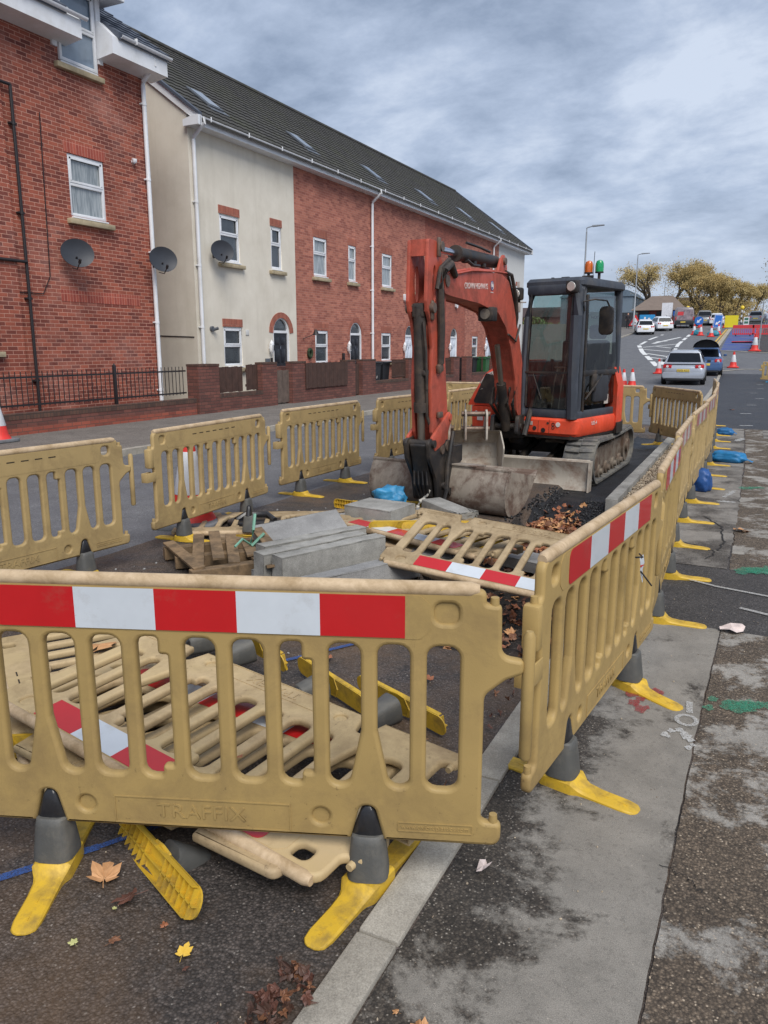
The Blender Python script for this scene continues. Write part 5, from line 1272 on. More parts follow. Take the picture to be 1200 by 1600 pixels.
def house(i, y0, y1, wallm, label, door_m, pane1, white=False, offs=None, lintel=None, pipe=None, last=False):
    base = (TX, y0, 0); T = Matrix.Translation(-Vector(base)); F = T @ FX(TX)
    h = thing('terraced_house', label, 'house', base, 0, 'terraced houses across the road')
    o = offs
    W1, W2, G1_, D = (y0+o[0], y0+o[0]+.86), (y0+o[1], y0+o[1]+.56), (y0+o[2], y0+o[2]+.84), (y0+o[3], y0+o[3]+.90)
    holes = [rect(W1[0], 3.93, W1[1], 5.12), rect(W2[0], 3.93, W2[1], 5.12), rect(G1_[0], 1.13, G1_[1], 2.18), arch(D[0], D[1], .12, 2.06)]
    wall_with_holes('wall', TX, y0+(.203 if i == 0 else .003), y1-(.203 if i == 5 else .003), -.1, EZ-.02, holes, .25, wallm, h, base)
    window(h, TX, *W1, 3.93, 5.12, pane1, base=base); window(h, TX, *W2, 3.93, 5.12, pane1, base=base); window(h, TX, *G1_, 1.13, 2.18, P_dark, .52, base=base)
    # door: frame, leaf, fanlight
    c = (D[0]+D[1])/2
    me = curve_mesh([arch(D[0], D[1], .12, 2.06), arch(D[0]+.07, D[1]-.07, .14, 2.10)], .08, .004, 'door', 1); me.transform(T @ Matrix.Translation((TX-.06, 0, 0)) @ Matrix.Rotation(R(90), 4, 'Z'))
    d = obj_from(me, 'door', M_upvc, h); q = MB(); q.box((c, .07, 2.10), (.78, .07, .075), M=F); q.build('transom', M_upvc, d)
    q = MB(); q.box((c, .085, 1.1), (.77, .045, 1.92), M=F)
    for a in (-.17, .17):
        for z, hh in ((1.82, .22), (1.38, .42), (.65, .6)): q.box((c+a, .058, z), (.22, .012, hh), M=F, bev=.004)
    q.build('door_leaf', door_m, d)
    q = MB(); q.cyl((c+.30, .03, 1.15), (c+.30, .06, 1.15), .02, M=F); q.box((c, .05, 1.62), (.03, .02, .09), M=F); q.box((c, .052, 1.08), (.22, .012, .035), M=F); q.build('handle', M_chr, d)
    q = MB(); pf = [(c+.38*math.cos(math.pi*k/10), 2.13+.38*math.sin(math.pi*k/10)) for k in range(11)]; q.prism(pf, .01, M=F @ Matrix.Translation((0, .085, 0))); q.build('fanlight', P_dark, d)
    # brick arch ring / lintels
    if white:
        q = MB(); pf = [(c+.66*math.cos(math.pi*k/14), 2.08+.60*math.sin(math.pi*k/14)) for k in range(15)]+[(c+.455*math.cos(math.pi*k/14), 2.06+.455*math.sin(math.pi*k/14)) for k in range(14, -1, -1)]
        q.prism(pf, .03, M=F); q.build('arch_surround', B_ts, h)
        for a, z in ((W1, 5.12), (W2, 5.12), (G1_, 2.18)): q = MB(); q.box(((a[0]+a[1])/2, 0, z+.12), (a[1]-a[0]+.06, .03, .21), M=F); q.build('lintel', B_ts, h)
    else:
        for a, z in ((W1, 5.12), (W2, 5.12), (G1_, 2.18)): q = MB(); q.box(((a[0]+a[1])/2, 0, z+.115), (a[1]-a[0]+.1, .006, .22), M=F); q.build('lintel', B_ts, h)
        q = MB(); pf = [(c+.60*math.cos(math.pi*k/14), 2.07+.60*math.sin(math.pi*k/14)) for k in range(15)]+[(c+.452*math.cos(math.pi*k/14), 2.07+.452*math.sin(math.pi*k/14)) for k in range(14, -1, -1)]
        q.prism(pf, .006, M=F); q.build('arch_surround', B_ts, h)
    # lantern, bell, vents
    q = MB(); lx = D[0]-.22; q.box((lx, -.09, 1.62), (.11, .11, .24), M=F, bev=.02); q.cyl((lx, -.09, 1.74), (lx, -.09, 1.86), .07, .005, 8, M=F); q.cyl((lx, -.09, 1.50), (lx, -.09, 1.42), .05, .01, 8, M=F); q.box((lx, -.02, 1.62), (.05, .1, .04), M=F); l = q.build('lantern', M_upvc, h)
    q = MB()
    for a in (-.028, .028): q.box((lx+a, -.148, 1.62), (.02, .006, .16), M=F)
    q.build('lantern_glass', M_iron, l)
    # eaves: box soffit, fascia, gutter
    q = MB(); q.box(((y0+y1)/2, -.16, EZ-.09), (y1-y0-.004, .34, .16), M=F); q.build('eaves', M_upvc, h)
    gutter(h, TX+.33, EZ+.02, y0, y1, base)
    tiled_roof(h, TX+.42, RX, EZ+.03, RZ, y0, y1, base=base)
    b = MB(); b.prism([(RX, RZ-.02), (RX-4.5, EZ), (RX-4.5, EZ-.1), (RX, RZ-.14)], y1-y0, M=T @ Matrix.Translation((0, (y0+y1)/2, 0))); b.build('rear_roof', M_tile, h)
    q = MB(); q.tube([(RX, y0, RZ+.02), (RX, y1, RZ+.02)], .10, 8, M=T); q.build('ridge', M_tile, h)
    # rooflight
    sl = math.atan2(RZ-EZ, TX+.42-RX); s = 1.55; rl = T @ Matrix.Translation((TX+.42-s*math.cos(sl), y0+1.75, EZ+.03+s*math.sin(sl))) @ Matrix.Rotation(sl, 4, 'Y')
    q = MB(); q.box((0, 0, .045), (.95, .62, .05), M=rl, bev=.01); q.box((.56, 0, .025), (.2, .78, .02), M=rl); w_ = q.build('rooflight', M_lead, h)
    q = MB(); q.box((0, 0, .075), (.78, .48, .01), M=rl); q.build('pane', P_dark, w_)
    if pipe: downpipe(h, TX, y0+pipe, EZ-.28, 0, base=base)
    return h, base, T, F
hs = []
labels = ['cream rendered end house of the terrace with black arched door and brick lintels',
          'red brick terraced house next to the cream one, with a black arched door',
          'red brick terraced house beyond the first long white downpipe, white arched door and alarm box',
          'darker red brick terraced house seen past the raised excavator arm, white arched door',
          'red brick terraced house with a green bin in front, seen under the excavator boom',
          'pale rendered house closing the far end of the terrace']
ofs = [(1.12, 3.52, 1.10, 3.50), (1.10, 3.45, 1.12, 3.52), (1.0, 3.30, .95, 3.15), (1.1, 3.3, 1.1, 3.15), (1.1, 3.3, 1.1, 3.2), (1.1, 3.3, 1.1, 3.2), (1.0,3.2,1.0,3.2)]
ys_ = [16.42, 21.25, 26.35, 31.45, 36.5, 41.5, 46.4]
wm = [M_render, B_t1, B_t1, B_t2, B_t1, M_rendw]
for i in range(6):
    h, base, T, F = house(i, ys_[i], ys_[i+1], wm[i], labels[i], M_door if i < 2 else M_doorw, P_curt if i else P_dark, i == 0, ofs[i], pipe={0: .12, 2: .05, 4: 3.9}.get(i))
    hs.append((h, base, T, F))
h, base, T, F = hs[0]
# gable wall of the cream house, verge boards
me = bpy.data.meshes.new('gable_wall'); bmq = bmesh.new()
pf = [(TX-.004, -.1), (TX-9, -.1), (TX-9, EZ-.05), (RX, RZ-.14), (TX-.004, EZ+.20)]
def gable(par, y, m, T, sgn=-1):
    q = MB(); q.prism(pf, .2, M=T @ Matrix.Translation((0, y, 0))); q.build('gable_wall', m, par, smooth=False)
gable(h, ys_[0]+.1, M_render, T); gable(hs[5][0], ys_[6]-.1, M_rendw, hs[5][2]); bmq.free(); bpy.data.meshes.remove(me)
for hh, y in ((hs[0], ys_[0]-.03), (hs[5], ys_[6]+.03)):
    q = MB(); sl = math.atan2(RZ-EZ, TX+.42-RX)
    q.prism([(TX+.46, EZ-.20), (TX+.46, EZ+.02), (RX, RZ+.0), (RX, RZ-.24)], .05, M=hh[2] @ Matrix.Translation((0, y, 0))); 
    q.prism([(TX+.46, EZ-.20), (TX-.02, EZ-.20), (TX-.02, EZ-.05), (TX+.3, EZ+.02), (TX+.46, EZ+.02)], .10, M=hh[2] @ Matrix.Translation((0, y-.06*(1 if y < 20 else -1), 0)))
    q.build('bargeboard', M_upvc, hh[0], smooth=False)
    q = MB(); q.prism([(TX+.44, EZ+.02), (TX+.44, EZ+.10), (RX, RZ+.09), (RX, RZ+.01)], .14, M=hh[2] @ Matrix.Translation((0, y, 0))); q.build('verge', M_slate, hh[0], smooth=False)
# cable on the cream gable, small round light, vent, bell box, key safe
q = MB(); q.tube([(TX-3, ys_[0]-.01, 2.0), (TX-1, ys_[0]-.01, 1.93), (TX-.1, ys_[0]-.01, 1.90)], .012, 5, M=T); q.build('cable', M_iron, h)
q = MB(); q.cyl((TX, 17.0, 2.12), (TX+.06, 17.0, 2.12), .07, M=T); q.cyl((TX+.05, 17.05, 2.10), (TX+.16, 17.1, 2.14), .04, M=T); q.build('flood_light', M_lead, h)
q = MB(); q.box((TX+.01, 18.6, 2.05), (.02, .15, .15), M=T, bev=.004); q.build('vent', M_rendw, h)
q = MB(); q.box((TX+.03, 19.55, 1.22), (.05, .2, .18), M=T, bev=.01); q.build('meter_box', M_lead, h)
q = MB(); q.box((TX+.04, 19.75, 1.25), (.06, .06, .16), M=T, bev=.01); q.build('key_safe', M_iron, h)
T = hs[1][2]
q = MB(); q.tube([(TX, 21.6, 1.9), (TX+.2, 21.75, 2.0), (TX+.25, 22.0, 2.1)], .012, 6, M=T); q.cyl((TX+.25, 22.0, 2.2), (TX+.25, 22.0, 2.02), .04, .11, M=T); q.build('hanging_bell', M_iron, hs[1][0])
q = MB(); q.tube([(TX+.05, 21.95+.10*math.cos(a*math.pi/8), 1.45+.13*math.sin(a*math.pi/8)) for a in range(17)], .05, 8, M=T); q.build('wreath', mat('wreath_green', S(48,62,40), .9, var=.5, scale=40, bump=1), hs[1][0])
q = MB(); q.box((TX+.04, 24.2, 1.3), (.07, .10, .28), M=T, bev=.01); q.build('key_safe', M_iron, hs[1][0])
for i_, yy_ in ((2, 29.4), (3, 32.5), (3, 35.2)):
    q = MB(); T = hs[i_][2]; q.prism(fillet([(-.11,-.12),(0,-.19),(.11,-.12),(.13,.12),(-.13,.12)], .03), .09, M=T @ Matrix.Translation((TX+.05, yy_, 3.62)) @ Matrix.Rotation(R(90), 4, 'Z')); q.build('alarm_box', M_upvc, hs[i_][0])

# ---- left building
LX = -12.9; LZ = 7.42
base = (LX, 10, 0); T = Matrix.Translation(-Vector(base)); F = T @ FX(LX)
lb = thing('brick_building', 'tall dark red brick building at the left edge with a white dormer window', 'building', base)
ycor = 14.28
holes = [rect(11.98, 4.24, 12.93, 5.42), rect(11.96, 7.08, 12.92, 7.6)]
wall_with_holes('wall', LX, -4, ycor, -.1, LZ, [rect(11.98, 4.24, 12.93, 5.42), [(11.96, 7.08), (12.92, 7.08), (12.92, LZ-.004), (11.96, LZ-.004)]], .25, B_old, lb, base)
q = MB(); q.box((LX-4.6, ycor-.125, 3.6), (8.7, .25, 7.5), M=T); q.prism([(LX-.25, LZ-.05), (LX-8.9, LZ-.05), (LX-4.6, LZ+3.6)], .2, M=T @ Matrix.Translation((0, ycor-.12, 0))); q.build('side_wall', B_old, lb, smooth=False)
q = MB(); q.box((LX+.03, 7.9, 3.55), (.06, 5.25, 7.6), M=T); q.build('projecting_bay', B_old, lb, smooth=False)
window(lb, LX, 11.98, 12.93, 4.24, 5.42, P_curt, .52, base=base)
window(lb, LX+.05, 9.05, 9.9, 1.62, 2.8, P_dark, .55, base=base, rec=-.02)
window(lb, LX, 11.96, 12.92, 7.10, 8.50, P_sky, .48, base=base, rec=.02)
for y0, y1, z, wd in ((11.9, 13.0, 5.54, .225), (11.55, 13.75, 2.66, .225)):
    q = MB(); q.box(((y0+y1)/2, 0, z), (y1-y0, .012, wd), M=F); q.build('soldier_course', B_olds, lb, smooth=False)
q = MB(); q.box((12.65, 0, 1.4), (2.15, .010, 2.2), M=F); q.build('blind_panel', B_old, lb, smooth=False)
# boxed eaves either side of the dormer, dormer cheeks and canopy
q = MB()
for y0, y1 in ((-4, 12.16), (12.95, ycor+.28)):
    q.prism([(LX-.02, LZ-.04), (LX+.46, LZ+.02), (LX+.46, LZ+.34), (LX+.10, LZ+.66), (LX-.02, LZ+.66)] , y1-y0, M=T @ Matrix.Translation((0, (y0+y1)/2, 0)))
q.build('eaves', M_upvc, lb, smooth=False)
gutter(lb, LX+.45, LZ+.40, -4, 12.26, base); gutter(lb, LX+.45, LZ+.40, 13.15, ycor+.36, base)
q = MB(); q.box((LX-.4, 11.86, 8.0), (.9, .12, 1.4), M=T); q.box((LX-.4, 13.02, 8.0), (.9, .12, 1.4), M=T); q.box((LX-.1, 12.44, 8.62), (1.1, 1.9, .25), M=T, bev=.02); q.build('dormer', M_upvc, lb, smooth=False)
q = MB(); q.prism([(11.3,8.74),(13.6,8.74),(13.4,8.92),(12.44,9.5),(11.5,8.92)], 2.4, M=T @ FX(LX+.45), y0=0); q.build('dormer_roof', M_slate, lb, smooth=False)
tiled_roof(lb, LX+.50, LX-4.6, LZ+.42, LZ+3.9, -4, 11.78, base=base, m=M_slate); tiled_roof(lb, LX+.50, LX-4.6, LZ+.42, LZ+3.9, 13.10, ycor+.3, base=base, m=M_slate)
downpipe(lb, LX, 14.18, LZ+.0, .05, base=base)
downpipe(lb, LX, 10.72, 6.5, .4, M_iron, base, 'soil_pipe', swan=False, r=.03)
q = MB(); q.tube([(LX+.08, 10.72, 6.3), (LX+.08, 9.0, 6.3)], .03, 8, M=T); q.tube([(LX+.10, 10.72, 3.22), (LX+.10, 9.2, 3.22)], .03, 8, M=T); q.build('branch_pipe', M_iron, lb)
q = MB(); q.tube([(LX+.02, 11.38, 6.0), (LX+.02, 11.3, 3.0), (LX+.02, 11.1, 2.66), (LX+.02, 9, 2.66)], .010, 5, M=T); q.build('cable', M_iron, lb)
q = MB(); q.box((LX+.07, 13.78, 5.62), (.14, .08, .08), rot=(0, R(15), R(-30)), M=T, bev=.01); q.cyl((LX, 13.8, 5.6), (LX+.05, 13.8, 5.6), .04, M=T); q.build('camera_box', M_upvc, lb)
def dish(label, X, y, z, yaw=0):
    t = thing('satellite_dish', label, 'satellite dish', (X, y, z), 0, 'satellite dishes')
    A = Matrix.Translation((.34, 0, 0)) @ Matrix.Rotation(R(yaw), 4, 'Z') @ Matrix.Rotation(R(82), 4, 'Y')
    q = MB(); rg = []
    for k in range(7):
        r = .30*k/6+.002; rg.append([(r*.92*math.cos(2*math.pi*i/28), r*1.1*math.sin(2*math.pi*i/28), -.075+.62*r*r) for i in range(28)])
    for k in range(6, -1, -1):
        r = .30*k/6+.002; rg.append([(r*.92*math.cos(2*math.pi*i/28), r*1.1*math.sin(2*math.pi*i/28), -.090+.62*r*r) for i in range(28)])
    q.rings(rg, M=A); q.build('reflector', M_dish, t)
    q = MB(); q.tube([(.31, 0, -.08), (.20, 0, -.16), (.02, 0, -.16), (.0, 0, -.05)], .018, 7); q.tube([(.33, 0, -.30), (.55, .02, -.34), (.72, .02, -.22)], .011, 6, M=Matrix.Rotation(R(yaw), 4, 'Z')); q.build('arm', M_iron, t)
    q = MB(); q.cyl((.70, .02, -.24), (.74, .02, -.17), .028, M=Matrix.Rotation(R(yaw), 4, 'Z')); q.build('receiver', M_iron, t)
dish('dark round satellite dish on the brick building, left of the other dishes', LX, 11.75, 3.48, -24)
dish('dark satellite dish at the corner of the brick building, across its white downpipe', LX+.12, 14.10, 3.58, -24)
dish('dark satellite dish beside the upper window of the cream house', TX, 17.2, 4.12, -24)

# ---- garden walls, fences, gates (front plane X = -12)
WX = -12.0
def bw(par, y0, y1, z0, z1, m, T, cop=True, th=.22, name='brickwork'):
    q = MB(); q.box((0, (y0+y1)/2, (z0+z1)/2), (th, y1-y0, z1-z0), M=T); o = q.build(name, m, par, smooth=False)
    if cop: q = MB(); q.box((0, (y0+y1)/2, z1+.052), (th+.012, y1-y0, .10), M=T); q.build('coping', B_cop, par, smooth=False)
lw = thing('garden_wall', 'low dark brick wall with worn coping under the black railings', 'wall', (WX, 9, 0), 0, 'walls along the pavement'); Tl = Matrix.Translation((0, -9, 0))
bw(lw, -3, 14.32, .24, .37, B_wall, Tl); q = MB(); q.box((.002, 5.66, .04), (.22, 17.32, .396), M=Tl); q.build('base_course', B_wallr, lw, smooth=False)
rl = thing('railings', 'black iron railings on the low wall before the dark brick building', 'railings', (WX-.12, 9, .5)); Tr = Matrix.Translation((0, -9, -.5))
q = MB(); y = 4.0; i = 0
while y < 14.2: q.cyl((0, y, .56), (0, y, 1.20), .009, n=6, M=Tr); y += .118
q.build('bar', M_iron, rl); q = MB()
for z in (.60, 1.10): q.box((0, 9.1, z), (.012, 10.3, .035), M=Tr)
q.build('rail', M_iron, rl)
for y in (6.2, 9.0, 12.05): q = MB(); q.box((0, y, .85), (.06, .06, .84), M=Tr, bev=.006); q.cyl((0, y, 1.27), (0, y, 1.31), .03, .005, 8, M=Tr); q.build('post', M_iron, rl)
def boards(par, y0, y1, z0, z1, m, T, name='board', w=.10, x=0):
    q = MB(); y = y0; k = 0
    while y < y1-.02: e = min(y+w-.008, y1); q.box((x+.004*(k % 2), (y+e)/2, (z0+z1)/2+.006*((k*7) % 3-1)), (.018, e-y, z1-z0), M=T); y += w; k += 1
    q.box((x-.025, (y0+y1)/2, z0+.12), (.03, y1-y0, .06), M=T); q.box((x-.025, (y0+y1)/2, z1-.15), (.03, y1-y0, .06), M=T)
    return q.build(name, m, par, smooth=False)
wl = ['brick garden wall with pillars in front of the cream house', 'brick garden wall with pillars in front of the first red house', 'brick garden wall with pillars and an open gap for the black bin', 'brick garden wall seen behind the excavator arm', 'brick garden wall with the large green bin behind it', 'farthest brick garden wall of the terrace']
fl = ['brown slatted wood fence between the pillars before the cream house', 'brown close-board wood fence hung on the wall before the first red house', 'small dark slatted panel right of the black bin', 'dark slatted panel in the garden wall behind the excavator arm', 'dark slatted panel right of the green bin', 'farthest dark slatted panel in the garden walls']
mods = [(14.35, 15.12, 17.0, 17.68, 18.42), (18.45, 19.15, 21.55, 22.15, 22.6), (22.65, 23.6, 26.3, 26.9, 27.7), (27.75, 28.4, 30.9, 31.6, 32.4), (32.45, 33.2, 36.0, 36.7, 37.5), (37.55, 38.2, 41.4, 42.2, 43)]
for i, (a, b_, c, d, e_) in enumerate(mods):
    t = thing('garden_wall', wl[i], 'wall', (WX, a, 0), 0, 'walls along the pavement'); Tg = Matrix.Translation((0, -a, 0))
    low = .62 if i != 1 else .80
    q = MB(); q.box((0, (a+b_)/2, .56), (.34 if i == 0 else .22, b_-a, 1.28), M=Tg); q.build('pillar', B_wall, t, smooth=False)
    q = MB(); q.box((0, (c+d)/2, .56), (.22, d-c, 1.28), M=Tg); q.build('pillar', B_wall, t, smooth=False)
    for u, v in ((a, b_), (c, d)): q = MB(); q.box((0, (u+v)/2, 1.225), (.24 if not (i == 0 and u == a) else .36, v-u+.01, .05), M=Tg); q.build('coping', B_cop, t, smooth=False)
    bw(t, b_, c, -.06, low-.20 if i != 1 else .80, B_wall, Tg, name='low_wall', cop=True)
    f = thing('fence_panel', fl[i], 'fence', (WX+.0, b_, low-.1), 0, 'fence panels along the garden walls'); Tf = Matrix.Translation((0, -b_, -(low-.1)))
    if i == 0: boards(f, b_+.02, c-.55, .53, 1.16, M_wood, Tf, w=.125, x=-.14); boards(f, c-.5, c-.02, .55, 1.2, M_wood, Tf, 'wide_board', w=.09, x=-.05)
    elif i == 1: boards(f, b_-.05, c+.02, .48, 1.20, M_wood, Tf, w=.12, x=.14)
    else:
        q = MB(); y = c-1.15
        while y < c-.02: q.box((-.02, y, .88), (.02, .03, .66), M=Tf); y += .075
        q.box((-.02, c-.58, .62), (.025, 1.15, .04), M=Tf); q.box((-.02, c-.58, 1.12), (.025, 1.15, .04), M=Tf); q.build('slat', M_wood, f, smooth=False)
    if i in (0, 1):
        g = thing('garden_gate', ['weathered grey wooden gate before the cream house door', 'dark narrow wooden gate before the first red house'][i], 'gate', (WX, d, .1), 0, 'garden gates'); Tg2 = Matrix.Translation((0, -d, -.1))
        boards(g, d+.02, e_-.02, .14, 1.02 if i == 0 else 1.10, M_woodg if i == 0 else M_wood, Tg2, w=.13)
    bk = MB()
bwall2 = thing('garden_wall', 'inner brick pillar and doorstep wall right of the grey gate', 'wall', (WX-.6, 18.5, 0), 0, 'walls along the pavement')
q = MB(); q.box((0, .9, .5), (.22, 1.8, 1.2)); q.build('brickwork', B_wall, bwall2, smooth=False)
# wheelie bins
def bin_(label, x, y, col, rz=0, num=None, z=.1):
    t = thing('wheelie_bin', label, 'bin', (x, y, z), R(rz), 'wheelie bins in the front gardens')
    m = mat('bin_green' if col[1] > .05 else 'bin_black', col, .45, var=.1, bump=.05); q = MB()
    q.rings([[(sx*.22, sy*.26-.03, .08) for sx, sy in ((-1,-1),(1,-1),(1,1),(-1,1))], [(sx*.28, sy*.33, .98) for sx, sy in ((-1,-1),(1,-1),(1,1),(-1,1))]]); q.box((0, 0, .96), (.60, .70, .05), bev=.01); q.build('bin_body', m, t)
    q = MB(); q.box((0, -.02, 1.02), (.62, .76, .06), bev=.02); q.tube([(-.25, .38, .98), (-.25, .42, 1.0), (.25, .42, 1.0), (.25, .38, .98)], .016, 6); q.build('lid', m, t)
    q = MB()
    for sx in (-1, 1): q.cyl((sx*.22, .26, .10), (sx*.28, .26, .10), .10, n=16)
    q.build('wheel', M_blk, t)
    if num: text_obj('lettering', num, .34, M_wtxt, t, TRS((0, -.31, .58), (R(-4), 0, 0)), .001)
    return t
BINB, BING = S(36,38,42), S(44,92,54)
bin_('black wheelie bin with a white number seven in the open gap of the garden wall', WX-.45, 24.2, BINB, 90, '7')
bin_('second black wheelie bin close behind the numbered one', WX-.5, 25.0, BINB, 90)
bin_('dark green bin lid just left of the excavator arm, behind the garden wall', WX-.6, 28.1, BING, 90)
bin_('black wheelie bin left of the big green bin', WX-.5, 33.6, BINB, 90, z=.14)
bin_('second black wheelie bin between the arm and the green bin', WX-.5, 34.4, BINB, 90, z=.14)
bin_('large green wheelie bin facing the road under the boom', WX-.2, 35.3, BING, 90, z=.16)
bin_('second green wheelie bin right of the large one', WX-.5, 37.2, BING, 90, z=.14); bin_('farthest green wheelie bin along the garden walls', WX-.5, 38.8, BING, 90, z=.14)
# ---------------------------------------------------------------- concrete blocks, pallet, bags, cones, leaves
def block(label, c, dim, rot, m=M_conc, cham=None, group='new concrete kerb blocks', rough=0, seed=1, name='kerb_block'):
    q = MB(); L, W, H_ = dim
    if cham: prof = [(-W/2,0),(W/2,0),(W/2,H_-cham[1]),(W/2-cham[0],H_),(-W/2,H_)]
    else: prof = [(-W/2,0),(W/2,0),(W/2,H_),(-W/2,H_)]
    q.prism(fillet(prof, .006, 2), L, bev=.003)
    bmesh.ops.rotate(q.bm, verts=q.bm.verts, cent=(0,0,0), matrix=Matrix.Rotation(R(90), 3, 'Z'))
    if not rough and min(dim) > .05: rough = .0035
    if rough:
        g = random.Random(seed); bmesh.ops.subdivide_edges(q.bm, edges=q.bm.edges[:], cuts=3, use_grid_fill=True)
        for v in q.bm.verts:
            if v.co.x > L*.35 or rough < .005: v.co += Vector((g.uniform(-1,.3), g.uniform(-.5,.5), g.uniform(-1,.4)))*rough
    o = q.build(name, m, ang=25); o.location = c; o.rotation_euler = rot
    return tag(o, label, 'concrete block', group)
# stack left of centre: three kerbs on edge, one lying half-battered kerb, a leaning one behind
aK = R(75)
def kd(s, off): return (s[0]+off*math.cos(aK+math.pi/2), s[1]+off*math.sin(aK+math.pi/2))
dirk = Vector((math.cos(R(68)), math.sin(R(68)), 0)); nk = Vector((-dirk.y, dirk.x, 0))
cen = Vector((-2.72, 4.62, 0))
for k, (lb_, up, s) in enumerate((('nearest upright concrete kerb of the stacked three, standing on its edge', .0, 0), ('middle upright concrete kerb of the stacked three', .0, -.05), ('rearmost upright concrete kerb of the stacked three, reaching farthest right', -.0, .08))):
    p = cen+nk*(.158*k-.05)+dirk*s; block(lb_, (p.x, p.y, .012), (.93, .122, .245), (R((0, 1.5, -1)[k]), 0, R((68, 68.6, 67.2)[k])), M_conc)
p = cen-nk*.30+dirk*.02; block('wide concrete kerb with a sloped face lying in front of the upright three', (p.x, p.y, .012), (.93, .30, .15), (R(-3), R(0), R(66)), M_concD, cham=(.16, .05))
p = cen+nk*.55+dirk*.2; block('flat concrete kerb leaning behind the stack with its broad pale side up', (-3.26, 5.12, .13), (.72, .30, .10), (R(24), R(-6), R(50)), M_concD)
p = cen+nk*.1; block('short concrete block under the stack, end showing left', (p.x-.12, p.y-.1, .012), (.60, .30, .07), (0, 0, R(70)), M_concD)
block('thick square concrete slab lying by the blue bag', (-2.98, 6.0, .14), (.52, .36, .13), (R(2), R(-1), R(-12)), M_conc)
block('broken rough concrete kerb end lying against the bucket', (-2.42, 6.22, .12), (.55, .20, .15), (R(0), R(4), R(-32)), M_conc, rough=.03, seed=5)
block('dark thin slab under the broken kerb end', (-2.66, 6.08, .10), (.5, .26, .05), (R(3), R(4), R(-22)), M_concD)
block('small dark broken slab between the yellow feet', (-2.55, 5.86, .13), (.34, .2, .04), (R(-8), R(6), R(20)), M_concD)
block('grey slab end in the trench beyond the tilted barrier', (-1.52, 5.95, -.13), (.55, .28, .09), (0, R(-3), R(-28)), M_concD)
block('broken kerb lump lying beyond the nearest barrier, above its middle slots', (-2.18, 3.72, .01), (.30, .2, .13), (R(3), 0, R(14)), M_concD, rough=.02, seed=9)
block('rough kerb lump left of the yellow foot, partly hidden by the nearest barrier rail', (-2.62, 3.72, .01), (.26, .16, .12), (R(3), 0, R(30)), M_concD, rough=.02, seed=11)
# timber offcuts, more broken slabs, loose rubble on the pit floor
for k, (lb_, c_, L_, rz_, tl) in enumerate((('long timber offcut between the kerb stack and the tilted barrier', (-2.45, 5.15, .03), 1.1, -20, 3), ('short timber offcut leaning on the square concrete slab', (-2.72, 5.62, .11), .6, 35, 12), ('thin timber offcut left of the blue plastic bag', (-3.95, 6.25, .02), .9, 58, 0), ('grey timber offcut lying behind the pallet', (-3.70, 5.12, .04), .8, 12, 4))):
    q = MB(); q.box((0, 0, 0), (L_, .075, .035), bev=.003); o = q.build('timber_offcut', mat('old_timber', S(132,112,88), .85, var=.3, scale=8, dirt=S(70,58,46), damt=.8, dscale=5, bump=.7, bscale=30)); o.location = c_; o.rotation_euler = (0, R(tl), R(rz_)); tag(o, lb_, 'timber', 'timber offcuts')
block('flat broken slab left of the thick square slab', (-3.42, 6.1, .03), (.42, .3, .06), (R(3), R(-4), R(34)), M_concD, rough=.015, seed=15)
block('thin broken slab resting on the yellow feet by the bucket', (-2.86, 6.42, .08), (.36, .24, .05), (R(8), R(5), R(60)), M_concD, rough=.015, seed=16)
block('half-buried broken slab at the edge of the trench', (-2.2, 5.35, .01), (.34, .24, .07), (R(6), R(-5), R(15)), M_concD, rough=.015, seed=17)
_g = random.Random(44); b = MB()
for i in range(900):
    x, y = _g.gauss(-2.9, .62), _g.gauss(5.5, .95)
    if x > -2.15 or x < -4.4 or y < 3.2: continue
    stone(b, x, y, ground_z(x, y)+.004, _g.choice((.006, .009, .014, .014, .03)), _g)
o = b.build('loose_rubble', M_concD, smooth=False, recalc=False); tag(o, 'small grey rubble scattered round the slabs and kerb blocks', 'rubble', kind='stuff')
# pallet
M_pal = mat('pallet_wood', S(132,108,80), .85, var=.3, scale=7, dirt=S(72,60,46), damt=.8, dscale=5, dlo=.42, dhi=.62, bump=.8, bscale=26)
pl = thing('broken_pallet', 'broken wooden pallet with splintered boards left of the concrete kerbs', 'pallet', (-3.50, 4.62, .01), R(-42))
q = MB()
for x, y, rz in ((-.36, -.05, 4), (-.02, 0, -3), (.32, .05, 8)): q.box((x, y, .05), (.09, .95, .09), rot=(0, 0, R(rz)), bev=.004)
q.build('bearer', M_pal, pl, smooth=False)
g = random.Random(5)
for k in range(8):
    q = MB(); q.box((g.uniform(-.08, .08), -.42+.125*k, .112+.006*g.random()+(.05 if k in (2, 5) else 0)), (.80*g.uniform(.6, 1), .085, .018), rot=(R(g.uniform(-6, 6)), R(g.uniform(-5, 5) + (9 if k in (2, 5) else 0)), R(g.uniform(-12, 12))), bev=.002); q.build('board', M_pal, pl, smooth=False)
q = MB(); q.tube([(-.05,.1,.13),(-.02,.12,.25),(-.08,.15,.36)], .012, 6); q.tube([(-.04,.1,.13),(.04,.02,.2),(.1,-.05,.16)], .010, 6); q.tube([(.0,.1,.13),(.0,.2,.22)], .012, 6); q.build('strap', mat('strap_green', S(110,156,136), .6), pl)
st = thing('wood_splinter', 'loose splintered board leaning over the right edge of the pallet', 'wood board', (-3.16, 4.42, .13), (R(4), R(-8), R(-42)))
q = MB(); q.box((0, 0, 0), (.75, .08, .018), bev=.002); q.build('board', M_pal, st, smooth=False)
pk = thing('black_tray', 'black rubber cone base lying flat behind the pallet', 'rubber base', (-4.15, 5.75, .012), R(25))
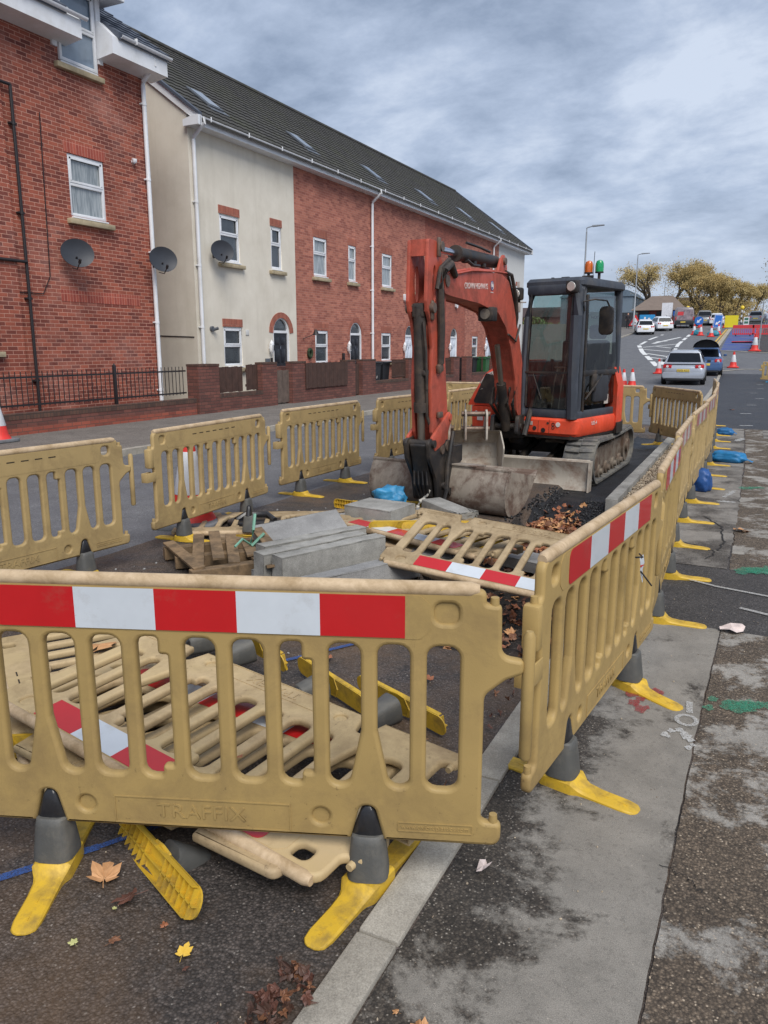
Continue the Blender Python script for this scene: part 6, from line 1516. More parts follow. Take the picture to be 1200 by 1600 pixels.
q = MB(); q.prism(fillet([(-.26,-.12),(.26,-.12),(.26,.12),(-.26,.12)], .09), .05, M=TRS((0,0,.025),(R(90),0,0)), bev=.012); q.tube([(-.18,-.02,.05),(-.1,.05,.09),(.1,.05,.09),(.18,-.02,.05)], .03, 8); q.build('base', M_rubB, pk)
# bags
def bag(label, loc, dim, rz, col, cat='sandbag', seed=1, group='blue bags on the site', pinch=True, amp=.16):
    t = thing('sandbag' if cat == 'sandbag' else 'plastic_bag', label, cat, loc, R(rz), group)
    bmq = bmesh.new(); bmesh.ops.create_icosphere(bmq, subdivisions=4, radius=1)
    for v in bmq.verts:
        p = v.co.copy(); n = noise.noise(p*1.6+Vector((seed,0,0)))+.6*noise.noise(p*4+Vector((seed,3,0)))+.3*abs(noise.noise(p*9))
        k = 1+amp*n; sq = lambda a: math.copysign(abs(a)**.7, a)
        v.co = Vector((sq(p.x)*dim[0]*k, sq(p.y)*dim[1]*k, max(-.6, p.z*k)*dim[2]))
        v.co.z += .6*dim[2]
    q = MB(); q.bm.free(); q.bm = bmq
    nm_ = 'bag_%02x%02x%02x' % tuple(int(c*255) for c in col[:3]); q.build('sack', mat(nm_, col, .5, var=.2, scale=9, dirt=S(70,74,80), damt=.3, bump=.6, bscale=50), t, ang=70)
    if pinch: q = MB(); q.rings([[(dim[0]*.9, -.04, .05), (dim[0]*.9, .04, .05), (dim[0]*.9, .0, .09)], [(dim[0]*1.12, -.01, .04), (dim[0]*1.12, .01, .04), (dim[0]*1.12, 0, .055)], [(dim[0]*1.4, -.07, .02), (dim[0]*1.4, .07, .02), (dim[0]*1.36, 0, .03)]]); q.build('tied_neck', _m[nm_], t)
    return t
bag('bright blue sandbag lying flat on the footway beside the right-hand barriers', (-.40, 12.15, .01), (.24, .14, .10), -8, S(24,112,164), seed=2)
bag('round dark blue sandbag against a barrier foot, nearer than the bright one', (-.56, 9.5, .01), (.11, .10, .16), 80, S(26,72,132), seed=5)
bag('small blue sandbag half hidden by the far right-hand barriers', (-.62, 16.0, .01), (.15, .1, .08), 0, S(24,96,150), seed=7)
bag('flat blue sandbag under the far tan barrier at the right edge', (.75, 39.6, .03), (.75, .22, .10), 0, S(40,140,180), seed=8)
bag('crumpled light blue plastic bag in front of the excavator bucket', (-3.20, 6.62, .10), (.17, .13, .13), 20, S(52,132,176), 'plastic bag', 3, amp=.4, pinch=False)
# cones
M_cr = mat('cone_red', S(214,52,44), .5, var=.1, dirt=S(130,60,50), damt=.3, bump=.05); M_cw = mat('cone_white', S(214,216,220), .4, var=.06, dirt=S(150,146,140), damt=.35, dscale=6, bump=.02); M_cg = mat('cone_base_grey', S(112,114,118), .7, var=.15, dirt=S(84,80,76), damt=.5, bump=.3)
def cone(label, x, y, h=.75, z=None, rz=0, group='traffic cones', far=False):
    t = thing('traffic_cone', label, 'traffic cone', (x, y, zt(y) if z is None else z), rz, group); k = h/.75; n = 12 if far else 24
    q = MB(); q.prism(fillet([(-.26*k,-.26*k),(.26*k,-.26*k),(.26*k,.26*k),(-.26*k,.26*k)], .12*k), .05*k, M=TRS((0,0,.025*k),(R(90),0,0)), bev=.01); q.build('base', M_cg if not far else M_cr, t)
    q = MB(); q.lathe([(.20*k,.05*k),(.175*k,.09*k),(.155*k,.13*k),(.13*k,.27*k)], n); q.build('cone_body', M_cr, t); q = MB(); q.lathe([(.062*k,.60*k),(.045*k,.70*k),(.042*k,.745*k),(.03*k,.75*k)], n); q.build('cone_tip', M_cr, t)
    q = MB(); q.lathe([(.132*k,.265*k),(.134*k,.27*k),(.064*k,.60*k),(.062*k,.605*k)], n); q.build('reflective_sleeve', M_cw, t)
cone('large traffic cone standing behind the second barrier from the left', -4.74, 5.55, .86, 0, R(20))
cone('traffic cone cut by the left edge, on the pavement before the low wall', -11.35, 8.62, .75, .1)
cone('left one of two cones behind the back barrier, right of the excavator cab', -5.40, 33.9, .75, far=True); cone('right one of two cones behind the back barrier, right of the excavator cab', -5.01, 33.6, .78, far=True)
cone('traffic cone at the left rear corner of the silver estate car', -5.3, 44.6, .8, far=True); cone('cone at the mouth of the side road, just right of the parked cars', -2.77, 48.9, .9, far=True); cone('cone at the mouth of the side road, left of the far tan barrier', -1.8, 49.1, .9, far=True)
for i, (x, y, lb_) in enumerate(((-6.81, 82.8, 'leftmost'), (-6.08, 81.2, 'second'), (-5.0, 79.0, 'fallen-looking wide'), (-4.6, 82.6, 'fourth'), (-4.71, 96, 'farthest'), (-7.4, 97, 'small back'))):
    cone(lb_+' cone of the far row before the blue arrow signs', x, y, 1.0, far=True, group='far row of cones')
cone('cone at the near right corner of the red barriers by the blue surface', -.95, 61.6, 1.2, far=True)
# maple leaves
def leafmat(name, c1, c2):
    t = NT(name); co = t.coords(); n = t.noise(co, 30, 4, .6); oi = t.new('ShaderNodeObjectInfo')
    c = t.ramp(n, .3, .7, c1, c2); return t.out(c, .6, t.bump(t.noise(co, 80, 3), .5, .002))
LM = [leafmat('leaf_brown', S(106,70,52), S(140,98,70)), leafmat('leaf_rust', S(132,80,54), S(166,106,72)), leafmat('leaf_tan', S(178,130,86), S(198,150,104)), leafmat('leaf_dark', S(78,50,42), S(104,66,52)), leafmat('leaf_yellow', S(214,172,56), S(226,190,86)), leafmat('leaf_pale', S(176,180,120), S(196,190,130)), leafmat('leaf_damp', S(58,40,34), S(92,66,54))]
def leaf_shape(g, curl=1.0):
    """five-lobed leaf, curled; returns verts, faces"""
    tips = [(-95, .62), (-40, .85), (0, 1.0), (40, .85), (95, .62)]; pts = []
    pts.append((math.sin(R(-155))*.25, math.cos(R(-155))*.25))
    for i, (a, r) in enumerate(tips):
        r *= g.uniform(.85, 1.1)
        pts += [(math.sin(R(a-17))*r*.74, math.cos(R(a-17))*r*.74), (math.sin(R(a))*r, math.cos(R(a))*r), (math.sin(R(a+17))*r*.74, math.cos(R(a+17))*r*.74)]
        if i < 4: m_ = (a+tips[i+1][0])/2; pts.append((math.sin(R(m_))*.53, math.cos(R(m_))*.53))
    pts.append((math.sin(R(155))*.25, math.cos(R(155))*.25))
    cx, cy = g.uniform(-1, 1)*curl, g.uniform(-1, 1)*curl; ph = g.uniform(0, 6)
    def zz(x, y): return .22*cx*x*x+.28*cy*y*y+.10*curl*math.sin(3*x+ph)+.08*curl*math.sin(5*y+ph)+(.05*curl*abs(math.sin(7*math.atan2(x, y+.01))))
    v = [(0, 0, zz(0, 0)+.02)]+[(x*.45, y*.45, zz(x*.45, y*.45)) for x, y in pts]+[(x, y, zz(x, y)) for x, y in pts]
    n = len(pts); f = [(0, 1+i, 1+i+1) for i in range(n-1)]+[(1+i, 1+n+i, 2+n+i, 2+i) for i in range(n-1)]
    return v, f
def add_leaf(b, x, y, z, r, g, curl=1, mi=0, tilt=.4):
    v, f = leaf_shape(g, curl); M = Matrix.Translation((x, y, z)) @ Euler((g.uniform(-tilt, tilt), g.uniform(-tilt, tilt), g.uniform(0, 6.28))).to_matrix().to_4x4() @ Matrix.Scale(r, 4)
    b._add(v, f, M, mi)
g = random.Random(21); b = MB()
# heap in the trench: rises to about 12 cm
def heap(x, y): return max(0, .11*math.exp(-((x+1.78)/.30)**2-((y-7.15)/.62)**2))
cnt = 0
for i in range(900):
    x = g.gauss(-1.78, .21); y = g.gauss(7.05, .50)
    if not (-2.04 < x < -1.30 and 5.7 < y < 8.6): continue
    if x > -1.62 and y > 7.5: continue
    add_leaf(b, x, y, ground_z(x, y)+heap(x, y)*g.uniform(.4, 1.05)+.012, g.uniform(.045, .075), g, 1.4, g.choice([0,0,1,1,1,2,2,3]), .7)
o = b.build('leaf_heap', LM, smooth=False, recalc=False); tag(o, 'heap of rust brown maple leaves in the trench below the dozer blade', 'leaves', kind='stuff')
b = MB()
for i in range(330):
    x = g.uniform(-2.0, -1.05); y = g.uniform(3.95, 5.9); add_leaf(b, x, y, ground_z(x, y)+g.uniform(.005, .05), g.uniform(.035, .06), g, 1.4, g.choice([0,0,1,3,3,2]), .7)
o = b.build('trench_leaves', LM, smooth=False, recalc=False); tag(o, 'dark damp leaves in the trench under the tilted barrier', 'leaves', kind='stuff')
b = MB()
for i in range(120):
    y = g.uniform(.95, 3.7); x = -.93-abs(g.gauss(0, .05))*(2.0 if y < 1.55 else 1); 
    if g.random() < .4 and not 1.4 < y < 2.2: add_leaf(b, x, y, .012+g.uniform(0, .02), g.uniform(.014, .03), g, 2.4, g.choice([0,3,3,6]), .9)
for i in range(75): add_leaf(b, g.gauss(-.955, .032), min(1.44, g.gauss(1.33, .10)), .012+g.uniform(0, .035), g.uniform(.014, .032), g, 3.2, g.choice([0,3,3,6,6,6]), 1.2)
o = b.build('gutter_leaves', LM, smooth=False, recalc=False); tag(o, 'crumpled brown leaves gathered against the kerb edge', 'leaves', kind='stuff')
def leaf(label, x, y, r, mi, curl=.8, z=.014, rz=0, seed=1):
    gg_ = random.Random(seed); b = MB(); v, f = leaf_shape(gg_, curl); b._add(v, f, Matrix.Scale(r, 4)); b.tube([(0, -.02*r, .0), (.03*r, -.4*r, .02*r), (.1*r, -.75*r, .05*r)], .016*r, 5, mi=0)
    o = b.build('fallen_leaf', LM[mi], smooth=False, recalc=False); o.location = (x, y, z); o.rotation_euler = (gg_.uniform(-.1,.1), gg_.uniform(-.1,.1), rz); return tag(o, label, 'leaf', 'single fallen leaves')
leaf('bright yellow maple leaf lying flat on the asphalt at the bottom left', -1.285, 1.375, .042, 4, .25, rz=.3, seed=4)
leaf('large tan maple leaf beside the upturned yellow foot', -1.70, 1.50, .085, 2, .9, z=.03, rz=.6, seed=6)
leaf('dark brown crumpled leaf under the upturned yellow foot', -1.56, 1.47, .065, 3, 1.2, z=.03, rz=2.2, seed=7)
leaf('pale green-yellow leaf left of the bright yellow one', -1.58, 1.27, .022, 5, .5, rz=1.2, seed=8)
leaf('curled brown leaf between the pale and the bright yellow leaf', -1.49, 1.32, .03, 0, 1.4, rz=-.4, seed=9)
leaf('small rust leaf above the curled brown one', -1.40, 1.43, .020, 1, 1.1, rz=.9, seed=10)
leaf('tiny green leaf on the asphalt left of the small rust leaf', -1.58, 1.42, .012, 5, .4, rz=.9, seed=11)
leaf('pale dry crumpled leaf on the dark footway at the bottom', -.60, 1.44, .040, 2, 1.9, z=.02, rz=1.0, seed=12)
leaf('tiny dry leaf beside the crumpled one on the dark footway', -.68, 1.46, .014, 2, 1.5, rz=1.5, seed=13)
leaf('rust leaf on the asphalt seen through the right slots of the nearest barrier', -1.37, 3.30, .045, 1, 1.0, z=.02, rz=.5, seed=14)
leaf('orange leaf close to the kerb, seen through the last slot of the nearest barrier', -1.18, 2.72, .065, 2, .9, z=.02, rz=2, seed=15)
leaf('brown leaf at the kerb edge by the barrier hinge', -.96, 2.80, .06, 1, 1.3, z=.025, rz=2.5, seed=16)
leaf('brown leaf by the loose yellow feet', -1.95, 3.30, .045, 1, 1.2, z=.02, rz=.2, seed=17)
leaf('tan leaf on the dark strip of footway, right of the barriers', -.07, 7.45, .12, 2, .9, z=.02, rz=.2, seed=18)
leaf('large orange leaf at the left end of the flat barrier pile', -3.02, 2.75, .16, 2, .7, z=.08, rz=.2, seed=19)
leaf('big orange leaf on the leaf heap, brighter than the rest', -1.93, 6.85, .08, 2, .7, z=-.06, rz=1.2, seed=20)
leaf('yellow scrap of leaf left of the pallet', -3.30, 3.95, .05, 4, 1.4, z=.02, rz=1.2, seed=22)
leaf('leaf scrap stuck on the red tape of the topmost flat barrier', -1.52, 1.96, .022, 1, 1.6, z=.24, rz=.2, seed=23)
leaf('orange leaf on the new dark tarmac far right of the barriers', -.75, 22.5, .12, 1, 1.0, z=.03, rz=.2, seed=24)
# paper scraps
for lb_, x, y, r, a in (('crumpled white and pink paper by the yellow foot on the crossing', -.05, 4.72, .075, .4), ('small white paper chip under the corner of the nearest barrier', -.66, 2.06, .03, 1.2)):
    b = MB(); gq = random.Random(int(x*100)); n = 9; v = [(0,0,.02)]+[(r*math.cos(2*math.pi*i/n)*gq.uniform(.6,1.3), r*.7*math.sin(2*math.pi*i/n)*gq.uniform(.6,1.2), gq.uniform(.002,.03)) for i in range(n)]
    b._add(v, [(0, 1+i, 1+(i+1) % n) for i in range(n)]); o = b.build('paper_scrap', mat('paper', S(206,190,184), .8, var=.2, scale=30), smooth=False); o.location = (x, y, .012); o.rotation_euler = (0, 0, a); tag(o, lb_, 'paper')
# ---------------------------------------------------------------- distance: cars, signs, lamps, trees, buildings
def glossy(name, col, metal=0): return mat(name, col, .28, metal, var=.04, scale=2, dirt=S(100,98,94), damt=.25, dscale=2, bump=0, coat=.6)
M_sil = glossy('car_silver', S(172,178,188), .35); M_wh = glossy('car_white', S(224,226,230)); M_bcar = glossy('car_blue', S(66,96,140), .2); M_gcar = glossy('car_grey', S(128,132,136), .2)
M_cglas = mat('car_glass', S(22,26,32), .15, var=.2, scale=3, bump=0, spec=.3); M_tyre = mat('tyre', S(30,30,31), .8, var=.1); M_rim = mat('rim', S(150,152,156), .35, .6, bump=0)
M_tail = mat('tail_red', S(196,34,40), .2, bump=0, coat=.6); M_np = mat('plate_yellow', S(216,190,84), .5, bump=0); M_trim = mat('car_trim', S(44,46,50), .6, bump=.1); M_tlw = mat('tail_clear', S(220,214,214), .2, bump=0, coat=.5)
def car(name, label, x, y, rz, m, L=4.4, Wd=1.78, H_=1.47, kind='hatch', plate='', group='cars on the far road', open_tail=False):
    """rear faces local -Y; origin at the rear axle side of the car, on the ground"""
    sl = math.atan2(zt(y+2)-zt(y), 2); t = thing(name, label, 'car', (x, y, zt(y)), (sl, 0, R(rz)), group)
    hw = Wd/2; bz = .93*H_/1.47; est = kind in ('estate', 'suv')
    # lower body rings along y
    st = [(0, .80, .42, .72), (.06, .93, .30, .80), (.25, .98, .24, bz-.02), (.9, 1, .22, bz), (L*.5, 1, .22, bz), (L*.74, .99, .22, bz-.03), (L*.9, .95, .24, .80), (L*.98, .86, .30, .68), (L, .78, .40, .60)]
    q = MB(); rg = []
    for yy, kw, z0, z1 in st:
        w_ = hw*kw; rg.append([(-w_*.9, yy, z0), (w_*.9, yy, z0), (w_*.99, yy, z0+.12), (w_, yy, (z0+z1)/2), (w_*.985, yy, z1-.14), (w_*.93, yy, z1-.02), (w_*.8, yy, z1+.01), (-w_*.8, yy, z1+.01), (-w_*.93, yy, z1-.02), (-w_*.985, yy, z1-.14), (-w_, yy, (z0+z1)/2), (-w_*.99, yy, z0+.12)])
    q.rings(rg); body_ = q.build('body', m, t, ang=50)
    # greenhouse
    ry0 = .12 if est else .22; tb = .42 if est else .62
    gh = [(ry0, .80, bz-.03, bz-.02), (tb, .735, bz-.03, H_-.05), (tb+.5, .72, bz-.03, H_), (L*.45, .72, bz-.03, H_), (L*.56, .73, bz-.03, H_-.06), (L*.73, .80, bz-.03, bz)]
    q = MB(); rg = []
    for yy, kw, z0, z1 in gh:
        wt = Wd*kw/2*.9; wb = hw*.90; wt2 = wb+(wt-wb)*((z1-z0)/(H_-bz)) if z1 > z0+.05 else wb
        rg.append([(-wb, yy, z0), (wb, yy, z0), (wt2, yy, z1-.04 if z1 > z0+.1 else z1), (wt2*.88, yy, z1), (-wt2*.88, yy, z1), (-wt2, yy, z1-.04 if z1 > z0+.1 else z1)])
    q.rings(rg); q.build('roof', m, body_, ang=50)
    # windows, 4 mm proud
    def between(yy): 
        for a, c in zip(gh, gh[1:]):
            if a[0] <= yy <= c[0]: k = (yy-a[0])/(c[0]-a[0]); return a[3]+(c[3]-a[3])*k
        return bz
    q = MB(); za, zb_ = bz+.05, H_-.12; k0 = (za-bz)/(H_-.05-bz); k1 = (zb_-bz)/(H_-.05-bz)
    y_a = ry0+(tb-ry0)*k0-.012; y_b = ry0+(tb-ry0)*k1-.012; q._add([(-hw*.76, y_a, za), (hw*.76, y_a, za), (hw*.66, y_b, zb_), (-hw*.66, y_b, zb_)], [(0,1,2,3)])
    q.bm.faces.ensure_lookup_table(); q.build('rear_window', M_cglas, t, smooth=False)
    for s in (-1, 1):
        for a, c in ((tb+.12, tb+.75), (tb+.85, L*.42), (L*.42+.08, L*.62)):
            q = MB(); f_ = lambda yy: min(H_-.12, between(yy)-.08); wt = lambda z: s*(hw*.90+(Wd*.72/2*.9-hw*.9)*((z-bz)/(H_-bz))+.012)
            q._add([(wt(bz+.03), a-.05, bz+.03), (wt(bz+.03), c, bz+.03), (wt(f_(c)), c, f_(c)), (wt(f_(a)), a, f_(a))], [(0,1,2,3)]); q.build('side_window', M_cglas, t, smooth=False)
    for s in (-1, 1):
        q = MB(); q.prism(fillet([(-.17,-.08),(.14,-.08),(.17,.0),(.12,.09),(-.17,.09)] if not est else [(-.20,-.075),(.16,-.075),(.17,.06),(-.20,.085)], .03), .10, M=TRS((s*hw*.70, .065, bz-.14), (0, 0, R(12*s)), (-s, 1, 1)), bev=.01); o = q.build('tail_light', M_tail, t)
        q = MB(); q.cyl((s*hw*.72, .02, bz-.14), (s*hw*.72, -.002, bz-.14), .055, n=14); q.build('reversing_lamp', M_tlw, o)
        q = MB(); q.box((s*(hw+.07), L*.62, bz+.02), (.16, .10, .12), bev=.02); q.build('door_mirror', M_trim if m is M_sil else m, t)
    q = MB(); q.prism(fillet([(-hw*.9,.30),(hw*.9,.30),(hw*.95,.42),(hw*.92,.56),(-hw*.92,.56),(-hw*.95,.42)], .04), .16, M=TRS((0, .07, 0)), bev=.02); q.build('rear_bumper', m, t)
    q = MB(); q.box((0, .10, .28), (Wd*.78, .2, .14), bev=.02); q.box((0, L/2, .22), (Wd*.8, L*.9, .1)); q.build('underside', M_trim, t)
    q = MB(); q.box((0, -.017, .64 if est else .60), (.52, .012, .115), bev=.003); o = q.build('number_plate', M_np, t)
    if plate: text_obj('lettering', plate, .105, M_trim, o, TRS((0, -.0245, .64 if est else .60)), .0008)
    for yy in (.82, L*.80):
        for s in (-1, 1):
            q = MB(); q.lathe([(.24,-.10),(.31,-.10),(.325,-.06),(.325,.06),(.31,.10),(.24,.10)], 22, M=TRS((s*(hw-.10), yy, .325), (0, R(90), 0))); o = q.build('wheel', M_tyre, t)
            q = MB(); q.cyl((s*(hw-.12), yy, .325), (s*(hw-.0), yy, .325), .235, n=18); q.build('rim', M_rim, o)
    if est:
        q = MB()
        for s in (-1, 1): q.tube([(s*hw*.62, tb+.1, H_-.0), (s*hw*.63, tb+.2, H_+.045), (s*hw*.63, L*.42, H_+.045), (s*hw*.62, L*.46, H_)], .014, 6)
        q.build('roof_rail', M_trim, t)
    if open_tail:
        q = MB(); rg = []
        for k in range(9):
            a = math.pi*k/8; rg.append([(hw*.72*math.cos(a), -.15, H_-.02+.42*math.sin(a)), (hw*.62*math.cos(a), .45, H_-.02+.30*math.sin(a))])
        q.rings(rg, cap=False, closed=False); q.prism([(hw*.72*math.cos(math.pi*k/10), H_-.04+.40*math.sin(math.pi*k/10)) for k in range(11)], .03, M=TRS((0, .42, 0))); q.build('open_tailgate', M_trim, t)
    return t
car('estate_car', 'silver estate car with yellow rear plate parked at the end of the barriers', -3.30, 36.3, 3, M_sil, 4.75, 1.82, 1.50, 'estate', 'MX05 KGZ', 'cars parked by the kerb')
car('hatchback_car', 'blue car with open black tailgate parked just beyond the silver estate car', -2.92, 43.2, 3, M_bcar, 4.0, 1.74, 1.46, 'hatch', '', 'cars parked by the kerb', True)
car('hatchback_car', 'white hatchback waiting on the far road, nearest of the two white cars', -11.35, 82.8, 12, M_wh, 4.0, 1.75, 1.48)
car('white_car', 'white car just ahead of the white hatchback on the far road', -10.3, 89.8, 22, M_wh, 4.3, 1.8, 1.5)
car('grey_car', 'grey off-road car behind the round blue arrow sign', -7.3, 101.5, 6, M_gcar, 4.5, 1.9, 1.75, 'suv')
car('small_white_car', 'small white car low between the two blue arrow signs', -5.9, 101, 5, M_wh, 3.8, 1.7, 1.4)
car('far_car', 'far pale car on the right side of the road beyond the white sign', -1.9, 106, 0, M_gcar, 4.2, 1.75, 1.45)
# minibus
mb = thing('minibus', 'dark grey minibus with a picture-wrapped rear, seen from behind up the road', 'minibus', (-8.95, 95.3, zt(95.3)), (math.atan(.07), 0, R(8)))
q = MB(); rg = []
for yy, k, top in ((0, .93, 2.12), (.08, 1, 2.24), (1.2, 1, 2.28), (4.3, 1, 2.24), (5.0, .98, 1.4), (5.6, .9, 1.1)):
    w_ = 1.0*k; rg.append([(-w_, yy, .42), (w_, yy, .42), (w_, yy, 1.3), (w_*.92, yy, top-.2), (w_*.78, yy, top), (-w_*.78, yy, top), (-w_*.92, yy, top-.2), (-w_, yy, 1.3)])
q.rings(rg); q.build('body', mat('bus_grey', S(128,120,124), .4, var=.1, coat=.3), mb, ang=50)
t_ = NT('wrap_picture'); co = t_.coords(); n_ = t_.noise(co, 2.2, 4, .6, .6); M_wrap = t_.out(t_.mix(.6, t_.ramp(n_, .38, .62, S(84,72,84), S(196,176,178)), S(130,120,126)), .35)
q = MB(); q.prism(fillet([(-.88,.95),(.88,.95),(.78,2.02),(-.78,2.02)], .08), .02, M=TRS((0, -.015, 0))); q.build('rear_picture', M_wrap, mb)
q = MB(); q.prism(fillet([(-.80,1.45),(-.15,1.45),(-.15,1.85),(-.74,1.85)], .04), .01, M=TRS((0, -.03, 0))); q.build('red_square', mat('wrap_red', S(206,66,70), .4, bump=0), mb)
q = MB(); q.prism(fillet([(-.98,.42),(.98,.42),(.98,.88),(-.98,.88)], .05), .06, M=TRS((0, -.03, 0)), bev=.015); q.build('rear_bumper', M_trim, mb)
q = MB(); q.box((-.15, -.07, .72), (.52, .01, .12)); q.build('number_plate', M_np, mb)
for s in (-1, 1):
    q = MB(); q.box((s*.93, -.03, 1.1), (.10, .06, .4), bev=.01); q.build('tail_light', M_tail, mb)
    for yy in (1.0, 4.4): q = MB(); q.cyl((s*.78, yy, .36), (s*1.0, yy, .36), .36, n=18); q.build('wheel', M_tyre, mb)
# lamp posts
M_galv = mat('galvanised', S(150,154,158), .5, .3, var=.08, bump=.1)
def lamp(label, x, y, h, arm, rz=0):
    t = thing('street_lamp', label, 'street lamp', (x, y, zt(y)), rz, 'street lamps')
    q = MB(); q.tube([(0,0,0),(0,0,1.2),(0,0,1.25),(0,0,h-.3)], [.12,.12,.085,.055], 12); q.build('pole', M_galv, t)
    q = MB(); q.tube([(0,0,h-.35),(0,0,h-.05),(.12,0,h),(arm,0,h+.07)], .045, 8); q.build('bracket', M_galv, t)
    q = MB(); q.prism(fillet([(arm-.1,h+.0),(arm+.75,h+.05),(arm+.75,h+.12),(arm-.1,h+.13)], .03), .26, bev=.02); q.build('lamp_head', M_galv, t)
lamp('tallest street lamp, rising just left of the orange and green beacons', -12.9, 60.2, 9.0, .5)
lamp('second street lamp, left of the trees behind the first one', -14.2, 93.5, 8.2, .5)
lamp('third street lamp, in front of the brown hipped roof', -16.6, 140, 7.6, .9); lamp('fourth small street lamp beside the yellow-leaved trees', -12.8, 160, 6.6, .8)
# signs
M_sblue = mat('sign_blue', S(40,104,186), .45, var=.06, bump=0); M_syel = mat('sign_yellow', S(222,204,40), .5, var=.05, bump=0); M_sred = mat('sign_red', S(206,44,48), .5, bump=0); M_swh = mat('sign_white', S(222,222,226), .5, bump=0)
def sign_frame(t, w_, h, z0, m=M_galv):
    q = MB(); q.box((-w_*.4, .06, (z0+h)/2), (.04, .04, z0+h)); q.box((w_*.4, .06, (z0+h)/2), (.04, .04, z0+h)); q.box((0, .25, .05), (w_, .5, .05)); q.build('frame', m, t)
def arrow_poly(s, a): 
    P = [(-.10,.5),(-.10,-.05),(-.30,-.05),(0,-.5),(.30,-.05),(.10,-.05),(.10,.5)]; c, d = math.cos(a), math.sin(a)
    return [((x*c-y*d)*s, (x*d+y*c)*s) for x, y in P]
t = thing('arrow_sign', 'round blue sign with white arrow among the far cones', 'road sign', (-7.15, 92, zt(92)), 0); sign_frame(t, .9, 1.0, .35)
q = MB(); q.prism(circ(0, .95, .45, 28), .03); q.build('sign_plate', M_sblue, t); q = MB(); q.prism([(x, z+.95) for x, z in arrow_poly(.62, R(-45))], .01, M=TRS((0, -.022, 0))); q.build('arrow', M_swh, t)
t = thing('arrow_sign', 'tilted blue rectangular board with a white arrow, right of the parked grey car', 'road sign', (-5.35, 92, zt(92)), 0); t.rotation_euler = (R(-8), R(6), 0); sign_frame(t, 1.2, 1.2, .3)
q = MB(); q.prism(rrect(-.42, .2, .42, 1.6, .08), .03); q.build('sign_plate', M_sblue, t); q = MB(); q.prism(rrect(-.38, .24, .38, 1.56, .07), .006, M=TRS((0, -.018, 0))); q.build('border', M_swh, t); q = MB(); q.prism(rrect(-.35, .27, .35, 1.53, .06), .006, M=TRS((0, -.024, 0))); q.build('sign_face', M_sblue, t)
q = MB(); q.prism([(x, z+.72) for x, z in arrow_poly(.6, R(-45))], .008, M=TRS((0, -.032, 0))); q.build('arrow', M_swh, t)
t = thing('information_board', 'yellow square site board behind the red barriers', 'sign board', (-3.95, 92.5, zt(92.5)), 0); sign_frame(t, 1.0, .9, .25)
q = MB(); q.prism(rrect(-.66, .2, .66, 1.45, .06), .04); q.build('board', M_syel, t)
t = thing('white_sign', 'small white and green framed sign right of the yellow board', 'road sign', (-2.6, 96, zt(96)), 0); sign_frame(t, .6, .8, .3); q = MB(); q.prism(rrect(-.28, .2, .28, 1.15, .05), .05); q.build('sign_plate', M_swh, t); q = MB(); q.box((0, -.03, .92), (.4, .01, .25)); q.box((0, -.03, .55), (.4, .01, .25)); q.build('green_panel', mat('sign_green', S(60,110,90), .5, bump=0), t)
def tri(label, x, y, w_=1.1):
    t = thing('warning_sign', label, 'road sign', (x, y, zt(y)), 0, 'triangular warning signs'); sign_frame(t, .7, .5, .25, M_sred)
    q = MB(); q.prism(fillet([(-w_/2,.4),(w_/2,.4),(0,.4+w_*.87)], .08), .03); q.build('sign_plate', M_sred, t); q = MB(); q.prism(fillet([(-w_*.33,.5),(w_*.33,.5),(0,.5+w_*.56)], .03), .008, M=TRS((0, -.02, 0))); q.build('white_face', M_swh, t)
    q = MB(); q.prism([(-.08,.55),(.1,.55),(.04,.72),(.08,.8),(-.02,.84),(-.08,.74)], .006, M=TRS((0, -.027, 0))); q.build('pictogram', M_trim, t)
tri('red-edged triangular sign left of the blue board by the dark fence', -14.1, 94, 1.5); tri('red-edged triangular sign right of the second white car', -10.0, 99, 1.3)
t = thing('information_board', 'blue and white board between the triangular sign and the white hatchback', 'sign board', (-12.95, 95, zt(95)), 0); sign_frame(t, 1.1, .9, .3); q = MB(); q.prism(rrect(-.85, .35, .85, 1.6, .08), .04); q.build('board', mat('board_cyan', S(46,140,196), .5, bump=0), t); q = MB(); q.box((-.25, -.03, 1.0), (.2, .01, .7)); q.box((.2, -.03, 1.0), (.25, .01, .5)); q.build('white_pattern', M_swh, t)
t = thing('information_board', 'tall white board on a post in front of the brick hall', 'sign board', (-11.3, 99, zt(99)), 0); q = MB(); q.box((0, 0, .7), (.08, .08, 1.4)); q.build('post', M_galv, t); q = MB(); q.prism(rrect(-.6, 1.1, .6, 2.8, .05), .05); q.build('board', M_swh, t)
t = thing('blue_sign', 'small blue sign on a post before the red wall of the hall', 'road sign', (-10.4, 101, zt(101)), 0); q = MB(); q.box((0, 0, .7), (.06, .06, 1.4)); q.build('post', M_galv, t); q = MB(); q.prism(rrect(-.4, 1.2, .4, 1.8, .05), .05); q.build('sign_plate', M_sblue, t)
# belisha beacons
def belisha(label, x, y):
    t = thing('zebra_beacon', label, 'beacon', (x, y, zt(y)), 0, 'zebra crossing beacons'); n = 7
    for k in range(n): q = MB(); q.cyl((0,0,.27*k), (0,0,.27*(k+1)), .065, n=10); q.build('pole_band', M_trim if k % 2 else M_swh, t)
    q = MB(); q.lathe([(.02,1.89),(.16,1.95),(.22,2.12),(.16,2.29),(.01,2.36)], 16); q.build('globe', mat('beacon_yellow', S(230,196,40), .4, bump=0), t)
belisha('yellow-globed striped beacon above the roof of the minibus', -9.2, 101); belisha('yellow-globed striped beacon right of the yellow board', -3.15, 97)
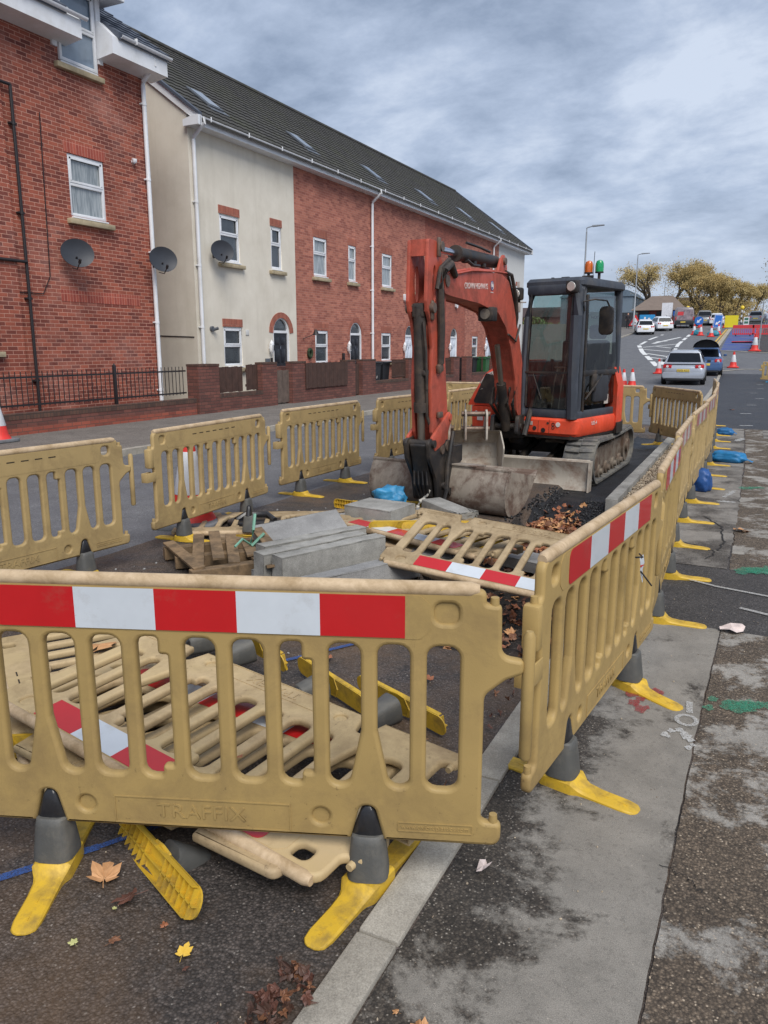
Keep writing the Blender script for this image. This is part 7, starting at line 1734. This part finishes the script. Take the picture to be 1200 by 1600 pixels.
# red barriers round the blue surface
M_red = mat('red_plastic', S(206,58,62), .5, var=.08, bump=0)
def redb(label, x, y, rz):
    t = thing('red_barrier', label, 'barrier', (x, y, zt(y)), R(rz), 'red barriers round the blue surface')
    me = curve_mesh([rrect(-.9, .12, .9, 1.0, .05)]+[rrect(-.85+.17*k, .25, -.74+.17*k, .72, .03) for k in range(10)], .05, .01, 'panel', 1); obj_from(me, 'panel', M_red, t)
    q = MB()
    for xx in (-.6, .6): q.box((xx, 0, .07), (.1, .5, .14), bev=.02)
    q.build('foot', M_trim, t)
redb('red barrier across the back of the blue surface, left one', -2.35, 80, 0); redb('red barrier across the back of the blue surface, right one', -.55-.15, 80, 0)
for k, y in enumerate((63.5, 66.2, 70, 74)): redb(['nearest', 'second', 'third', 'farthest'][k]+' red barrier along the right side of the blue surface', -1.02, y, 86)
t = thing('red_boards', 'flat red boards lying on the blue surface', 'boards', (-2.1, 71, zt(71)+.02), 0); q = MB(); q.box((0, 0, .05), (1.5, 1.6, .06)); q.build('board', M_red, t)
bag('teal sandbag between the far cones', (-4.9, 80.5, zt(80.5)), (.5, .4, .3), 0, S(40,130,150), seed=11); bag('teal sandbag left of the far teal one, by the first cones', (-6.45, 82, zt(82)), (.35, .3, .3), 0, S(40,130,150), seed=12); bag('small cyan sandbag on the left pavement by the fence', (-12.6, 88, zt(88)+.1), (.5, .3, .2), 0, S(60,150,190), seed=13)
t = thing('white_post', 'tall thin pale post at the right end of the red barriers', 'post', (-.72, 61.5, zt(61.5)), 0); q = MB(); q.tube([(0,0,0),(.05,0,3.4)], [.05,.04], 8); q.build('pole', M_galv, t)
# person by the far fence, person at the right edge
def person(label, x, y, top, trouser, rz=0, s=1):
    zz = zt(y)+.1
    me = bpy.data.meshes.new('body'); J_ = dict(pel=(0,0,.95), che=(0,0,1.32), nk=(0,0,1.5), hd=(0,.0,1.63), hd2=(0,.01,1.74), ls=(-.18,0,1.43), le=(-.24,.02,1.16), lh=(-.22,-.08,.92), rs=(.18,0,1.43), re=(.24,.02,1.16), rh=(.20,-.1,.94), lp=(-.09,0,.9), lk=(-.10,-.03,.5), la=(-.10,.04,.09), lt=(-.10,-.12,.04), rp=(.09,0,.9), rk=(.11,-.08,.5), ra=(.11,.02,.09), rt=(.11,-.14,.04))
    K = list(J_); E_ = [('pel','che'),('che','nk'),('nk','hd'),('hd','hd2'),('che','ls'),('ls','le'),('le','lh'),('che','rs'),('rs','re'),('re','rh'),('pel','lp'),('lp','lk'),('lk','la'),('la','lt'),('pel','rp'),('rp','rk'),('rk','ra'),('ra','rt')]
    rad = dict(pel=.14, che=.15, nk=.06, hd=.09, hd2=.08, ls=.07, le=.05, lh=.035, rs=.07, re=.05, rh=.035, lp=.10, lk=.07, la=.05, lt=.04, rp=.10, rk=.07, ra=.05, rt=.04)
    me.from_pydata([J_[k] for k in K], [(K.index(a), K.index(c)) for a, c in E_], [])
    ob = bpy.data.objects.new('person', me); COL.objects.link(ob); md = ob.modifiers.new('skin', 'SKIN'); sv = me.skin_vertices[0].data
    for i, k in enumerate(K): sv[i].radius = (rad[k], rad[k]); sv[i].use_root = (k == 'pel')
    ob.modifiers.new('sub', 'SUBSURF').levels = 1
    dg = bpy.context.evaluated_depsgraph_get(); m2 = bpy.data.meshes.new_from_object(ob.evaluated_get(dg)); bpy.data.objects.remove(ob)
    for mm in (top, trouser, mat('skin', S(196,150,126), .6, bump=0), mat('hair_dark', S(50,40,34), .8)): m2.materials.append(mm)
    for p in m2.polygons:
        z = p.center.z; p.material_index = 1 if z < .98 and abs(p.center.x) < .19 else (2 if 1.52 < z < 1.72 or z < .98 else (3 if z >= 1.72 else 0))
    finish(m2, 60); o = link(bpy.data.objects.new('person', m2)); o.location = (x, y, zz); o.rotation_euler = (0, 0, rz); o.scale = (s, s, s); return tag(o, label, 'person')
person('person in dark clothes standing by the dark fence under the second street lamp', -15.0, 94.5, mat('cloth_dark', S(48,42,46), .8), mat('cloth_trouser', S(40,40,46), .8))
person('person in pale grey clothes walking at the right edge of the far path', -.55, 93.0, mat('cloth_pale', S(164,172,184), .8), mat('cloth_grey', S(130,136,148), .8), 3.1)
# buildings and fences
q = thing('dark_fence', 'dark close fence beyond the terrace, right of the cab mirror', 'fence', (-18, 98, zt(98)), 0); b = MB()
for k in range(30): b.box((-2.9+.2*k, .01*(k % 2), .9), (.19, .03, 1.8))
b.build('board', mat('fence_dark', S(48,50,54), .8, var=.2), q, smooth=False)
hall = thing('brick_hall', 'low hall with a wide brown hipped roof and dark red walls beyond the white cars', 'building', (-13.9, 116, zt(116)), 0)
b = MB(); b.box((0, 0, .8), (5.2, 8, 1.9)); b.build('wall', mat('hall_red', S(118,62,58), .85, var=.15, scale=1.2), hall, smooth=False)
b = MB(); v = [(-3.5,-4.8,1.6),(3.3,-4.8,1.6),(3.3,4.8,1.6),(-3.5,4.8,1.6),(-1.5,0,3.7),(1.3,0,3.7)]; b._add(v, [(0,1,5,4),(1,2,5),(2,3,4,5),(3,0,4),(3,2,1,0)]); b.build('roof', mat('hall_roof', S(118,104,94), .9, var=.12, scale=2, bump=.4, bscale=6), hall, smooth=False)
b = MB(); b.box((-1.8,-4.05,.9),(1.2,.3,1.4)); b.box((.3,-4.03,.9),(1.0,.1,1.1)); b.build('window', M_cglas, hall, smooth=False)
shed = thing('grey_shed', 'blue-grey metal shed left of the brown hipped roof', 'building', (-25, 132, zt(132)), 0); b = MB(); b.box((0, 0, 2.2), (11, 12, 4.4)); b.build('wall', mat('shed_grey', S(112,126,138), .6, var=.06, bump=.3), shed, smooth=False); b = MB(); b.prism([(-5.7,4.35),(5.7,4.35),(4.6,5.3),(-4.6,5.3)], 12.4); b.build('roof', mat('shed_roof', S(104,120,134), .6), shed, smooth=False)
hs_ = thing('distant_house', 'distant brick house with a chimney at the right, behind the second beacon', 'house', (-1.5, 300, zt(150)), 0)
b = MB(); b.box((0, 0, 2.4), (9.5, 8, 5)); b.build('wall', mat('far_brick', S(124,74,64), .9, var=.15, scale=1), hs_, smooth=False); b = MB(); b.prism([(-5.2,4.8),(5.2,4.8),(3.2,7.2),(-3.6,7.2)], 8.6); b.build('roof', mat('far_roof', S(98,84,84), .9, var=.1), hs_, smooth=False); b = MB(); b.box((-2.6, 0, 7.6), (1.2, 1, 1.9)); b.build('chimney', bpy.data.materials['far_brick'], hs_, smooth=False)
b = MB(); b.box((-1.5,-4.03,3.2),(1.2,.1,1.2)); b.box((1.8,-4.03,3.2),(1.2,.1,1.2)); b.box((.2,-4.3,1.6),(5,.8,2.0)); b.build('window', M_cglas, hs_, smooth=False)
for x, y, w_, lb_ in ((-19, 165, 22, 'long low brick range far behind the trees'), (-44, 190, 30, 'far pale block behind the grey shed'), (24, 300, 18, 'far brick row behind the right-hand tree')):
    t = thing('distant_building', lb_, 'building', (x, y, 4.5), 0); b = MB(); b.box((0, 0, 2), (w_, 8, 4.6)); b.build('wall', bpy.data.materials['far_brick'], t, smooth=False); b = MB(); b.prism([(-w_/2-.4,4.2),(w_/2+.4,4.2),(w_/2-2,6.4),(-w_/2+2,6.4)], 9); b.build('roof', bpy.data.materials['far_roof'], t, smooth=False)
# trees
M_bark = mat('bark', S(92,80,68), .9, var=.2, bump=.5)
def leafm(name, a, c): 
    t = NT(name); co = t.coords('World'); n = t.noise(co, .9, 4, .7); f = t.noise(co, 14, 2, .6); t.b.inputs['Subsurface Weight'].default_value = 0
    return t.out(t.mix(.4, t.ramp(n, .35, .65, a, c), t.ramp(f, .35, .65, a, c)), .75)
LF = {'gold': leafm('foliage_gold', S(186,156,94), S(146,132,90)), 'olive': leafm('foliage_olive', S(166,150,106), S(188,162,98)), 'green': leafm('foliage_green', S(120,128,80), S(142,142,88)), 'rust': leafm('foliage_rust', S(150,124,100), S(118,116,84))}
def tree(label, x, y, h, r, lf, dens=1, seed=1, z=None):
    g = random.Random(seed); t = thing('autumn_tree', label, 'tree', (x, y, zt(y) if z is None else z), 0, 'autumn trees')
    b = MB(); tips = []
    def grow(p, d, L, rad, lv):
        q_ = p+d*L; mid = p+d*L*.5+Vector((g.uniform(-1,1), g.uniform(-1,1), 0))*L*.06
        b.tube([p, mid, q_], [rad, rad*.85, rad*.68], 6 if lv < 2 else 4, cap=False)
        if lv >= 2: tips.append((p+d*L*.6, lv)); tips.append((q_, lv))
        if lv < 6:
            for k in range(3 if lv < 2 else g.choice((2, 2, 3))):
                a = g.uniform(0, 6.28); sp = g.uniform(.35, .75) if lv else g.uniform(.4, .85)
                nd_ = (d+Vector((math.cos(a), math.sin(a), g.uniform(-.1, .35)))*sp*(r/h*2.0)).normalized(); grow(q_, nd_, L*g.uniform(.62, .82), rad*.6, lv+1)
    grow(Vector((0,0,0)), Vector((0,0,1)), h*.13, h*.017, 0)
    zs = max(p.z for p, _ in tips); dd = sorted(math.hypot(p.x, p.y) for p, _ in tips); rs_ = dd[int(len(dd)*.93)]
    kx, kz = r*.92/rs_, h*.95/zs
    for v in b.bm.verts: v.co.x *= kx; v.co.y *= kx; v.co.z *= kz
    tips = [(Vector((p.x*kx, p.y*kx, p.z*kz)), l) for p, l in tips]
    b.build('trunk', M_bark, t)
    b = MB()
    ext = []
    for _ in range(int(150*dens)):
        a_, u_ = g.uniform(0, 6.28), g.random()**.4; zz_ = g.uniform(-.95, 1)
        rr_ = r*u_*math.sqrt(max(0, 1-zz_*zz_*.95)); ext.append((Vector((rr_*math.cos(a_), rr_*math.sin(a_), h*.55+zz_*h*.42)), 3))
    for p, lv in tips+ext:
        if p.z < h*.12: continue
        for j in range(int(14*dens)):
            c = p+Vector((g.gauss(0, .5), g.gauss(0, .5), g.gauss(0, .42)))*h*.075; s = g.uniform(.05, .12)
            M = Matrix.Translation(c) @ Euler((g.uniform(0, 6), g.uniform(0, 6), 0)).to_matrix().to_4x4() @ Matrix.Scale(s, 4)
            b._add([(-1,0,0),(0,-.6,.1),(1,0,0),(0,.6,.1)], [(0,1,2,3)], M)
    b.build('crown', LF[lf], t, smooth=False, recalc=False); return t
tree('wide thinly leaved tree left of the trees, branches showing over the hall roof', -17.3, 130, 9.4, 5.8, 'olive', .6, 3)
tree('thinly leaved tree over the middle of the brown hall roof', -14.6, 133, 10.2, 5.2, 'olive', .75, 8)
tree('golden tree right behind the minibus', -11.4, 134, 9.3, 4.2, 'gold', .9, 12)
tree('second golden tree, right of the one behind the minibus', -9.8, 128, 7.2, 3.0, 'gold', 1.1, 14)
tree('olive tree above the blue arrow board', -7.2, 130, 7.6, 3.4, 'olive', 1.1, 19)
tree('dense olive tree left of the yellow board, right of the others', -5.2, 131, 6.0, 2.8, 'olive', 1.1, 23)
tree('small far tree beside the distant chimney', -3.6, 165, 8.5, 3.5, 'olive', .6, 27)
tree('small green tree behind the distant brick house', .8, 168, 9, 4, 'green', .8, 29)
tree('dark rusty tree cut by the right edge of the photo', 3.2, 104, 10.5, 4.6, 'rust', 1.2, 33)
for i, (x, h, k) in enumerate(((-15.5, 4.5, 'olive'), (-10, 4.8, 'gold'), (-6, 4.5, 'gold'))): tree(['low bushy tree behind the hall', 'low bushy golden tree behind the minibus', 'low bushy golden tree behind the yellow board'][i], x, 140, h, 5, k, 1.6, 50+i)
t = thing('distant_hedge', 'dark green hedge line at the end of the road', 'hedge', (-8, 150, 4.6), 0); b = MB(); g = random.Random(77)
for i in range(5000):
    x = g.uniform(-42, 30); zz = g.uniform(0, 2.6)*(.8+.3*math.sin(x*.7)); M = Matrix.Translation((x, g.uniform(-1.2, 1.2), zz)) @ Euler((g.uniform(0, 6), g.uniform(0, 6), 0)).to_matrix().to_4x4() @ Matrix.Scale(g.uniform(.2, .4), 4); b._add([(-1,0,0),(0,-.6,.1),(1,0,0),(0,.6,.1)], [(0,1,2,3)], M)
b.build('foliage', LF['green'], t, smooth=False, recalc=False)
scene.render.resolution_x = 768; scene.render.resolution_y = 1024
